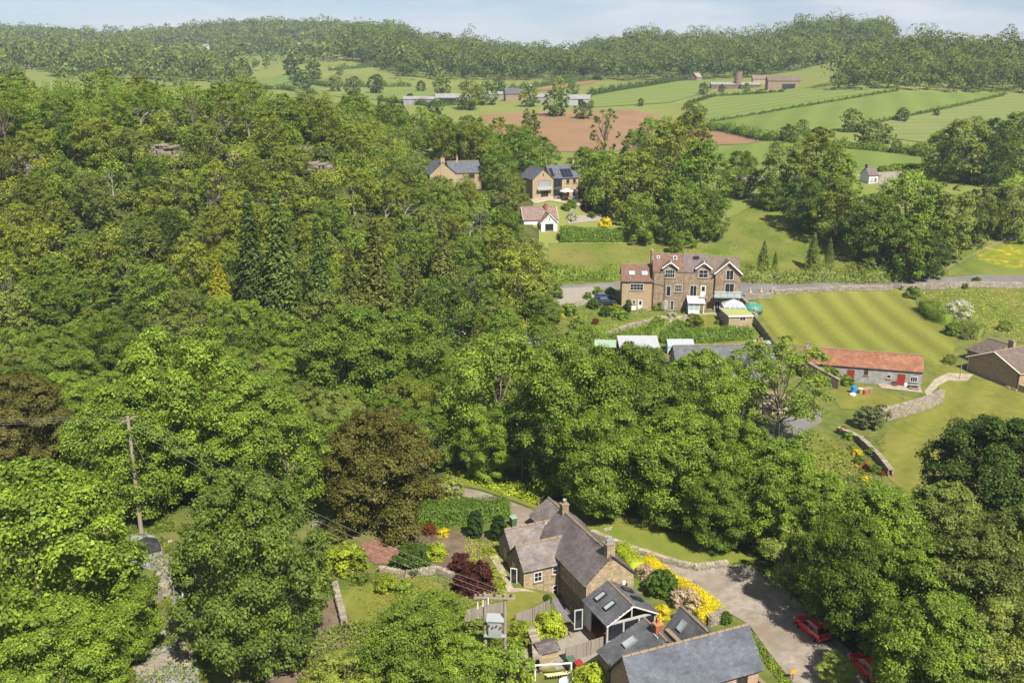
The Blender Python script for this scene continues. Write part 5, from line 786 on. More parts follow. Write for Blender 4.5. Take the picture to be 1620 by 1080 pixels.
tg = [('ball','leaf_box',939,482,10,'round clipped bush left of the blue cars'),('ball','leaf_box',958,494,10,'wide clipped bush in front of the blue cars'),('pillar','leaf_box',994,490,6,'short clipped column by the end cottage door'),('pillar','leaf_yewclip',878,468,5,'left little cypress at the driveway'),('pillar','leaf_yewclip',886,470,5,'right little cypress at the driveway'),('shrub0','leaf_yellow',888,499,6,'golden ball left of the terrace garden'),('shrub0','leaf_yellow',912,503,4,'small golden plant by the rockery'),('ball','leaf_rust',942,509,6,'rust brown ball at the rockery'),('shrub0','leaf_lime',975,488,9,'lime green bush by the clipped bushes'),('shrub0','leaf_sycamore',982,498,12,'leafy bush in the terrace border'),('shrub0','leaf_grey',868,500,20,'grey green bush at the left of the terrace garden'),('shrub0','leaf_ash',900,490,14,'green bush below the driveway'),('shrub0','leaf_ash',915,512,14,'pale green bush above the rockery'),('shrub0','leaf_maple',895,545,24,'dark bush right of the little white greenhouse'),('shrub0','leaf_ash',930,525,10,'olive bush at the left end of the lower lawn'),('shrub0','leaf_sycamore',1040,482,12,'leafy bush against the brown roofed house'),('shrub1','leaf_rust',1010,468,9,'brown climber over the end cottage window'),('shrub1','leaf_lime',1068,470,13,'yellow green climber between the two dormered houses'),('shrub1','leaf_lime',1088,456,7,'upper yellow green climber on the plum roofed house'),('shrub0','leaf_oak',1098,508,15,'brown green bush in front of the porch'),('shrub0','leaf_ash',1075,520,18,'round green bush above the greenhouse'),('shrub0','leaf_sycamore',1040,510,12,'bush by the patio table'),('shrub0','leaf_ash',1050,535,10,'bush left of the clipped dark hedge'),('shrub0','leaf_maple',930,468,8,'bush between driveway and road'),('shrub0','leaf_sycamore',945,460,9,'bright bush in the bed above the blue cars'),('shrub0','leaf_lime',965,460,8,'lime bush in the bed above the blue cars'),('shrub1','petal_white',1190,500,8,'white flowering bush beside the annex'),('shrub0','leaf_maple',1135,510,5,'tiny bush on the annex lawn'),('shrub1','leaf_ash',1125,548,6,'young fruit tree on the back lawn'),('shrub1','leaf_ash',1145,549,6,'second young fruit tree on the back lawn'),('shrub0','leaf_maple',1192,542,7,'bush at the end of the clipped hedge'),('shrub0','leaf_sycamore',1212,545,6,'bush behind the dark board fence'),
      ('ball','leaf_sycamore',1508,523,11,'round clipped ball beside the striped lawn'),('shrub1','petal_white',1518,493,17,'white blossoming hawthorn in the paddock'),('shrub0','leaf_maple',1445,463,12,'green bush at the top corner of the striped lawn'),('shrub0','leaf_grey',1525,532,7,'grey bush beside the clipped ball'),('shrub1','leaf_ash',1590,518,10,'bush in the paddock behind the bungalow'),('shrub0','leaf_maple',1545,445,8,'small bush on the roadside wall'),('shrub0','leaf_maple',1525,452,6,'smaller bush on the roadside wall'),('conif1','leaf_olive',1207,424,14,'left small conical bush at the meadow foot'),('conif1','leaf_olive',1285,418,16,'right small conical bush at the meadow foot'),('conif0','leaf_olive',1310,425,12,'thin conical bush among the meadow scrub'),('conif0','leaf_oak',1225,434,9,'tiny conical bush at the meadow foot'),('shrub1','leaf_olive',1380,425,16,'scrubby bush at the meadow corner'),('shrub1','leaf_oak',1350,432,14,'olive scrub bush by the road'),
      ('ball','leaf_grey',1375,665,20,'dark grey green holly bush below the barn lawn'),('ball','leaf_grey',1395,655,14,'smaller grey bush against the garden wall'),('shrub0','leaf_yellow',1356,716,8,'bright yellow mound in the flower border'),('shrub0','leaf_lime',1347,708,6,'lime mound in the flower border'),('shrub0','leaf_orange',1362,740,5,'orange azalea in the flower border'),('shrub0','leaf_orange',1372,733,4,'small orange azalea behind it in the border'),('shrub0','leaf_purple',1370,740,7,'dark purple shrub in the flower border'),('shrub0','leaf_yellow',1368,757,6,'lower yellow mound in the flower border'),('shrub0','leaf_maple',1385,742,9,'green shrub by the border wall'),('shrub0','leaf_ash',1360,728,9,'green mound in the middle of the border'),('shrub0','leaf_rust',1395,748,5,'reddish shrub at the end of the border wall'),('shrub0','leaf_ash',1345,690,9,'pale shrub at the top of the border'),('shrub1','leaf_rust',1335,682,8,'russet shrub at the top of the border'),('shrub0','leaf_sycamore',1380,715,9,'bright shrub along the border wall'),('shrub0','leaf_maple',1336,584,9,'climber beside the barn hatch'),('shrub0','leaf_sycamore',1337,602,12,'bright bush in front of the barn hatch'),('shrub1','leaf_rust',1415,607,5,'dark red pot plant by the barn wall'),('shrub1','leaf_oak',1503,570,9,'flower bed bush at the bungalow corner'),
      ('shrub0','leaf_maple',905,322,9,'bush left of the solar house drive'),('shrub0','leaf_sycamore',895,328,8,'bright bush below the solar house terrace'),('shrub1','petal_white',906,343,10,'pale blossom bush by the white bungalow'),('shrub0','leaf_yellow',806,306,4,'yellow bush between the stone houses'),('shrub0','leaf_lime',815,296,9,'lime bush left of the solar house'),('shrub0','leaf_oak',830,312,8,'palm like bush at the solar house corner'),('shrub0','leaf_maple',935,340,7,'bush at the end of the drive')]
for a in tg: S(*a)
# ---------------------------------------------------------------- poles and wires
def pole(label, u, v, vtop, r=.16, name='utility_pole', cat='pole', arm=True, mat='wood_pole', lean=0.):
    p = G(u, v); lo, hi = 0, 40
    for _ in range(40):
        m_ = (lo + hi) / 2
        if proj(p.x, p.y, p.z + m_)[1] > vtop: lo = m_
        else: hi = m_
    e = empty(name, p, 0, label, cat); MB().tube([(0, 0, -.5), (lean * .5, 0, lo * .5), (lean, 0, lo)], [r, r * .85, r * .7], 8).build('shaft', mat, e); return e, lo
PL, hp = pole('tall wooden electricity pole at the left between big trees', 224, 845, 658, .27)
ca = math.atan2(-25, 58) + math.pi / 2; arm = MB().box(-1.3, -.07, hp - .5, 1.3, .07, hp - .36).build('crossarm', 'wood_pole', PL, rot=(0, 0, ca)); tips = []
for x in (-1.15, 0, 1.15): MB().lathe((x, 0, hp - .36), [(.05, 0), (.1, .1), (.06, .2), (.1, .28), (.03, .34)], 8).build('insulator', 'ceramic', arm); tips.append(PL.location + Matrix.Rotation(ca, 3, 'Z') @ Vector((x, 0, hp - .05)))
MB().tube([(0, 0, hp * .9), (1.6, 5.2, 0)], .03, 4).build('stay_wire', 'wire', PL)
A1, B1 = G(768, 1045), G(799, 1048); TP = empty('transformer_poles', A1, 0, 'pair of wooden poles carrying a pale grey transformer beside the cottage garden', 'utility poles'); d = B1 - A1; d.z = 0; W2 = d.length; TP.rotation_euler.z = math.atan2(d.y, d.x); HT = 7.4
for x in (0, W2): MB().tube([(x, 0, -.5), (x, 0, HT)], [.2, .16], 9).build('pole', 'wood_pole', TP)
for yy in (-.22, .22): bx('crossarm', 'wood_pole', TP, -1.0, yy - .06, HT - .45, W2 + 1.0, yy + .06, HT - .28)
bx('platform', 'metal_grey', TP, -.1, -.5, 2.95, W2 + .1, .5, 3.08)
tr = bx('transformer', 'metal_grey', TP, .35, -.5, 3.082, W2 - .3, .5, 4.7); slope(tr, [(-.85, -.62, .78), (.85, -.62, .78), (.85, .55, 1.0), (-.85, .55, 1.0)], 'metal_grey', name='lid', th=.06)
for i in range(4): MB().tube([(-.55 + i * .36, -.5, .35 - .16 * (i % 2)), (-.55 + i * .36, -.78, .5 - .16 * (i % 2))], [.11, .05], 8).build('bushing', 'ceramic', tr)
for i in range(3): MB().lathe((-.6 + i * (W2 + 1.2) / 2, 0, HT - .28), [(.05, 0), (.11, .1), (.06, .22), (.1, .3), (.03, .36)], 8).build('insulator', 'ceramic', TP); bx('fuse', 'plastic_white', TP, -.7 + i * .5, -.35, HT - 1.5 + .25 * i, -.6 + i * .5, -.25, HT - .8 + .25 * i)
def wire(label, a, b, sag, group=None):
    a, b = Vector(a), Vector(b); P = [a.lerp(b, t / 24) - Vector((0, 0, sag * 4 * t / 24 * (1 - t / 24))) - a for t in range(25)]; return tag(MB().tube(P, .011, 4).build('power_line', 'wire', loc=a), label, 'power line', group)
ends = [wpos(TP.location, TP.rotation_euler.z, (-.6 + i * (W2 + 1.2) / 2, 0, HT + .08)) for i in range(3)]
for i, t in enumerate(tips): wire('%s of three wires strung from the tall pole to the transformer' % ('upper', 'middle', 'lower')[2 - i], t, ends[i], 1.6); wire('%s of three wires leaving the tall pole to the left' % ('near', 'middle', 'far')[i], t, t + Vector((-60, 6 - i * 1.0, -1.5)), 1.0)
for l, u, v, vt in (('slim pole standing in the meadow beside the tree clump', 1147, 366, 330), ('slim pole behind the gabled end of the terrace', 1168, 425, 378), ('straight bare pole in front of the central ash', 826, 760, 692), ('short wooden post by the little greenhouse', 833, 530, 503), ('leaning grey post left of the tall pole', 186, 868, 842), ('metal clothes post on the bungalow patio', 1518, 600, 571), ('thin dark post on the barn lawn', 1430, 632, 617)): pole(l, u, v, vt, .1, 'post', 'post', mat='wood_grey')
# ---------------------------------------------------------------- cars
def car(label, p, ang, paint, est=False):
    c = empty('parked_car', p, ang, label, 'car'); st = [(-2.15,.66,.42,.82),(-2.08,.80,.26,.98),(-1.5,.87,.2,1.0),(-.5,.88,.2,.98),(.7,.88,.2,.97),(1.3,.86,.2,.92),(1.9,.78,.26,.80),(2.12,.62,.36,.66)]; vs = []; fs = []
    for x, w, a, b in st: vs += [(x, -w*.9, a), (x, -w, (a+b)/2), (x, -w*.95, b), (x, -w*.5, b+.03), (x, w*.5, b+.03), (x, w*.95, b), (x, w, (a+b)/2), (x, w*.9, a)]
    for i in range(len(st)-1): fs += [(i*8+k, i*8+(k+1)%8, (i+1)*8+(k+1)%8, (i+1)*8+k) for k in range(8)]
    fs += [tuple(range(7,-1,-1)), tuple((len(st)-1)*8+k for k in range(8))]; MB().add(vs, fs).build('body', paint, c, smooth=False, bev=.03)
    rb = -1.95 if est else -1.75; cab = [(rb-.12,.80,.97),(rb+.25,.64,1.44),(.15,.64,1.46),(1.05,.78,.96)]; vs = [(x, s*w, z) for x, w, z in cab for s in (-1, 1)]; MB().add(vs, [(0,1,3,2),(2,3,5,4),(4,5,7,6),(0,2,4,6),(1,7,5,3),(0,6,7,1)]).build('windows', 'glass', c, bev=.02)
    MB().add([(rb+.2,-.64,1.45),(rb+.2,.64,1.45),(.2,.64,1.47),(.2,-.64,1.47),(rb+.3,-.58,1.51),(rb+.3,.58,1.51),(.1,.58,1.53),(.1,-.58,1.53)], [(0,1,2,3),(7,6,5,4),(0,4,5,1),(1,5,6,2),(2,6,7,3),(3,7,4,0)]).build('roof', paint, c, bev=.02)
    for s in (-1, 1):
        MB().tube([(rb-.1, s*.795, .99), (rb+.25, s*.66, 1.45), (.15, s*.66, 1.47), (1.03, s*.785, .98)], .035, 4).tube([(-.5, s*.80, .98), (-.5, s*.665, 1.46)], .04, 4).build('pillar', paint, c); bx('mirror', paint, c, .62, s*.98-.1, .95, .8, s*.98+.1, 1.1); bx('headlight', 'lamp_clear', c, 1.93, s*.58-.16, .6, 2.1, s*.58+.16, .74); bx('tail_light', 'lamp_red', c, -2.17, s*.68-.12, .66, -2.05, s*.68+.1, 1.0); MB().tube([(-1.5, s*.55, 1.56), (0, s*.55, 1.56)], .02, 4).build('roof_rail', 'alu', c)
        for x in (-1.32, 1.33): t = MB().tube([(0, -.1, 0), (0, .1, 0)], .325, 16).build('wheel', 'tyre', c, loc=(x, s*.8, .325)); MB().tube([(0, -.012, 0), (0, .012, 0)], .2, 12).build('rim', 'rim', t, loc=(0, s*.1, 0))
    bx('number_plate', 'plate_yellow', c, -2.19, -.26, .52, -2.16, .26, .64); bx('bumper', 'black_paint', c, -2.2, -.7, .3, -2.06, .7, .46); return c
ln = G(1258, 968) - G(1330, 1030); la = math.atan2(ln.y, ln.x)
car('bright red hatchback parked under the overhanging sycamore', G(1284, 1000), la, 'car_red'); car('dark red estate car half hidden at the bottom behind the pale willow', G(1370, 1062), la - .12, 'car_red', True)
car('bright blue car at the back of the gravel drive', G(956, 474), R_(10), 'car_blue'); car('navy car in front of the bright blue one', G(960, 482), R_(6), 'car_navy')
# ---------------------------------------------------------------- sheds, greenhouses and garden things
def greenhouse(label, u, v, ang, w, d, he, hr, fm='white_paint', gm='glass_pale', n=6):
    g = empty('greenhouse', G(u, v), R_(ang), label, 'greenhouse'); hw = w / 2; P = lambda a, b, r=.04: MB().tube([a, b], r, 4).build('frame_bar', fm, g)
    for i in range(n + 1):
        x = -hw + w * i / n
        for y in (0, d): P((x, y, 0), (x, y, he))
        P((x, 0, he), (x, d/2, hr)); P((x, d, he), (x, d/2, hr))
    for z, y in ((he, 0), (he, d), (hr, d/2), (he*.5, 0), (.05, 0), (.05, d)): P((-hw, y, z), (hw, y, z), .05)
    for s in (-1, 1): P((s*hw, d*.35, 0), (s*hw, d*.35, he+.4)); P((s*hw, 0, he*.5), (s*hw, d, he*.5)); P((s*hw, 0, .05), (s*hw, d, .05))
    pw = w / n
    for i in range(n):
        x = -hw + pw * (i + .5); bx('pane', gm, g, x - pw*.46, -.01, .08, x + pw*.46, .01, he - .05); bx('pane', gm, g, x - pw*.46, d - .01, .08, x + pw*.46, d + .01, he - .05)
        slope(g, [(x-pw*.46, -.02, he), (x+pw*.46, -.02, he), (x+pw*.46, d/2, hr), (x-pw*.46, d/2, hr)], gm, th=.03, name='roof_pane'); slope(g, [(x+pw*.46, d+.02, he), (x-pw*.46, d+.02, he), (x-pw*.46, d/2, hr), (x+pw*.46, d/2, hr)], gm, th=.03, name='roof_pane')
    for s in (-1, 1): bx('end_pane', gm, g, s*hw - .01, .05, .08, s*hw + .01, d - .05, he)
    return g
greenhouse('glass greenhouse with grey frame in front of the clipped dark hedge', 1077, 560, 0, 5.2, 3.4, 1.7, 2.5, 'alu', 'glass_pale', 7); greenhouse('little white framed greenhouse at the left edge of the terrace gardens', 846, 549, 4, 3.2, 2.4, 1.5, 2.2, 'white_paint', 'glass_pale', 4)
gs = empty('garden_shed', G(1011, 566), R_(0), 'long white roofed shed below the terrace gardens', 'shed'); bx('wall', 'wood_grey', gs, -3.6, 0, -.4, 3.6, 4, 2.1); slope(gs, [(-3.9, -.3, 2.05), (3.9, -.3, 2.05), (3.9, 4.3, 3.2), (-3.9, 4.3, 3.2)], 'sheet_pale')
sl = empty('open_shelter', G(957, 563), R_(-6), 'small open log shelter with sagging green felt roof', 'shelter')
for x in (-1.6, 0, 1.6): bx('post', 'wood_brown', sl, x - .07, 0, -.3, x + .07, .14, 1.8)
bx('back_wall', 'wood_brown', sl, -1.8, 1.8, -.3, 1.8, 1.9, 2.3); slope(sl, [(-2.1, -.3, 1.8), (2.1, -.3, 1.8), (2.1, 2.1, 2.6), (-2.1, 2.1, 2.6)], 'green_felt')
td = empty('garden_dome', G(1190, 492), 0, 'green domed garden cover on the edge of the striped lawn', 'cover'); MB().lathe((0, 0, 0), [(2.3, 0), (2.25, .7), (1.9, 1.3), (1.1, 1.75), (.05, 1.9)], 18).build('canopy', 'teal', td, smooth=True); m = MB(); [m.tube([(2.3*math.cos(a)*math.cos(t), 2.3*math.sin(a)*math.cos(t), 1.92*math.sin(t)) for t in np.linspace(0, 1.57, 6)], .05, 4) for a in np.arange(0, 6.28, .785)]; m.build('hoops', 'green_felt', td)
def wheelie(label, u, v, ang, m1, m2, s=1.): 
    b = empty('wheelie_bin', G(u, v), ang, label, 'bin'); b.scale = (s,) * 3; MB().add([(-.24,-.28,.06),(.24,-.28,.06),(.24,.28,.06),(-.24,.28,.06),(-.29,-.36,1.0),(.29,-.36,1.0),(.29,.36,1.0),(-.29,.36,1.0)], [(3,2,1,0),(4,5,6,7),(0,1,5,4),(1,2,6,5),(2,3,7,6),(3,0,4,7)]).build('body', m1, b); bx('lid', m2, b, -.32, -.4, 1.003, .32, .4, 1.08); MB().tube([(-.3, .42, .98), (.3, .42, .98)], .03, 6).build('handle', m1, b)
    for s_ in (-1, 1): MB().tube([(s_*.27, .3, .1), (s_*.33, .3, .1)], .1, 10).build('wheel', 'tyre', b)
wheelie('green wheelie bin with grey lid behind the red one', 903, 1060, CA, 'bin_green', 'bin_green', 1.25); wheelie('red wheelie bin at the bottom below the board fence', 915, 1066, CA, 'bin_red', 'bin_red', 1.25); wheelie('pale green bin by the outbuilding on the lane', 812, 832, CA, 'bin_green', 'green_felt', 1.2)
gp = empty('goal_frame', G(875, 1078), CA - .3, 'white tubular goal frame standing in the yard', 'goal'); bx('post', 'white_paint', gp, -1.8, -.06, 0, -1.68, .06, 1.9); bx('post', 'white_paint', gp, 1.68, -.06, 0, 1.8, .06, 1.9); bx('crossbar', 'white_paint', gp, -1.8, -.06, 1.9, 1.8, .06, 2.02); MB().tube([(-1.74, 0, 1.9), (-1.74, 1.3, 0)], .04, 5).build('brace', 'white_paint', gp); MB().tube([(1.74, 0, 1.9), (1.74, 1.3, 0)], .04, 5).build('brace', 'white_paint', gp)
pt = empty('pallet', wpos(gp.location, CA - .3, (.5, 1.2, .1)), CA - .2, 'new pale slatted pallet leaning inside the goal frame', 'pallet'); pt.rotation_euler.x = R_(62)
pm = None
for i in range(9):
    if pm is None: pm = bx('slat', 'wood_pale', pt, -1.2, -.04, .0, -1.05, .0, 1.5); 
    else: link('slat', pm.data, parent=pt, loc=(-1.125 + i * .27, -.02, .75))
for z in (.1, .7, 1.35): bx('bearer', 'wood_pale', pt, -1.25, .002, z, 1.2, .08, z + .1)
rb = random.Random(9)
def bag(label, u, v, mat, r, h, name='rubble_bag', cat='bag', n=1):
    p = G(u, v); m = MB(); m.lathe((0, 0, -.05), [(r*.8, 0), (r, h*.3), (r*.95, h*.7), (r*.5, h), (.02, h*1.02)], 9); m.v = [(x + rb.uniform(-.1, .1) * r * 2, y + rb.uniform(-.1, .1) * r * 2, z + rb.uniform(-.08, .08) * h) for x, y, z in m.v]; return tag(m.build(name, mat, loc=p), label, cat)
bag('pile of white sacking at the foot of the bins', 905, 1074, 'plastic_white', .7, .6); bag('second heap of white sacking below the goal frame', 893, 1078, 'plastic_white', .6, .45); bag('white sack on the rubble below the big green tree', 292, 945, 'plastic_white', .5, .5); bag('small white bag by the tall pole', 204, 812, 'plastic_white', .35, .7); bag('white bag by the barn door', 1432, 611, 'plastic_white', .4, .7); bag('pair of white sacks in the barn yard', 1349, 625, 'plastic_white', .6, .5); bag('white covered object deep in the wood', 716, 533, 'plastic_white', 1.0, 1.4, 'white_cover', 'cover'); bag('smaller white covered object deep in the wood', 730, 533, 'plastic_white', .9, 1.2, 'white_cover', 'cover')
bag('white sack behind the annex', 1163, 524, 'plastic_white', .5, 1.1); bag('black sacks behind the annex', 1174, 524, 'tarp_black', .7, .7); bag('small red machine at the annex corner', 1147, 524, 'bin_red', .5, .5, 'red_mower', 'mower')
cv = empty('covered_trailer', G(233, 872), .5, 'small trailer under a black sheet below the tall pole', 'trailer'); MB().add([(-1.6,-.9,.25),(1.5,-.95,.2),(1.6,.9,.25),(-1.5,.95,.3),(-1.35,-.7,1.25),(.2,-.75,1.5),(1.3,-.7,1.05),(1.3,.75,1.1),(.1,.75,1.62),(-1.3,.7,1.2)], [(3,2,1,0),(0,1,6,5,4),(1,2,7,6),(2,3,9,8,7),(3,0,4,9),(4,5,8,9),(5,6,7,8)]).build('sheet', 'tarp_black', cv, bev=.08)
for s_ in (-1, 1): MB().tube([(.1, s_*.7, .3), (.1, s_*.88, .3)], .3, 12).build('wheel', 'tyre', cv)
o = tag(MB().lathe((0, 0, 0), [(.33, 0), (.37, .15), (.36, .5), (.37, .9), (.33, 1.05), (.3, 1.02)], 16).build('barrel', 'plastic_blue', loc=G(1350, 622)), 'bright blue plastic barrel in the barn yard', 'barrel'); o.scale = (1.3,) * 3
for i, (u, v) in enumerate(((1362, 622), (1368, 623), (1374, 621))): tag(MB().lathe((0, 0, 0), [(.3, 0), (.42, .6), (.36, .62), (.3, .55)], 12).build('flower_pot', ('wood_pale', 'terracotta', 'wood_grey')[i], loc=G(u, v)), ('pale', 'terracotta', 'grey')[i] + ' tub beside the blue barrel', 'tub').scale = (1.5,) * 3
tag(MB().box(-1.0, -.3, 0, 1.0, .3, .5).box(-.9, -.25, .5, .9, .25, .75).build('planter', 'green_felt', loc=G(1372, 604)), 'long green planter against the barn wall', 'planter')
pk = empty('picnic_table', G(1446, 615), BA, 'dark grey picnic table at the right end of the barn', 'picnic table')
for y in (-.3, -.1, .1, .3): bx('plank', 'wood_grey', pk, -.9, y - .09, .72, .9, y + .09, .76)
for y in (-.75, .75): bx('bench_seat', 'wood_grey', pk, -.9, y - .13, .42, .9, y + .13, .46)
for x in (-.6, .6):
    for s in (-1, 1): MB().tube([(x, s*.7, 0), (x, s*.2, .72)], .05, 4).build('leg', 'wood_grey', pk)
ptb = empty('patio_table', G(1063, 500), 0, 'grey patio table in front of the brown roofed terraced house', 'table'); bx('tabletop', 'wood_grey', ptb, -.9, -.5, .7, .9, .5, .76)
for x in (-.75, .75):
    for y in (-.4, .4): bx('leg', 'wood_grey', ptb, x - .05, y - .05, 0, x + .05, y + .05, .7)
for i, x in enumerate((-.6, .6)):
    ch = empty('patio_chair', wpos(ptb.location, 0, (x, -1.0, 0)), 0, '%s grey chair at the patio table' % ('left', 'right')[i], 'chair'); bx('seat', 'wood_grey', ch, -.28, -.25, .4, .28, .25, .46); bx('backrest', 'wood_grey', ch, -.28, -.3, .46, .28, -.25, .95)
    for a in (-.22, .22):
        for b_ in (-.2, .2): bx('leg', 'wood_grey', ch, a - .03, b_ - .03, 0, a + .03, b_ + .03, .4)
pa = empty('parasol', wpos(so.location, SA, (9.6, -1.6, 0)), SA, 'open white parasol on the solar house terrace', 'parasol'); MB().tube([(0, 0, 0), (0, 0, 2.8)], .05, 6).build('pole', 'wood_pale', pa); MB().add([(2.1*math.cos(i*math.pi/4), 2.1*math.sin(i*math.pi/4), 2.2) for i in range(8)] + [(0, 0, 2.95)] + [(2.05*math.cos(i*math.pi/4), 2.05*math.sin(i*math.pi/4), 2.14) for i in range(8)] + [(0, 0, 2.85)], [(i, (i+1)%8, 8) for i in range(8)] + [((i+1)%8+9, i+9, 17) for i in range(8)] + [(i+9, (i+1)%8+9, (i+1)%8, i) for i in range(8)]).build('canopy', 'plastic_white', pa)
patch('stone_terrace', [(v.x, v.y) for v in [wpos(so.location, SA, q) for q in ((-.5, -3.2, 0), (14.5, -3.2, 0), (15.2, .5, 0), (-.5, .5, 0))]] and [wpos(so.location, SA, q) for q in ((-.5, -3.2, 0), (14.5, -3.2, 0), (15.2, .5, 0), (-.5, .5, 0))], 'paving', .12, 1, px=False)
for i, (x, y, mt, l) in enumerate(((6.8, -1.3, 'wood_grey', 'dark barbecue table on the solar house terrace'), (9.0, -2.2, 'wood_brown', 'brown outdoor table under the white parasol'), (11.6, -1.6, 'plastic_blue', 'blue lounger on the solar house terrace'))):
    q = empty('garden_table' if i < 2 else 'sun_lounger', wpos(so.location, SA, (x, y, .12)), SA, l, 'table' if i < 2 else 'lounger'); bx('top' if i < 2 else 'seat', mt, q, -.8, -.4, .6 - .25 * (i == 2), .8, .4, .7 - .25 * (i == 2))
    for a in (-.7, .7):
        for b_ in (-.3, .3): bx('leg', 'wood_grey', q, a - .04, b_ - .04, 0, a + .04, b_ + .04, .6 - .25 * (i == 2))
ld = empty('stepladder', G(425, 1072), .5, 'aluminium stepladder standing under the greyish tree', 'ladder')
for s in (-1, 1):
    MB().tube([(s*.3, -.6, 0), (s*.2, .1, 2.6)], .045, 4).build('stile', 'alu', ld); MB().tube([(s*.3, .8, 0), (s*.2, .12, 2.58)], .035, 4).build('back_leg', 'alu', ld)
for i in range(8): t = (i + .5) / 8.5; bx('tread', 'alu', ld, -.3 + .1*t, -.6 + .7*t - .06, 2.6*t - .015, .3 - .1*t, -.6 + .7*t + .06, 2.6*t + .015)
sg = empty('lane_sign', G(1254, 1075), .3, 'small yellow brown sign on a post beside the lane at the bottom', 'sign'); MB().tube([(0, 0, 0), (0, 0, 1.2)], .05, 6).build('post', 'wood_brown', sg); bx('plate', 'sign_yellow', sg, -.3, -.07, .75, .3, -.045, 1.2)
for i, (u, v) in enumerate(((1187, 463), (1204, 462))): tag(MB().lathe((0, 0, 0), [(.32, 0), (.32, .06), (.22, .08), (.05, .85), (.02, .86)], 10).build('traffic_cone', 'hay', loc=G(u, v, .03)), '%s of two pale cones on the parking bay' % ('left', 'right')[i], 'cone').scale = (1.4,) * 3
rail_fence('grey timber barrier at the end of the parking bay', pxs((1178, 474), (1200, 473), (1218, 471)), 1.3, 2.2, 'wood_grey', 3)
# herringbone brick patio
pp = [(568,862),(606,853),(636,872),(626,892),(592,893)]; patch('brick_patio', pp, 'earth', .08, .5); PW = [G(u, v) for u, v in pp]; m = MB(); xs = [p.x for p in PW]; ys = [p.y for p in PW]
for i in range(int((max(xs) - min(xs)) / .42) + 1):
    for j in range(int((max(ys) - min(ys)) / .22) + 1):
        x = min(xs) + i * .42 + (j % 2) * .21; y = min(ys) + j * .22
        if inpoly(np.array([x]), np.array([y]), [(p.x, p.y) for p in PW])[0]: m.box(-.2, -.1, 0, .2, .1, .06 + .012 * ((i * 7 + j * 3) % 4), Matrix.Translation((x, y, gz(x, y) + .08)) @ Matrix.Rotation(.5, 4, 'Z'))
tag(m.build('patio_tiles', 'patio_tile'), kind='stuff')
# rock faces in the hillside wood and loose rubble
def rockface(label, u, v, w, h, ang, seed, name='rock_face'):
    rng = random.Random(seed); p = G(u, v); r = empty(name, (p.x, p.y, p.z - 1), ang, label, 'rock face'); m = MB(); z = 0
    while z < h + 1:
        rh = rng.uniform(.35, .9); x = -w / 2 + rng.uniform(-.8, .8)
        while x < w / 2:
            l = rng.uniform(.5, 1.9); dpt = rng.uniform(-.6, .6) + .4 * z
            if z < (h + 1) * (1 - (2 * abs(x) / w) ** 2.5 * .7): m.box(-l*.49, 0, -rh*.49, l*.49, 4, rh*.49, Matrix.Translation((x + l/2, dpt, z + rh/2)) @ Matrix.Rotation(rng.uniform(-.35, .35), 4, 'Z') @ Matrix.Rotation(rng.uniform(-.2, .2), 4, 'X'))
            x += l
        z += rh
    me = m.build('rock', 'cliff', r, bev=.12); tag(me, kind='stuff'); return r
rockface('pale limestone face showing among the hillside trees', 245, 262, 11, 4.2, .1, 1); rockface('grey rock face at the left edge of the wood', 36, 282, 9, 5, .3, 2); rockface('long pale rock ledge above the conifers', 490, 278, 14, 2.6, -.1, 3); rockface('scree topped ledge on the bald knoll', 352, 262, 10, 2.2, 0, 4)
patch('bald_knoll', [(322,240),(350,230),(392,228),(425,246),(470,268),(440,270),(380,262),(330,258)], 'rough_grass', .1, 2)
m = MB(); rng_ = random.Random(4)
for cx, cy, n, sx, sy in ((290, 985, 70, 28, 22), (250, 1045, 90, 45, 22), (195, 878, 30, 12, 14), (262, 890, 30, 12, 30), (830, 1040, 26, 10, 18), (905, 1000, 10, 25, 8), (870, 985, 14, 20, 12)):
    for _ in range(n):
        p = G(cx + rng_.gauss(0, sx * .6), cy + rng_.gauss(0, sy * .6)); s = rng_.uniform(.12, .42); m.box(-s, -s*.7, -s*.4, s, s*.7, s*.5, Matrix.Translation(p) @ Matrix.Rotation(rng_.uniform(0, 3), 4, 'Z') @ Matrix.Rotation(rng_.uniform(-.3, .3), 4, 'X'))
tag(m.build('rubble', 'stone_block', bev=.03), kind='stuff')
# ---------------------------------------------------------------- trees: placed one by one
T = tree_px
T('big1','leaf_sycamore',55,890,136,'huge bright lime green tree filling the lower left corner'); T('big3','leaf_sycamore',188,968,60,'lower bright lime crown at the right foot of the huge corner tree'); T('big2','leaf_sycamore',95,1040,80,'bright lime crown at the bottom left under the huge corner tree'); T('big2','leaf_mid',394,886,118,'large greyish green tree right of the stone yard and the tall pole',hk=1.12)
T('big1','leaf_sycamore',195,705,88,'bright green tree directly behind the tall wooden pole'); T('big3','leaf_sycamore',285,640,105,'bright green sycamore rising behind and right of the tall pole'); T('big2','leaf_sycamore',400,690,92,'bright green tree between the tall pole and the dark yew'); T('ash1','leaf_ash',455,735,78,'mid green tree just left of the dark brown yew')
T('yew1','leaf_yew',600,728,102,'dark brownish yew standing over the cottage garden hedge','tree','yew_tree'); T('yew1','leaf_yew',35,655,72,'dark brownish yew at the left edge above the lime green tree','tree','yew_tree')
T('big1','leaf_maple',560,565,78,'deep green domed maple left of the bare grey stems'); T('big2','leaf_maple',645,560,70,'deep green maple on the right of its twin, above the yew'); T('mid2','leaf_dark',700,505,58,'wide dark green crown in the wood above two white objects'); T('mid0','leaf_maple',795,545,45,'small rich green dome left of the little greenhouse')
T('ash1','leaf_ash',790,618,88,'pale feathery ash at the centre of the tree belt',hk=1.05); T('big3','leaf_sycamore',775,694,50,'low green tree leaning over the lane by a straight bare pole')
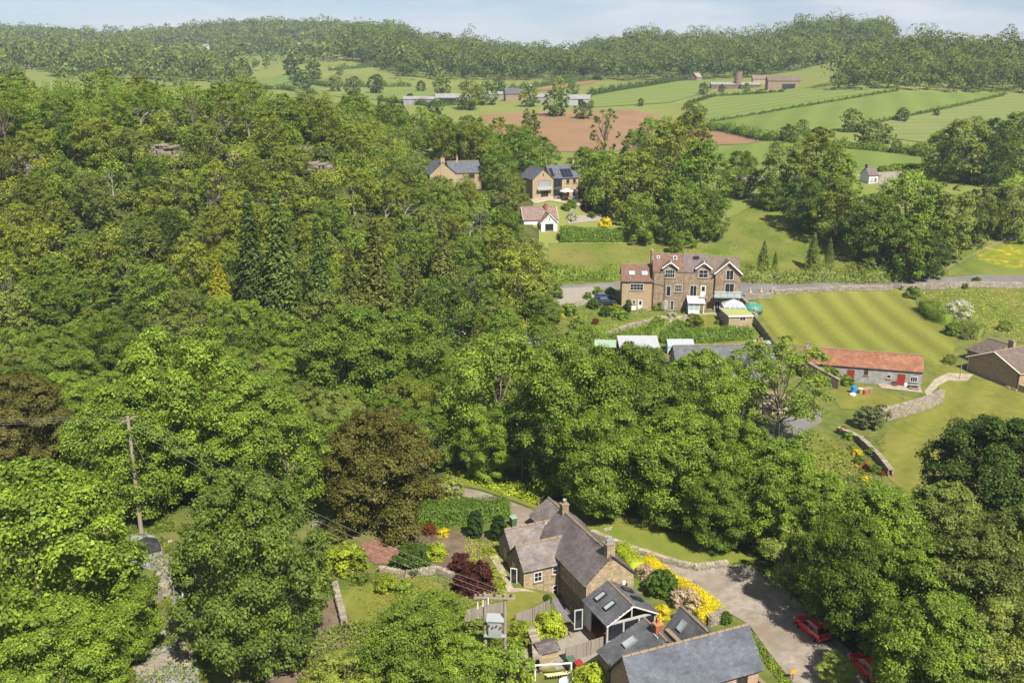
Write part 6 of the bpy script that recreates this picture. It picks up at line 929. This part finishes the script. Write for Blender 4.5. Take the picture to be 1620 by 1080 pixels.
T('big3','leaf_maple',905,650,100,'dark layered sycamore in the middle of the belt'); T('big1','leaf_maple',1005,640,92,'broad green tree below the white roofed shed'); T('big3','leaf_sycamore',955,725,74,'sycamore overhanging the mown verge behind the cottage'); T('big1','leaf_sycamore',1075,728,78,'bright sycamore overhanging the middle of the verge')
T('big2','leaf_sycamore',1105,640,80,'yellow green tree in front of the grey slate roof'); T('big2','leaf_sycamore',1165,745,78,'bright bushy tree right of the verge sycamores'); T('big3','leaf_maple',1135,795,54,'low sycamore at the corner of the verge and the lane'); T('big1','leaf_sycamore',1235,775,75,'bright green tree below the sloping garden lawn')
T('open1','leaf_ash',1235,612,72,'airy tree with visible black limbs in front of the long barn',hk=1.1); T('ash1','leaf_ash',1180,600,48,'slim pale ash hiding the corner of the slate roof'); T('big2','leaf_sycamore',1295,820,66,'bright tree above the lane bend'); T('open1','leaf_pale',1255,890,50,'grey willow with bare twigs over the lane bend',name='willow_tree')
T('big3','leaf_maple',1337,903,74,'dark sycamore roofing over the first red car'); T('big1','leaf_sycamore',1385,850,76,'bright green tree at the foot of the sweeping lawn'); T('big2','leaf_sycamore',1445,950,80,'bright bushy tree between the two red cars and the right edge'); T('big2','leaf_olive',1490,845,72,'grey olive tree left of the big dark round tree')
T('big1','leaf_dark',1572,768,98,'big dark green chestnut standing on the sweeping lawn',hk=.95); T('big2','leaf_olive',1545,945,92,'olive green tree below the big dark chestnut'); T('big1','leaf_olive',1625,900,85,'olive tree cut by the right edge'); T('big1','leaf_maple',1480,1040,85,'dark green tree at the bottom right near the second red car'); T('big2','leaf_olive',1590,1050,85,'grey green tree in the bottom right corner'); T('big3','leaf_maple',1418,972,44,'overhanging sycamore between the two red cars')
T('ash1','leaf_pale',1322,1056,27,'small pale willow bush in front of the second red car',name='willow_bush',hk=.8)
T('big1','leaf_ash',655,1028,76,'bushy light green tree at the bottom below the garden'); T('ash1','leaf_ash',728,1056,60,'loose light green tree in front of the transformer poles',hk=.8); T('ash1','leaf_pale',545,1075,62,'yellowish bush at the bottom edge beside bare earth',hk=.7); T('big2','leaf_ash',690,965,42,'small grey green tree below the purple shrubs',hk=.7); T('ash1','leaf_lime',600,1080,50,'lime green bush at the bottom edge',hk=.6)
T('shrub0','leaf_lime',870,988,27,'rounded bright green shrub above the small stone shed','shrub','shrub',k=.6); T('shrub0','leaf_lime',935,1075,32,'lime green bush beside the bins at the bottom','shrub','shrub',k=.6); T('shrub1','leaf_lime',820,1005,24,'straggly yellow green shrub between the fence and pole','shrub','shrub',k=.6); T('shrub1','leaf_ash',800,1060,45,'loose light green bush left of the goal frame','shrub','shrub',k=.6)
# around the meadow and the houses above it
T('mid3','leaf_oak',1060,262,56,'tall olive crown at the top of the clump beside the meadow'); T('mid1','leaf_maple',1108,285,52,'green tree on the right of the clump above the meadow'); T('mid0','leaf_oak',1005,290,46,'olive tree on the left of the clump behind the clipped hedge'); T('mid2','leaf_maple',1080,335,40,'dark green tree under the bare branches beside the meadow'); T('mid4','leaf_sycamore',1015,340,34,'low bright tree beside the golden shrub'); T('mid0','leaf_maple',1120,335,32,'low dark tree at the meadow edge')
T('thin0','leaf_maple',957,212,26,'tall ragged tree standing in front of the brown field',hk=1.2); T('mid1','leaf_oak',1092,222,38,'light tree behind the clump at the tip of the brown field'); T('mid0','leaf_ash',960,282,40,'light green tree right of the house with solar panels'); T('mid1','leaf_ash',925,268,30,'slender green tree beside the solar house gable'); T('mid4','leaf_sycamore',1010,235,30,'yellow green tree at the near edge of the brown field'); T('mid2','leaf_sycamore',1040,222,34,'spreading yellow green tree before the brown field')
T('mid0','leaf_maple',1172,272,30,'round dark tree standing alone behind the meadow'); T('mid4','leaf_sycamore',1072,383,15,'small bright tree behind the terrace chimney','tree','small_tree')
rr = [('mid2','leaf_olive',1245,272,42,'grey green tree at the left end of the row across the meadow'),('mid1','leaf_oak',1292,262,46,'tallest olive tree of the row left of the small roadside cottage'),('mid0','leaf_dark',1270,318,34,'dark low tree at the corner of the upper meadow'),('mid2','leaf_ash',1325,285,36,'olive tree beside the small roadside cottage'),('mid1','leaf_oak',1325,330,38,'leafy tree below the small roadside cottage'),('mid0','leaf_maple',1380,355,42,'deep green tree halfway down the meadow row'),('mid2','leaf_sycamore',1435,335,50,'broad yellow green tree in the middle of the meadow row'),('mid4','leaf_olive',1490,345,46,'olive tree above the buttercup field'),('mid1','leaf_maple',1440,390,36,'dark green tree near the foot of the meadow row'),('mid4','leaf_olive',1545,338,34,'thin grey tree above the buttercup meadow'),('mid2','leaf_olive',1605,330,34,'grey tree at the right edge above the buttercups'),('mid4','leaf_olive',1505,374,28,'low olive tree touching the buttercup meadow'),('thin0','leaf_rust',1428,405,20,'brownish thorn tree at the foot of the meadow row'),('mid1','leaf_dark',1475,400,28,'dark tree closing the meadow row by the wall'),
      ('mid0','leaf_sycamore',1492,240,28,'sunlit yellow green tree beside the upper lane'),('mid2','leaf_olive',1530,232,38,'grey tree right of the sunlit one by the upper lane'),('mid1','leaf_dark',1575,235,36,'dark tree near the right edge by the upper lane'),('mid0','leaf_maple',1612,225,38,'green tree cut by the right edge above the lane')]
rr += [('mid0','leaf_maple',1225,300,24,'low bushy tree at the left foot of the meadow row'),('mid4','leaf_ash',1310,300,34,'light tree between the grey one and the roadside cottage'),('mid0','leaf_olive',1345,340,28,'rounded grey tree under the roadside cottage'),('mid4','leaf_maple',1405,375,32,'dense green tree over the shaded meadow edge'),('mid2','leaf_ash',1465,365,36,'light crown in the thick of the meadow row'),('mid0','leaf_olive',1572,330,28,'low grey tree at the top of the buttercup meadow'),('mid0','leaf_dark',1415,410,22,'dark bush in the shaded corner of the meadow')]
for a in rr: T(*a)
for a in [('far0','leaf_dark',923,173,13,'round dark oak standing alone in the brown field'),('far1','leaf_oak',1096,180,20,'wide tree at the corner of the mown field'),('far0','leaf_olive',1348,188,17,'upper tree of the grey clump in the hay field'),('far1','leaf_olive',1375,208,20,'big grey tree of the clump in the hay field'),('far2','leaf_olive',1402,210,14,'narrow grey tree right of the clump in the hay field'),('far0','leaf_dark',1294,217,17,'dark round tree on the field hedge'),('far0','leaf_ash',1270,199,11,'light tree above the dark hedge tree'),('far2','leaf_dark',1247,209,13,'left tree of the group on the field hedge'),('far0','leaf_dark',1428,180,10,'small round tree in the hay field wall'),('far0','leaf_dark',1482,177,5,'tiny round bush on the hay field wall'),('far2','leaf_dark',1113,139,9,'dark tree below the round silo'),('far2','leaf_dark',1014,161,6,'small dark tree in the green field'),('far0','leaf_dark',1142,139,6,'dark bush left of the silo yard'),('far0','leaf_maple',1181,138,7,'green bush in front of the silo'),
          ('far0','leaf_olive',1419,230,10,'low bush on the hedge below the hay field'),('far1','leaf_olive',1455,235,10,'right bush on the hedge below the hay field'),('far0','leaf_maple',838,150,16,'green tree hiding the middle of the farm'),('far1','leaf_maple',880,161,20,'wide dark tree before the pale farm barn'),('far0','leaf_maple',906,138,11,'round tree on the ridge of the ploughed strip'),('far0','leaf_oak',884,132,12,'brownish tree on the ploughed strip'),('far1','leaf_oak',742,148,22,'brown green pine clump beside the long farm barn'),('far0','leaf_maple',770,145,18,'green tree right of the pine clump at the farm'),('far1','leaf_ash',700,136,15,'pale tree behind the long farm barn'),('far0','leaf_dark',666,135,8,'small round tree left behind the long farm barn'),('far0','leaf_dark',649,155,8,'dark tree at the left end of the long barn'),('far1','leaf_dark',689,169,12,'dark tree in front of the long farm barn'),('far0','leaf_dark',595,131,14,'dark spreading tree in the left green field'),('far0','leaf_olive',559,134,14,'right tree of the pair in the left green field'),('far1','leaf_olive',530,130,12,'left tree of the pair in the left green field'),('far0','leaf_olive',388,112,10,'round tree above the sloping green field'),('far2','leaf_dark',460,103,13,'dark conical tree on the far green slope'),('far1','leaf_dark',497,110,13,'broad dark tree on the far green slope'),('far0','leaf_dark',478,124,14,'dark tree below the far green slope'),('far0','leaf_olive',537,112,6,'small field tree above the pair'),('far1','leaf_olive',577,96,8,'tree below the left end of the long wood'),('far0','leaf_maple',935,164,6,'little bush at the corner of the brown field'),('far0','leaf_maple',788,134,12,'upright tree above the farm')]:
    T(*a)
T('poplar','leaf_olive',833,205,9,'left of two tall narrow poplars before the brown field','poplar','poplar_tree'); T('poplar','leaf_olive',845,210,10,'right of two tall narrow poplars before the brown field','poplar','poplar_tree')
T('mid0','leaf_maple',828,240,34,'dark sycamore at the foot of the two poplars'); T('mid1','leaf_maple',858,247,26,'dark green tree above the solar house roof'); T('mid3','leaf_oak',790,215,26,'olive tree left of the two poplars'); T('mid0','leaf_maple',790,262,30,'leafy tree between the two stone houses'); T('mid2','leaf_oak',745,225,30,'olive tree above the slate roof of the gabled house')
T('shrub0','leaf_purple',790,288,12,'purple leaved shrub between the two stone houses','shrub','shrub',k=.6); T('shrub0','leaf_purple',930,325,14,'purple beech bush beside the solar house drive','shrub','shrub',k=.6); T('shrub0','leaf_yellow',958,352,11,'golden yellow shrub at the end of the clipped hedge','shrub','shrub',k=.6)
dead_at(G(1072,375), 14, 'bare pale dead tree leaning out of the clump above the meadow'); dead_at(G(690,690), 12, 'bare grey forked stem right of the dark yew', i=1)
dead_at(G(345,232), 11, 'bare white branched tree on the cliff top'); dead_at(G(225,212), 11, 'grey bare stem in the ridge wood left of the rock face', i=1)
rd_ = random.Random(8); BARE = ['well right of the conifers, left of the gabled house', 'below the gabled house chimney, left one', 'under the middle of the gabled house', 'in the open wood below the gabled house', 'right of the olive conifer on the slope', 'below the right end of the gabled house', 'lowest of those under the gabled house', 'between olive conifer and gabled house', 'above the tall larch on the slope', 'just under the long rock ledge', 'beside the bald knoll', 'left of the blossoming chestnut', 'above the golden conifer', 'above the pair of dark spruces', 'beside the rusty conifer']
for i, (u, v) in enumerate(((610,345),(640,352),(665,340),(690,362),(705,375),(735,350),(745,395),(720,372),(560,330),(480,250),(395,205),(180,300),(330,330),(430,345),(655,385))): dead_at(G(u, v + 14), rd_.uniform(8, 12), 'bare grey stem ' + BARE[i], 'bare stems in the hillside wood', i % 2)
T('mid4','leaf_ash',705,305,22,'light tree in front of the gabled slate roofed house'); T('mid0','leaf_oak',740,308,20,'low tree before the right end of the gabled house')
# conifers and other marks in the hillside wood
for a in [('conif0','leaf_spruce',398,415,40,'dark spruce left of the pair of firs on the slope'),('conif0','leaf_spruce',442,420,42,'tall dark spruce in the middle of the slope'),('conif1','leaf_larch',592,425,48,'olive larch with drooping branches on the slope'),('conif0','leaf_larch',555,470,30,'brownish conifer at the left foot of the larch'),('conif1','leaf_larch',655,460,36,'rusty conifer right of the larch'),('conif0','leaf_spruce',505,440,36,'slim dark fir between spruce and larch'),('conif1','leaf_larch',700,400,32,'olive conifer near the upper right of the slope')]:
    T(*a, cat='conifer', name='conifer_tree', k=2.6, hk=1.15)
T('mid0','leaf_dark',268,365,30,'dark chestnut dotted with white blossom on the slope'); T('conif1','leaf_gold',346,448,26,'golden yellow conifer among the dark spruces','conifer','conifer_tree',k=2.0); T('mid2','leaf_oak',822,445,50,'broad olive oak at the meadow corner'); T('mid0','leaf_oak',842,405,20,'low olive tree at the meadow edge under the white bungalow'); T('mid1','leaf_oak',788,395,34,'olive tree above the meadow corner'); T('mid0','leaf_dark',803,352,20,'dark yew beside the white gabled bungalow')
# the hillside wood itself
KINDS = [('leaf_oak', 'olive brown oak', 'oaks of the hillside wood'), ('leaf_ash', 'pale green ash', 'ashes of the hillside wood'), ('leaf_maple', 'deep green maple', 'maples of the hillside wood'), ('leaf_olive', 'dull grey olive tree', 'grey trees of the hillside wood'), ('leaf_sycamore', 'bright green sycamore', 'sycamores of the hillside wood')]
rw = random.Random(5); cnt = 0
CLEAR = [[(846,330),(905,330),(905,430),(852,430)], [(640,245),(960,245),(1000,460),(868,460),(868,372),(800,330),(640,300)], [(450,650),(500,650),(500,690),(450,690)], [(225,235),(300,235),(300,275),(225,275)], [(330,232),(385,226),(425,245),(420,262),(340,262)], [(10,255),(50,255),(50,290),(10,290)], [(460,262),(520,262),(520,285),(460,285)], [(690,660),(900,660),(900,800),(690,800)]]
XY = []; MORE = []
for _ in range(16000):
    u = rw.uniform(-110, 870); Y = 122 + 188 * rw.random(); x = (u - 810) / FPX * Y * 1.02
    z = gz(x, Y); pu, pv = proj(x, Y, z)
    if any(inpoly(np.array([pu]), np.array([pv]), c)[0] for c in CLEAR): continue
    R = rw.uniform(2.6, 4.9) if Y > 150 else rw.uniform(3.4, 5.2)
    if any((x - a) ** 2 + (Y - b) ** 2 < (.74 * (R + r)) ** 2 for a, b, r in TREES) or (Y > 285 and pu < 560): continue
    upper = pv < 300; mid = 250 < pv < 470 and pu < 640
    if mid and rw.random() < .72: k = rw.choice([0, 0, 0, 3, 1])
    elif upper: k = rw.choice([0, 4, 1, 1, 2, 4, 3])
    else: k = rw.choice([1, 2, 2, 3, 4, 1, 3, 0])
    cu, cv = proj(x, Y, z + 1.4 * R)
    if (812 < cu < 908 and 300 < cv < 388) or (664 < cu < 768 and 248 < cv < 288): continue
    TREES.append((x, Y, R)); XY.append((R / Y, x, Y, z, R, k, pv))
def BELT(x, Y):
    u = proj(x, Y, gz(x, Y) + 6)[0]; return ('well left of', 'left of', 'behind the chimney of', 'right of')[min(3, max(0, int((u - 600) // 55)))] + ' the gabled slate house' if u < 765 else ('behind the left wing of', 'behind the right end of')[u > 850] + ' the solar house'
for _ in range(900):                         # the belt of trees behind the two stone houses
    u = rw.uniform(560, 850); Y = rw.uniform(284, 335); x = (u - 810) / FPX * Y * 1.02; R = rw.uniform(3.6, 5.4)
    if any((x - a) ** 2 + (Y - b) ** 2 < (.74 * (R + r)) ** 2 for a, b, r in TREES) or (620 < u and Y < 298) or (830 < u and Y < 310): continue
    TREES.append((x, Y, R)); k = rw.choice([0, 1, 2, 4, 1]); tree_at((x, Y, gz(x, Y)), rw.choice(['mid0', 'mid1', 'mid2', 'mid3', 'mid4']), KINDS[k][0], R, KINDS[k][1] + ' in the tree belt ' + BELT(x, Y), 'tree', KINDS[k][2].split(' ')[0] + ' in the belt behind the stone houses', hk=rw.uniform(.95, 1.2), track=False)
LMK = [('the tall wooden pole', 205, 740), ('the dark brown yew', 600, 728), ('the golden conifer', 346, 448), ('the dark pair of spruces', 420, 415), ('the pale limestone face', 245, 255), ('the left edge rock face', 36, 275), ('the rock ledge over the conifers', 490, 272), ('the bald knoll', 365, 245), ('the two white covers in the wood', 722, 528), ('the bare grey stems', 690, 665), ('the gabled slate roofed house', 715, 275), ('the blossoming chestnut', 268, 365), ('the olive larch', 592, 425), ('the little white greenhouse', 846, 540), ('the meadow corner', 860, 440), ('the white bungalow', 868, 345), ('the left edge yew', 35, 655), ('the lime green corner tree', 60, 870), ('the left edge of the slope', 0, 450), ('the left end of the ridge', 30, 120), ('the middle of the ridge', 380, 140), ('the right end of the ridge', 620, 180), ('the sycamore behind the pole', 285, 640), ('the domed maples', 600, 560), ('the rusty conifer', 655, 460), ('the open middle of the slope', 170, 360), ('the dark lower slope', 130, 540), ('the ledge trees', 120, 230)]
def where_px(x, y, z):
    u, v = proj(x, y, z); n_, a, b = min(LMK, key=lambda l: (l[1] - u) ** 2 + (l[2] - v) ** 2); du, dv = u - a, v - b; d = math.hypot(du, dv); an = math.degrees(math.atan2(-dv, du)) % 360
    s_ = ('right of', 'above and right of', 'above', 'above and left of', 'left of', 'below and left of', 'below', 'below and right of')[int((an + 22.5) // 45) % 8]
    return ('close ' if d < 38 else '' if d < 75 else 'well ') + s_ + ' ' + n_
XY.sort(reverse=True); MORE = XY[190:]
for q, x, Y, z, R, k, pv in XY[:190]:
    key = rw.choice(['mid0', 'mid1', 'mid2', 'mid3', 'mid4', 'mid3', 'mid2', 'thin0'] if Y > 150 else ['big1', 'big2', 'big3', 'ash1'])
    mt, lb, gp = KINDS[k]; where = where_px(x, Y, z + R * 1.4)
    tree_at((x, Y, z), key, mt, R, lb + ' ' + where, 'tree', gp, hk=rw.uniform(.78, 1.05), track=False)
by = {}
for o in SC.objects:
    if o.get('group') and o.get('category') == 'tree': by.setdefault(o['label'], []).append(o)
for l, os_ in by.items():
    os_.sort(key=lambda o: o.scale.x)
    if len(os_) > 1:
        W_ = {2: ('smaller', 'larger'), 3: ('smallest', 'middling', 'largest'), 4: ('smallest', 'smaller', 'larger', 'largest'), 5: ('smallest', 'smaller', 'middling', 'larger', 'largest')}.get(len(os_))
        if W_ and len((W_[0] + ' ' + l).split()) < 17:
            for o, w in zip(os_, W_): o['label'] = w + ' ' + l; o['group'] = o['group']
# ---------------------------------------------------------------- far woods, undergrowth, grass, haze
def far_wood(name, mat, pts, Rr, leaf, nlf, seed, Rt=None):
    """many distant crowns that read as one mass"""
    rng = np.random.default_rng(seed); n = len(pts); X, Y = pts[:, 0], pts[:, 1]; Z = gza(X, Y); Rt = rng.uniform(*Rr, n) * rng.choice([.75, 1, 1, 1.25], n) if Rt is None else Rt; H = Rt * rng.uniform(1.5, 2.6, n)
    nb = 6 if nlf < 400 else 20; br = .52 if nlf < 400 else .36; lb = rng.normal(0, 1, (n, nb, 3)); lb[..., 2] = np.abs(lb[..., 2]) * .9; lb = unit(lb) * rng.uniform(.45, .8, (n, nb, 1)); k = max(4, nlf // nb)
    d = rng.normal(0, 1, (n, nb, k, 3)); d = unit(d + lb[:, :, None] * .8 + np.array([0, 0, .25])); C = lb[:, :, None] + d * br * rng.uniform(*((.88, 1.04) if nlf < 400 else (.7, 1.05)), (n, nb, k, 1)); low = rng.uniform(0, 1, (n, nb, k)) < .05
    C[..., 2] = np.where(low, -rng.uniform(.2, 1, (n, nb, k)), C[..., 2]); C = C * np.stack([Rt, Rt, H * .5], -1)[:, None, None]; C[..., 2] += (H * .46)[:, None, None]; C += np.stack([X, Y, Z], -1)[:, None, None]
    N = d * .95 + np.array([0, 0, .22]) + rng.normal(0, .15 if nlf < 400 else .3, d.shape); V, F = leafmesh(C.reshape(-1, 3), N.reshape(-1, 3), leaf, rng, asp=.85); return tag(link(name, mesh_np(name, V, F), mat), kind='stuff')
def scatter(fn, n, um, Ym, gap, seed, clear=()):
    rng = np.random.default_rng(seed); out = []; cell = {}
    u = rng.uniform(*um, n); Y = np.sqrt(rng.uniform(Ym[0] ** 2, Ym[1] ** 2, n)); X = (u - 810) / FPX * Y * 1.0; Z = gza(X, Y); pu, pv = proj(X, Y, Z); ok = fn(u, Y, pu, pv)
    for c in clear: ok &= ~inpoly(pu, pv, c)
    for i in np.nonzero(ok)[0]:
        c = (int(X[i] // gap), int(Y[i] // gap))
        if any(((X[i] - x) ** 2 + (Y[i] - y) ** 2) < gap * gap for a in (-1, 0, 1) for b in (-1, 0, 1) for x, y in cell.get((c[0] + a, c[1] + b), ())): continue
        cell.setdefault(c, []).append((X[i], Y[i])); out.append((X[i], Y[i]))
    return np.array(out)
front = lambda u: np.interp(u, [560, 620, 640, 700, 850, 1000, 1080, 1200, 1290, 1330, 1370], [1010, 900, 840, 822, 820, 828, 795, 775, 790, 860, 960])
NOTCH = [(1290,140),(1300,112),(1330,92),(1370,80),(1420,80),(1330,118),(1310,142)]
far_wood('long_wood', 'leaf_far', scatter(lambda u, Y, pu, pv: (Y > front(u)) & ((u < 1305) | (Y > 900)), 16000, (560, 1375), (760, 1200), 10.5, 1, [NOTCH]), (6, 11.5), 1.6, 280, 1)
rf = lambda u: np.interp(u, [1290, 1310, 1400, 1560, 1900], [640, 590, 575, 566, 565])
far_wood('right_wood', 'leaf_far', scatter(lambda u, Y, pu, pv: (Y > rf(u)) & (Y < 760), 9000, (1296, 1780), (560, 780), 8.0, 2, [[(1290,142),(1300,112),(1340,92),(1400,80),(1345,118),(1312,145)]]), (4.5, 8.5), 1.25, 270, 2)
FCL = [[(130,84),(182,84),(182,68),(130,68)], [(255,97),(345,97),(350,80),(255,82)], [(470,90),(545,90),(545,74),(470,74)], [(340,126),(455,120),(455,86),(380,90)], [(395,140),(395,118),(440,108),(520,98),(640,100),(640,150),(560,160)], [(262,78),(300,76),(302,68),(264,68)], [(275,92),(340,84),(345,78),(275,84)], [(480,78),(525,76),(525,68),(480,66)], [(345,120),(395,100),(440,96),(440,112),(350,126)], [(140,98),(165,90),(150,80),(140,84)], [(205,104),(255,104),(255,96),(205,94)], [(440,82),(475,82),(475,70),(440,70)]]
nzf = lambda u, Y: np.sin(u * .021 + Y * .004) + np.sin(u * .047 - Y * .0075 + 1) + np.sin(Y * .013 + u * .006)
far_wood('hill_wood', 'leaf_farmix', scatter(lambda u, Y, pu, pv: (nzf(u, Y) > -1.75) | (pv < 66), 15000, (-140, 650), (800, 1900), 11, 3, FCL), (5.5, 10.5), 2.6, 100, 3)
far_wood('scattered_trees', 'leaf_farmix', scatter(lambda u, Y, pu, pv: (pv > 66), 420, (-60, 650), (640, 1300), 22, 4, FCL[4:5]), (3.5, 7), 1.7, 110, 4)
for kk in range(5):                          # the smaller trees of the hillside wood, beyond those built one by one
    q = np.array([(x, Y, R) for _, x, Y, z, R, k, pv in MORE if k == kk])
    if len(q): far_wood('hillside_wood', KINDS[kk][0], q[:, :2], None, .36, 900, 50 + kk, Rt=q[:, 2])
def floor_leaves(name, mat, polys, n, leaf, hmax, seed, world=None):
    rng = np.random.default_rng(seed); Vs = []
    for poly in polys:
        a = np.array([(p.x, p.y) for p in (G(u, v) for u, v in poly)]); k = n; x = rng.uniform(a[:, 0].min(), a[:, 0].max(), k); y = rng.uniform(a[:, 1].min(), a[:, 1].max(), k); m = inpoly(x, y, a); Vs.append(np.stack([x[m], y[m]], -1))
    q = np.concatenate(Vs); cl = (np.sin(q[:, 0] * .7) * np.sin(q[:, 1] * .6 + 1) + rng.normal(0, .5, len(q))); C = np.column_stack([q, gza(q[:, 0], q[:, 1]) + np.clip(rng.uniform(0, 1, len(q)) * hmax * (.55 + .5 * cl), .03, hmax)]); V, F = leafmesh(C, rng.normal(0, .5, C.shape) + [0, 0, .9], leaf, rng); return tag(link(name, mesh_np(name, V, F), mat), kind='stuff')
floor_leaves('undergrowth', 'leaf_floor', [[(-200,330),(640,300),(870,440),(880,560),(700,780),(-200,760)]], 60000, .8, 2.0, 1); floor_leaves('undergrowth', 'leaf_floor', [[(-200,235),(300,200),(700,260),(640,320),(-200,340)]], 30000, .9, 2.0, 2)
floor_leaves('undergrowth', 'leaf_ash', [[(700,700),(1040,590),(1300,690),(1480,850),(1700,830),(1700,1120),(1400,1070),(1290,950),(1190,870),(1060,820),(900,770)]], 30000, .45, 1.0, 3); floor_leaves('undergrowth', 'leaf_lime', [[(690,740),(760,750),(850,770),(900,780),(850,800),(760,770)]], 9000, .3, .8, 4)
floor_leaves('ground_cover', 'leaf_ash', [[(470,1000),(620,985),(740,960),(800,990),(830,1075),(470,1100)]], 16000, .25, .9, 5); floor_leaves('ground_cover', 'leaf_pale', [[(540,920),(600,900),(720,905),(800,960),(740,985),(600,1000)]], 7000, .18, .35, 6); floor_leaves('ground_cover', 'leaf_lime', [[(735,850),(795,855),(800,930),(780,940),(735,880)]], 5000, .16, .3, 7); floor_leaves('ground_cover', 'leaf_ash', [[(-40,960),(200,900),(260,960),(180,1060),(-40,1090)],[(180,800),(260,790),(280,840),(200,850)],[(190,1000),(250,985),(330,1030),(340,1100),(180,1100)],[(225,850),(262,850),(305,960),(260,970)]], 7500, .22, .4, 8)
floor_leaves('scrub', 'leaf_ash', [[(845,480),(1000,470),(1110,500),(1120,530),(1040,545),(900,560),(840,560)]], 9000, .3, .7, 9); floor_leaves('scrub', 'leaf_olive', [[(1170,436),(1420,430),(1430,442),(1170,448)]], 3000, .4, 1.1, 10); floor_leaves('long_grass', 'leaf_lime', [[(1455,465),(1620,460),(1720,470),(1720,555),(1600,535),(1500,505)]], 9000, .35, .5, 11); floor_leaves('long_grass', 'leaf_olive', [[(1320,690),(1400,690),(1400,760),(1300,800),(1260,770)]], 5000, .25, .5, 12)
floor_leaves('meadow_grass', 'leaf_ash', [meadow], 11000, .3, .2, 13); floor_leaves('lane_weeds', 'leaf_ash', [[(985,872),(1060,894),(1110,906),(1100,900),(1050,886),(960,852)],[(1185,990),(1215,1033),(1260,1088),(1240,1090),(1200,1035),(1175,1000)],[(1150,892),(1190,893),(1245,935),(1300,985),(1290,990),(1236,942),(1185,900)]], 3500, .2, .3, 14)
hz = bpy.data.materials.new('haze'); hz.use_nodes = True; t = hz.node_tree; t.nodes.clear(); vo = t.nodes.new('ShaderNodeVolumePrincipled'); vo.inputs['Color'].default_value = (.66, .80, 1, 1); vo.inputs['Density'].default_value = HAZE; vo.inputs['Anisotropy'].default_value = .2; ho = t.nodes.new('ShaderNodeOutputMaterial'); t.links.new(vo.outputs[0], ho.inputs['Volume']); MATS['haze'] = hz
if HAZE: tag(MB().box(-2600, -60, -60, 2600, 2650, 165).build('haze', 'haze'), kind='stuff')
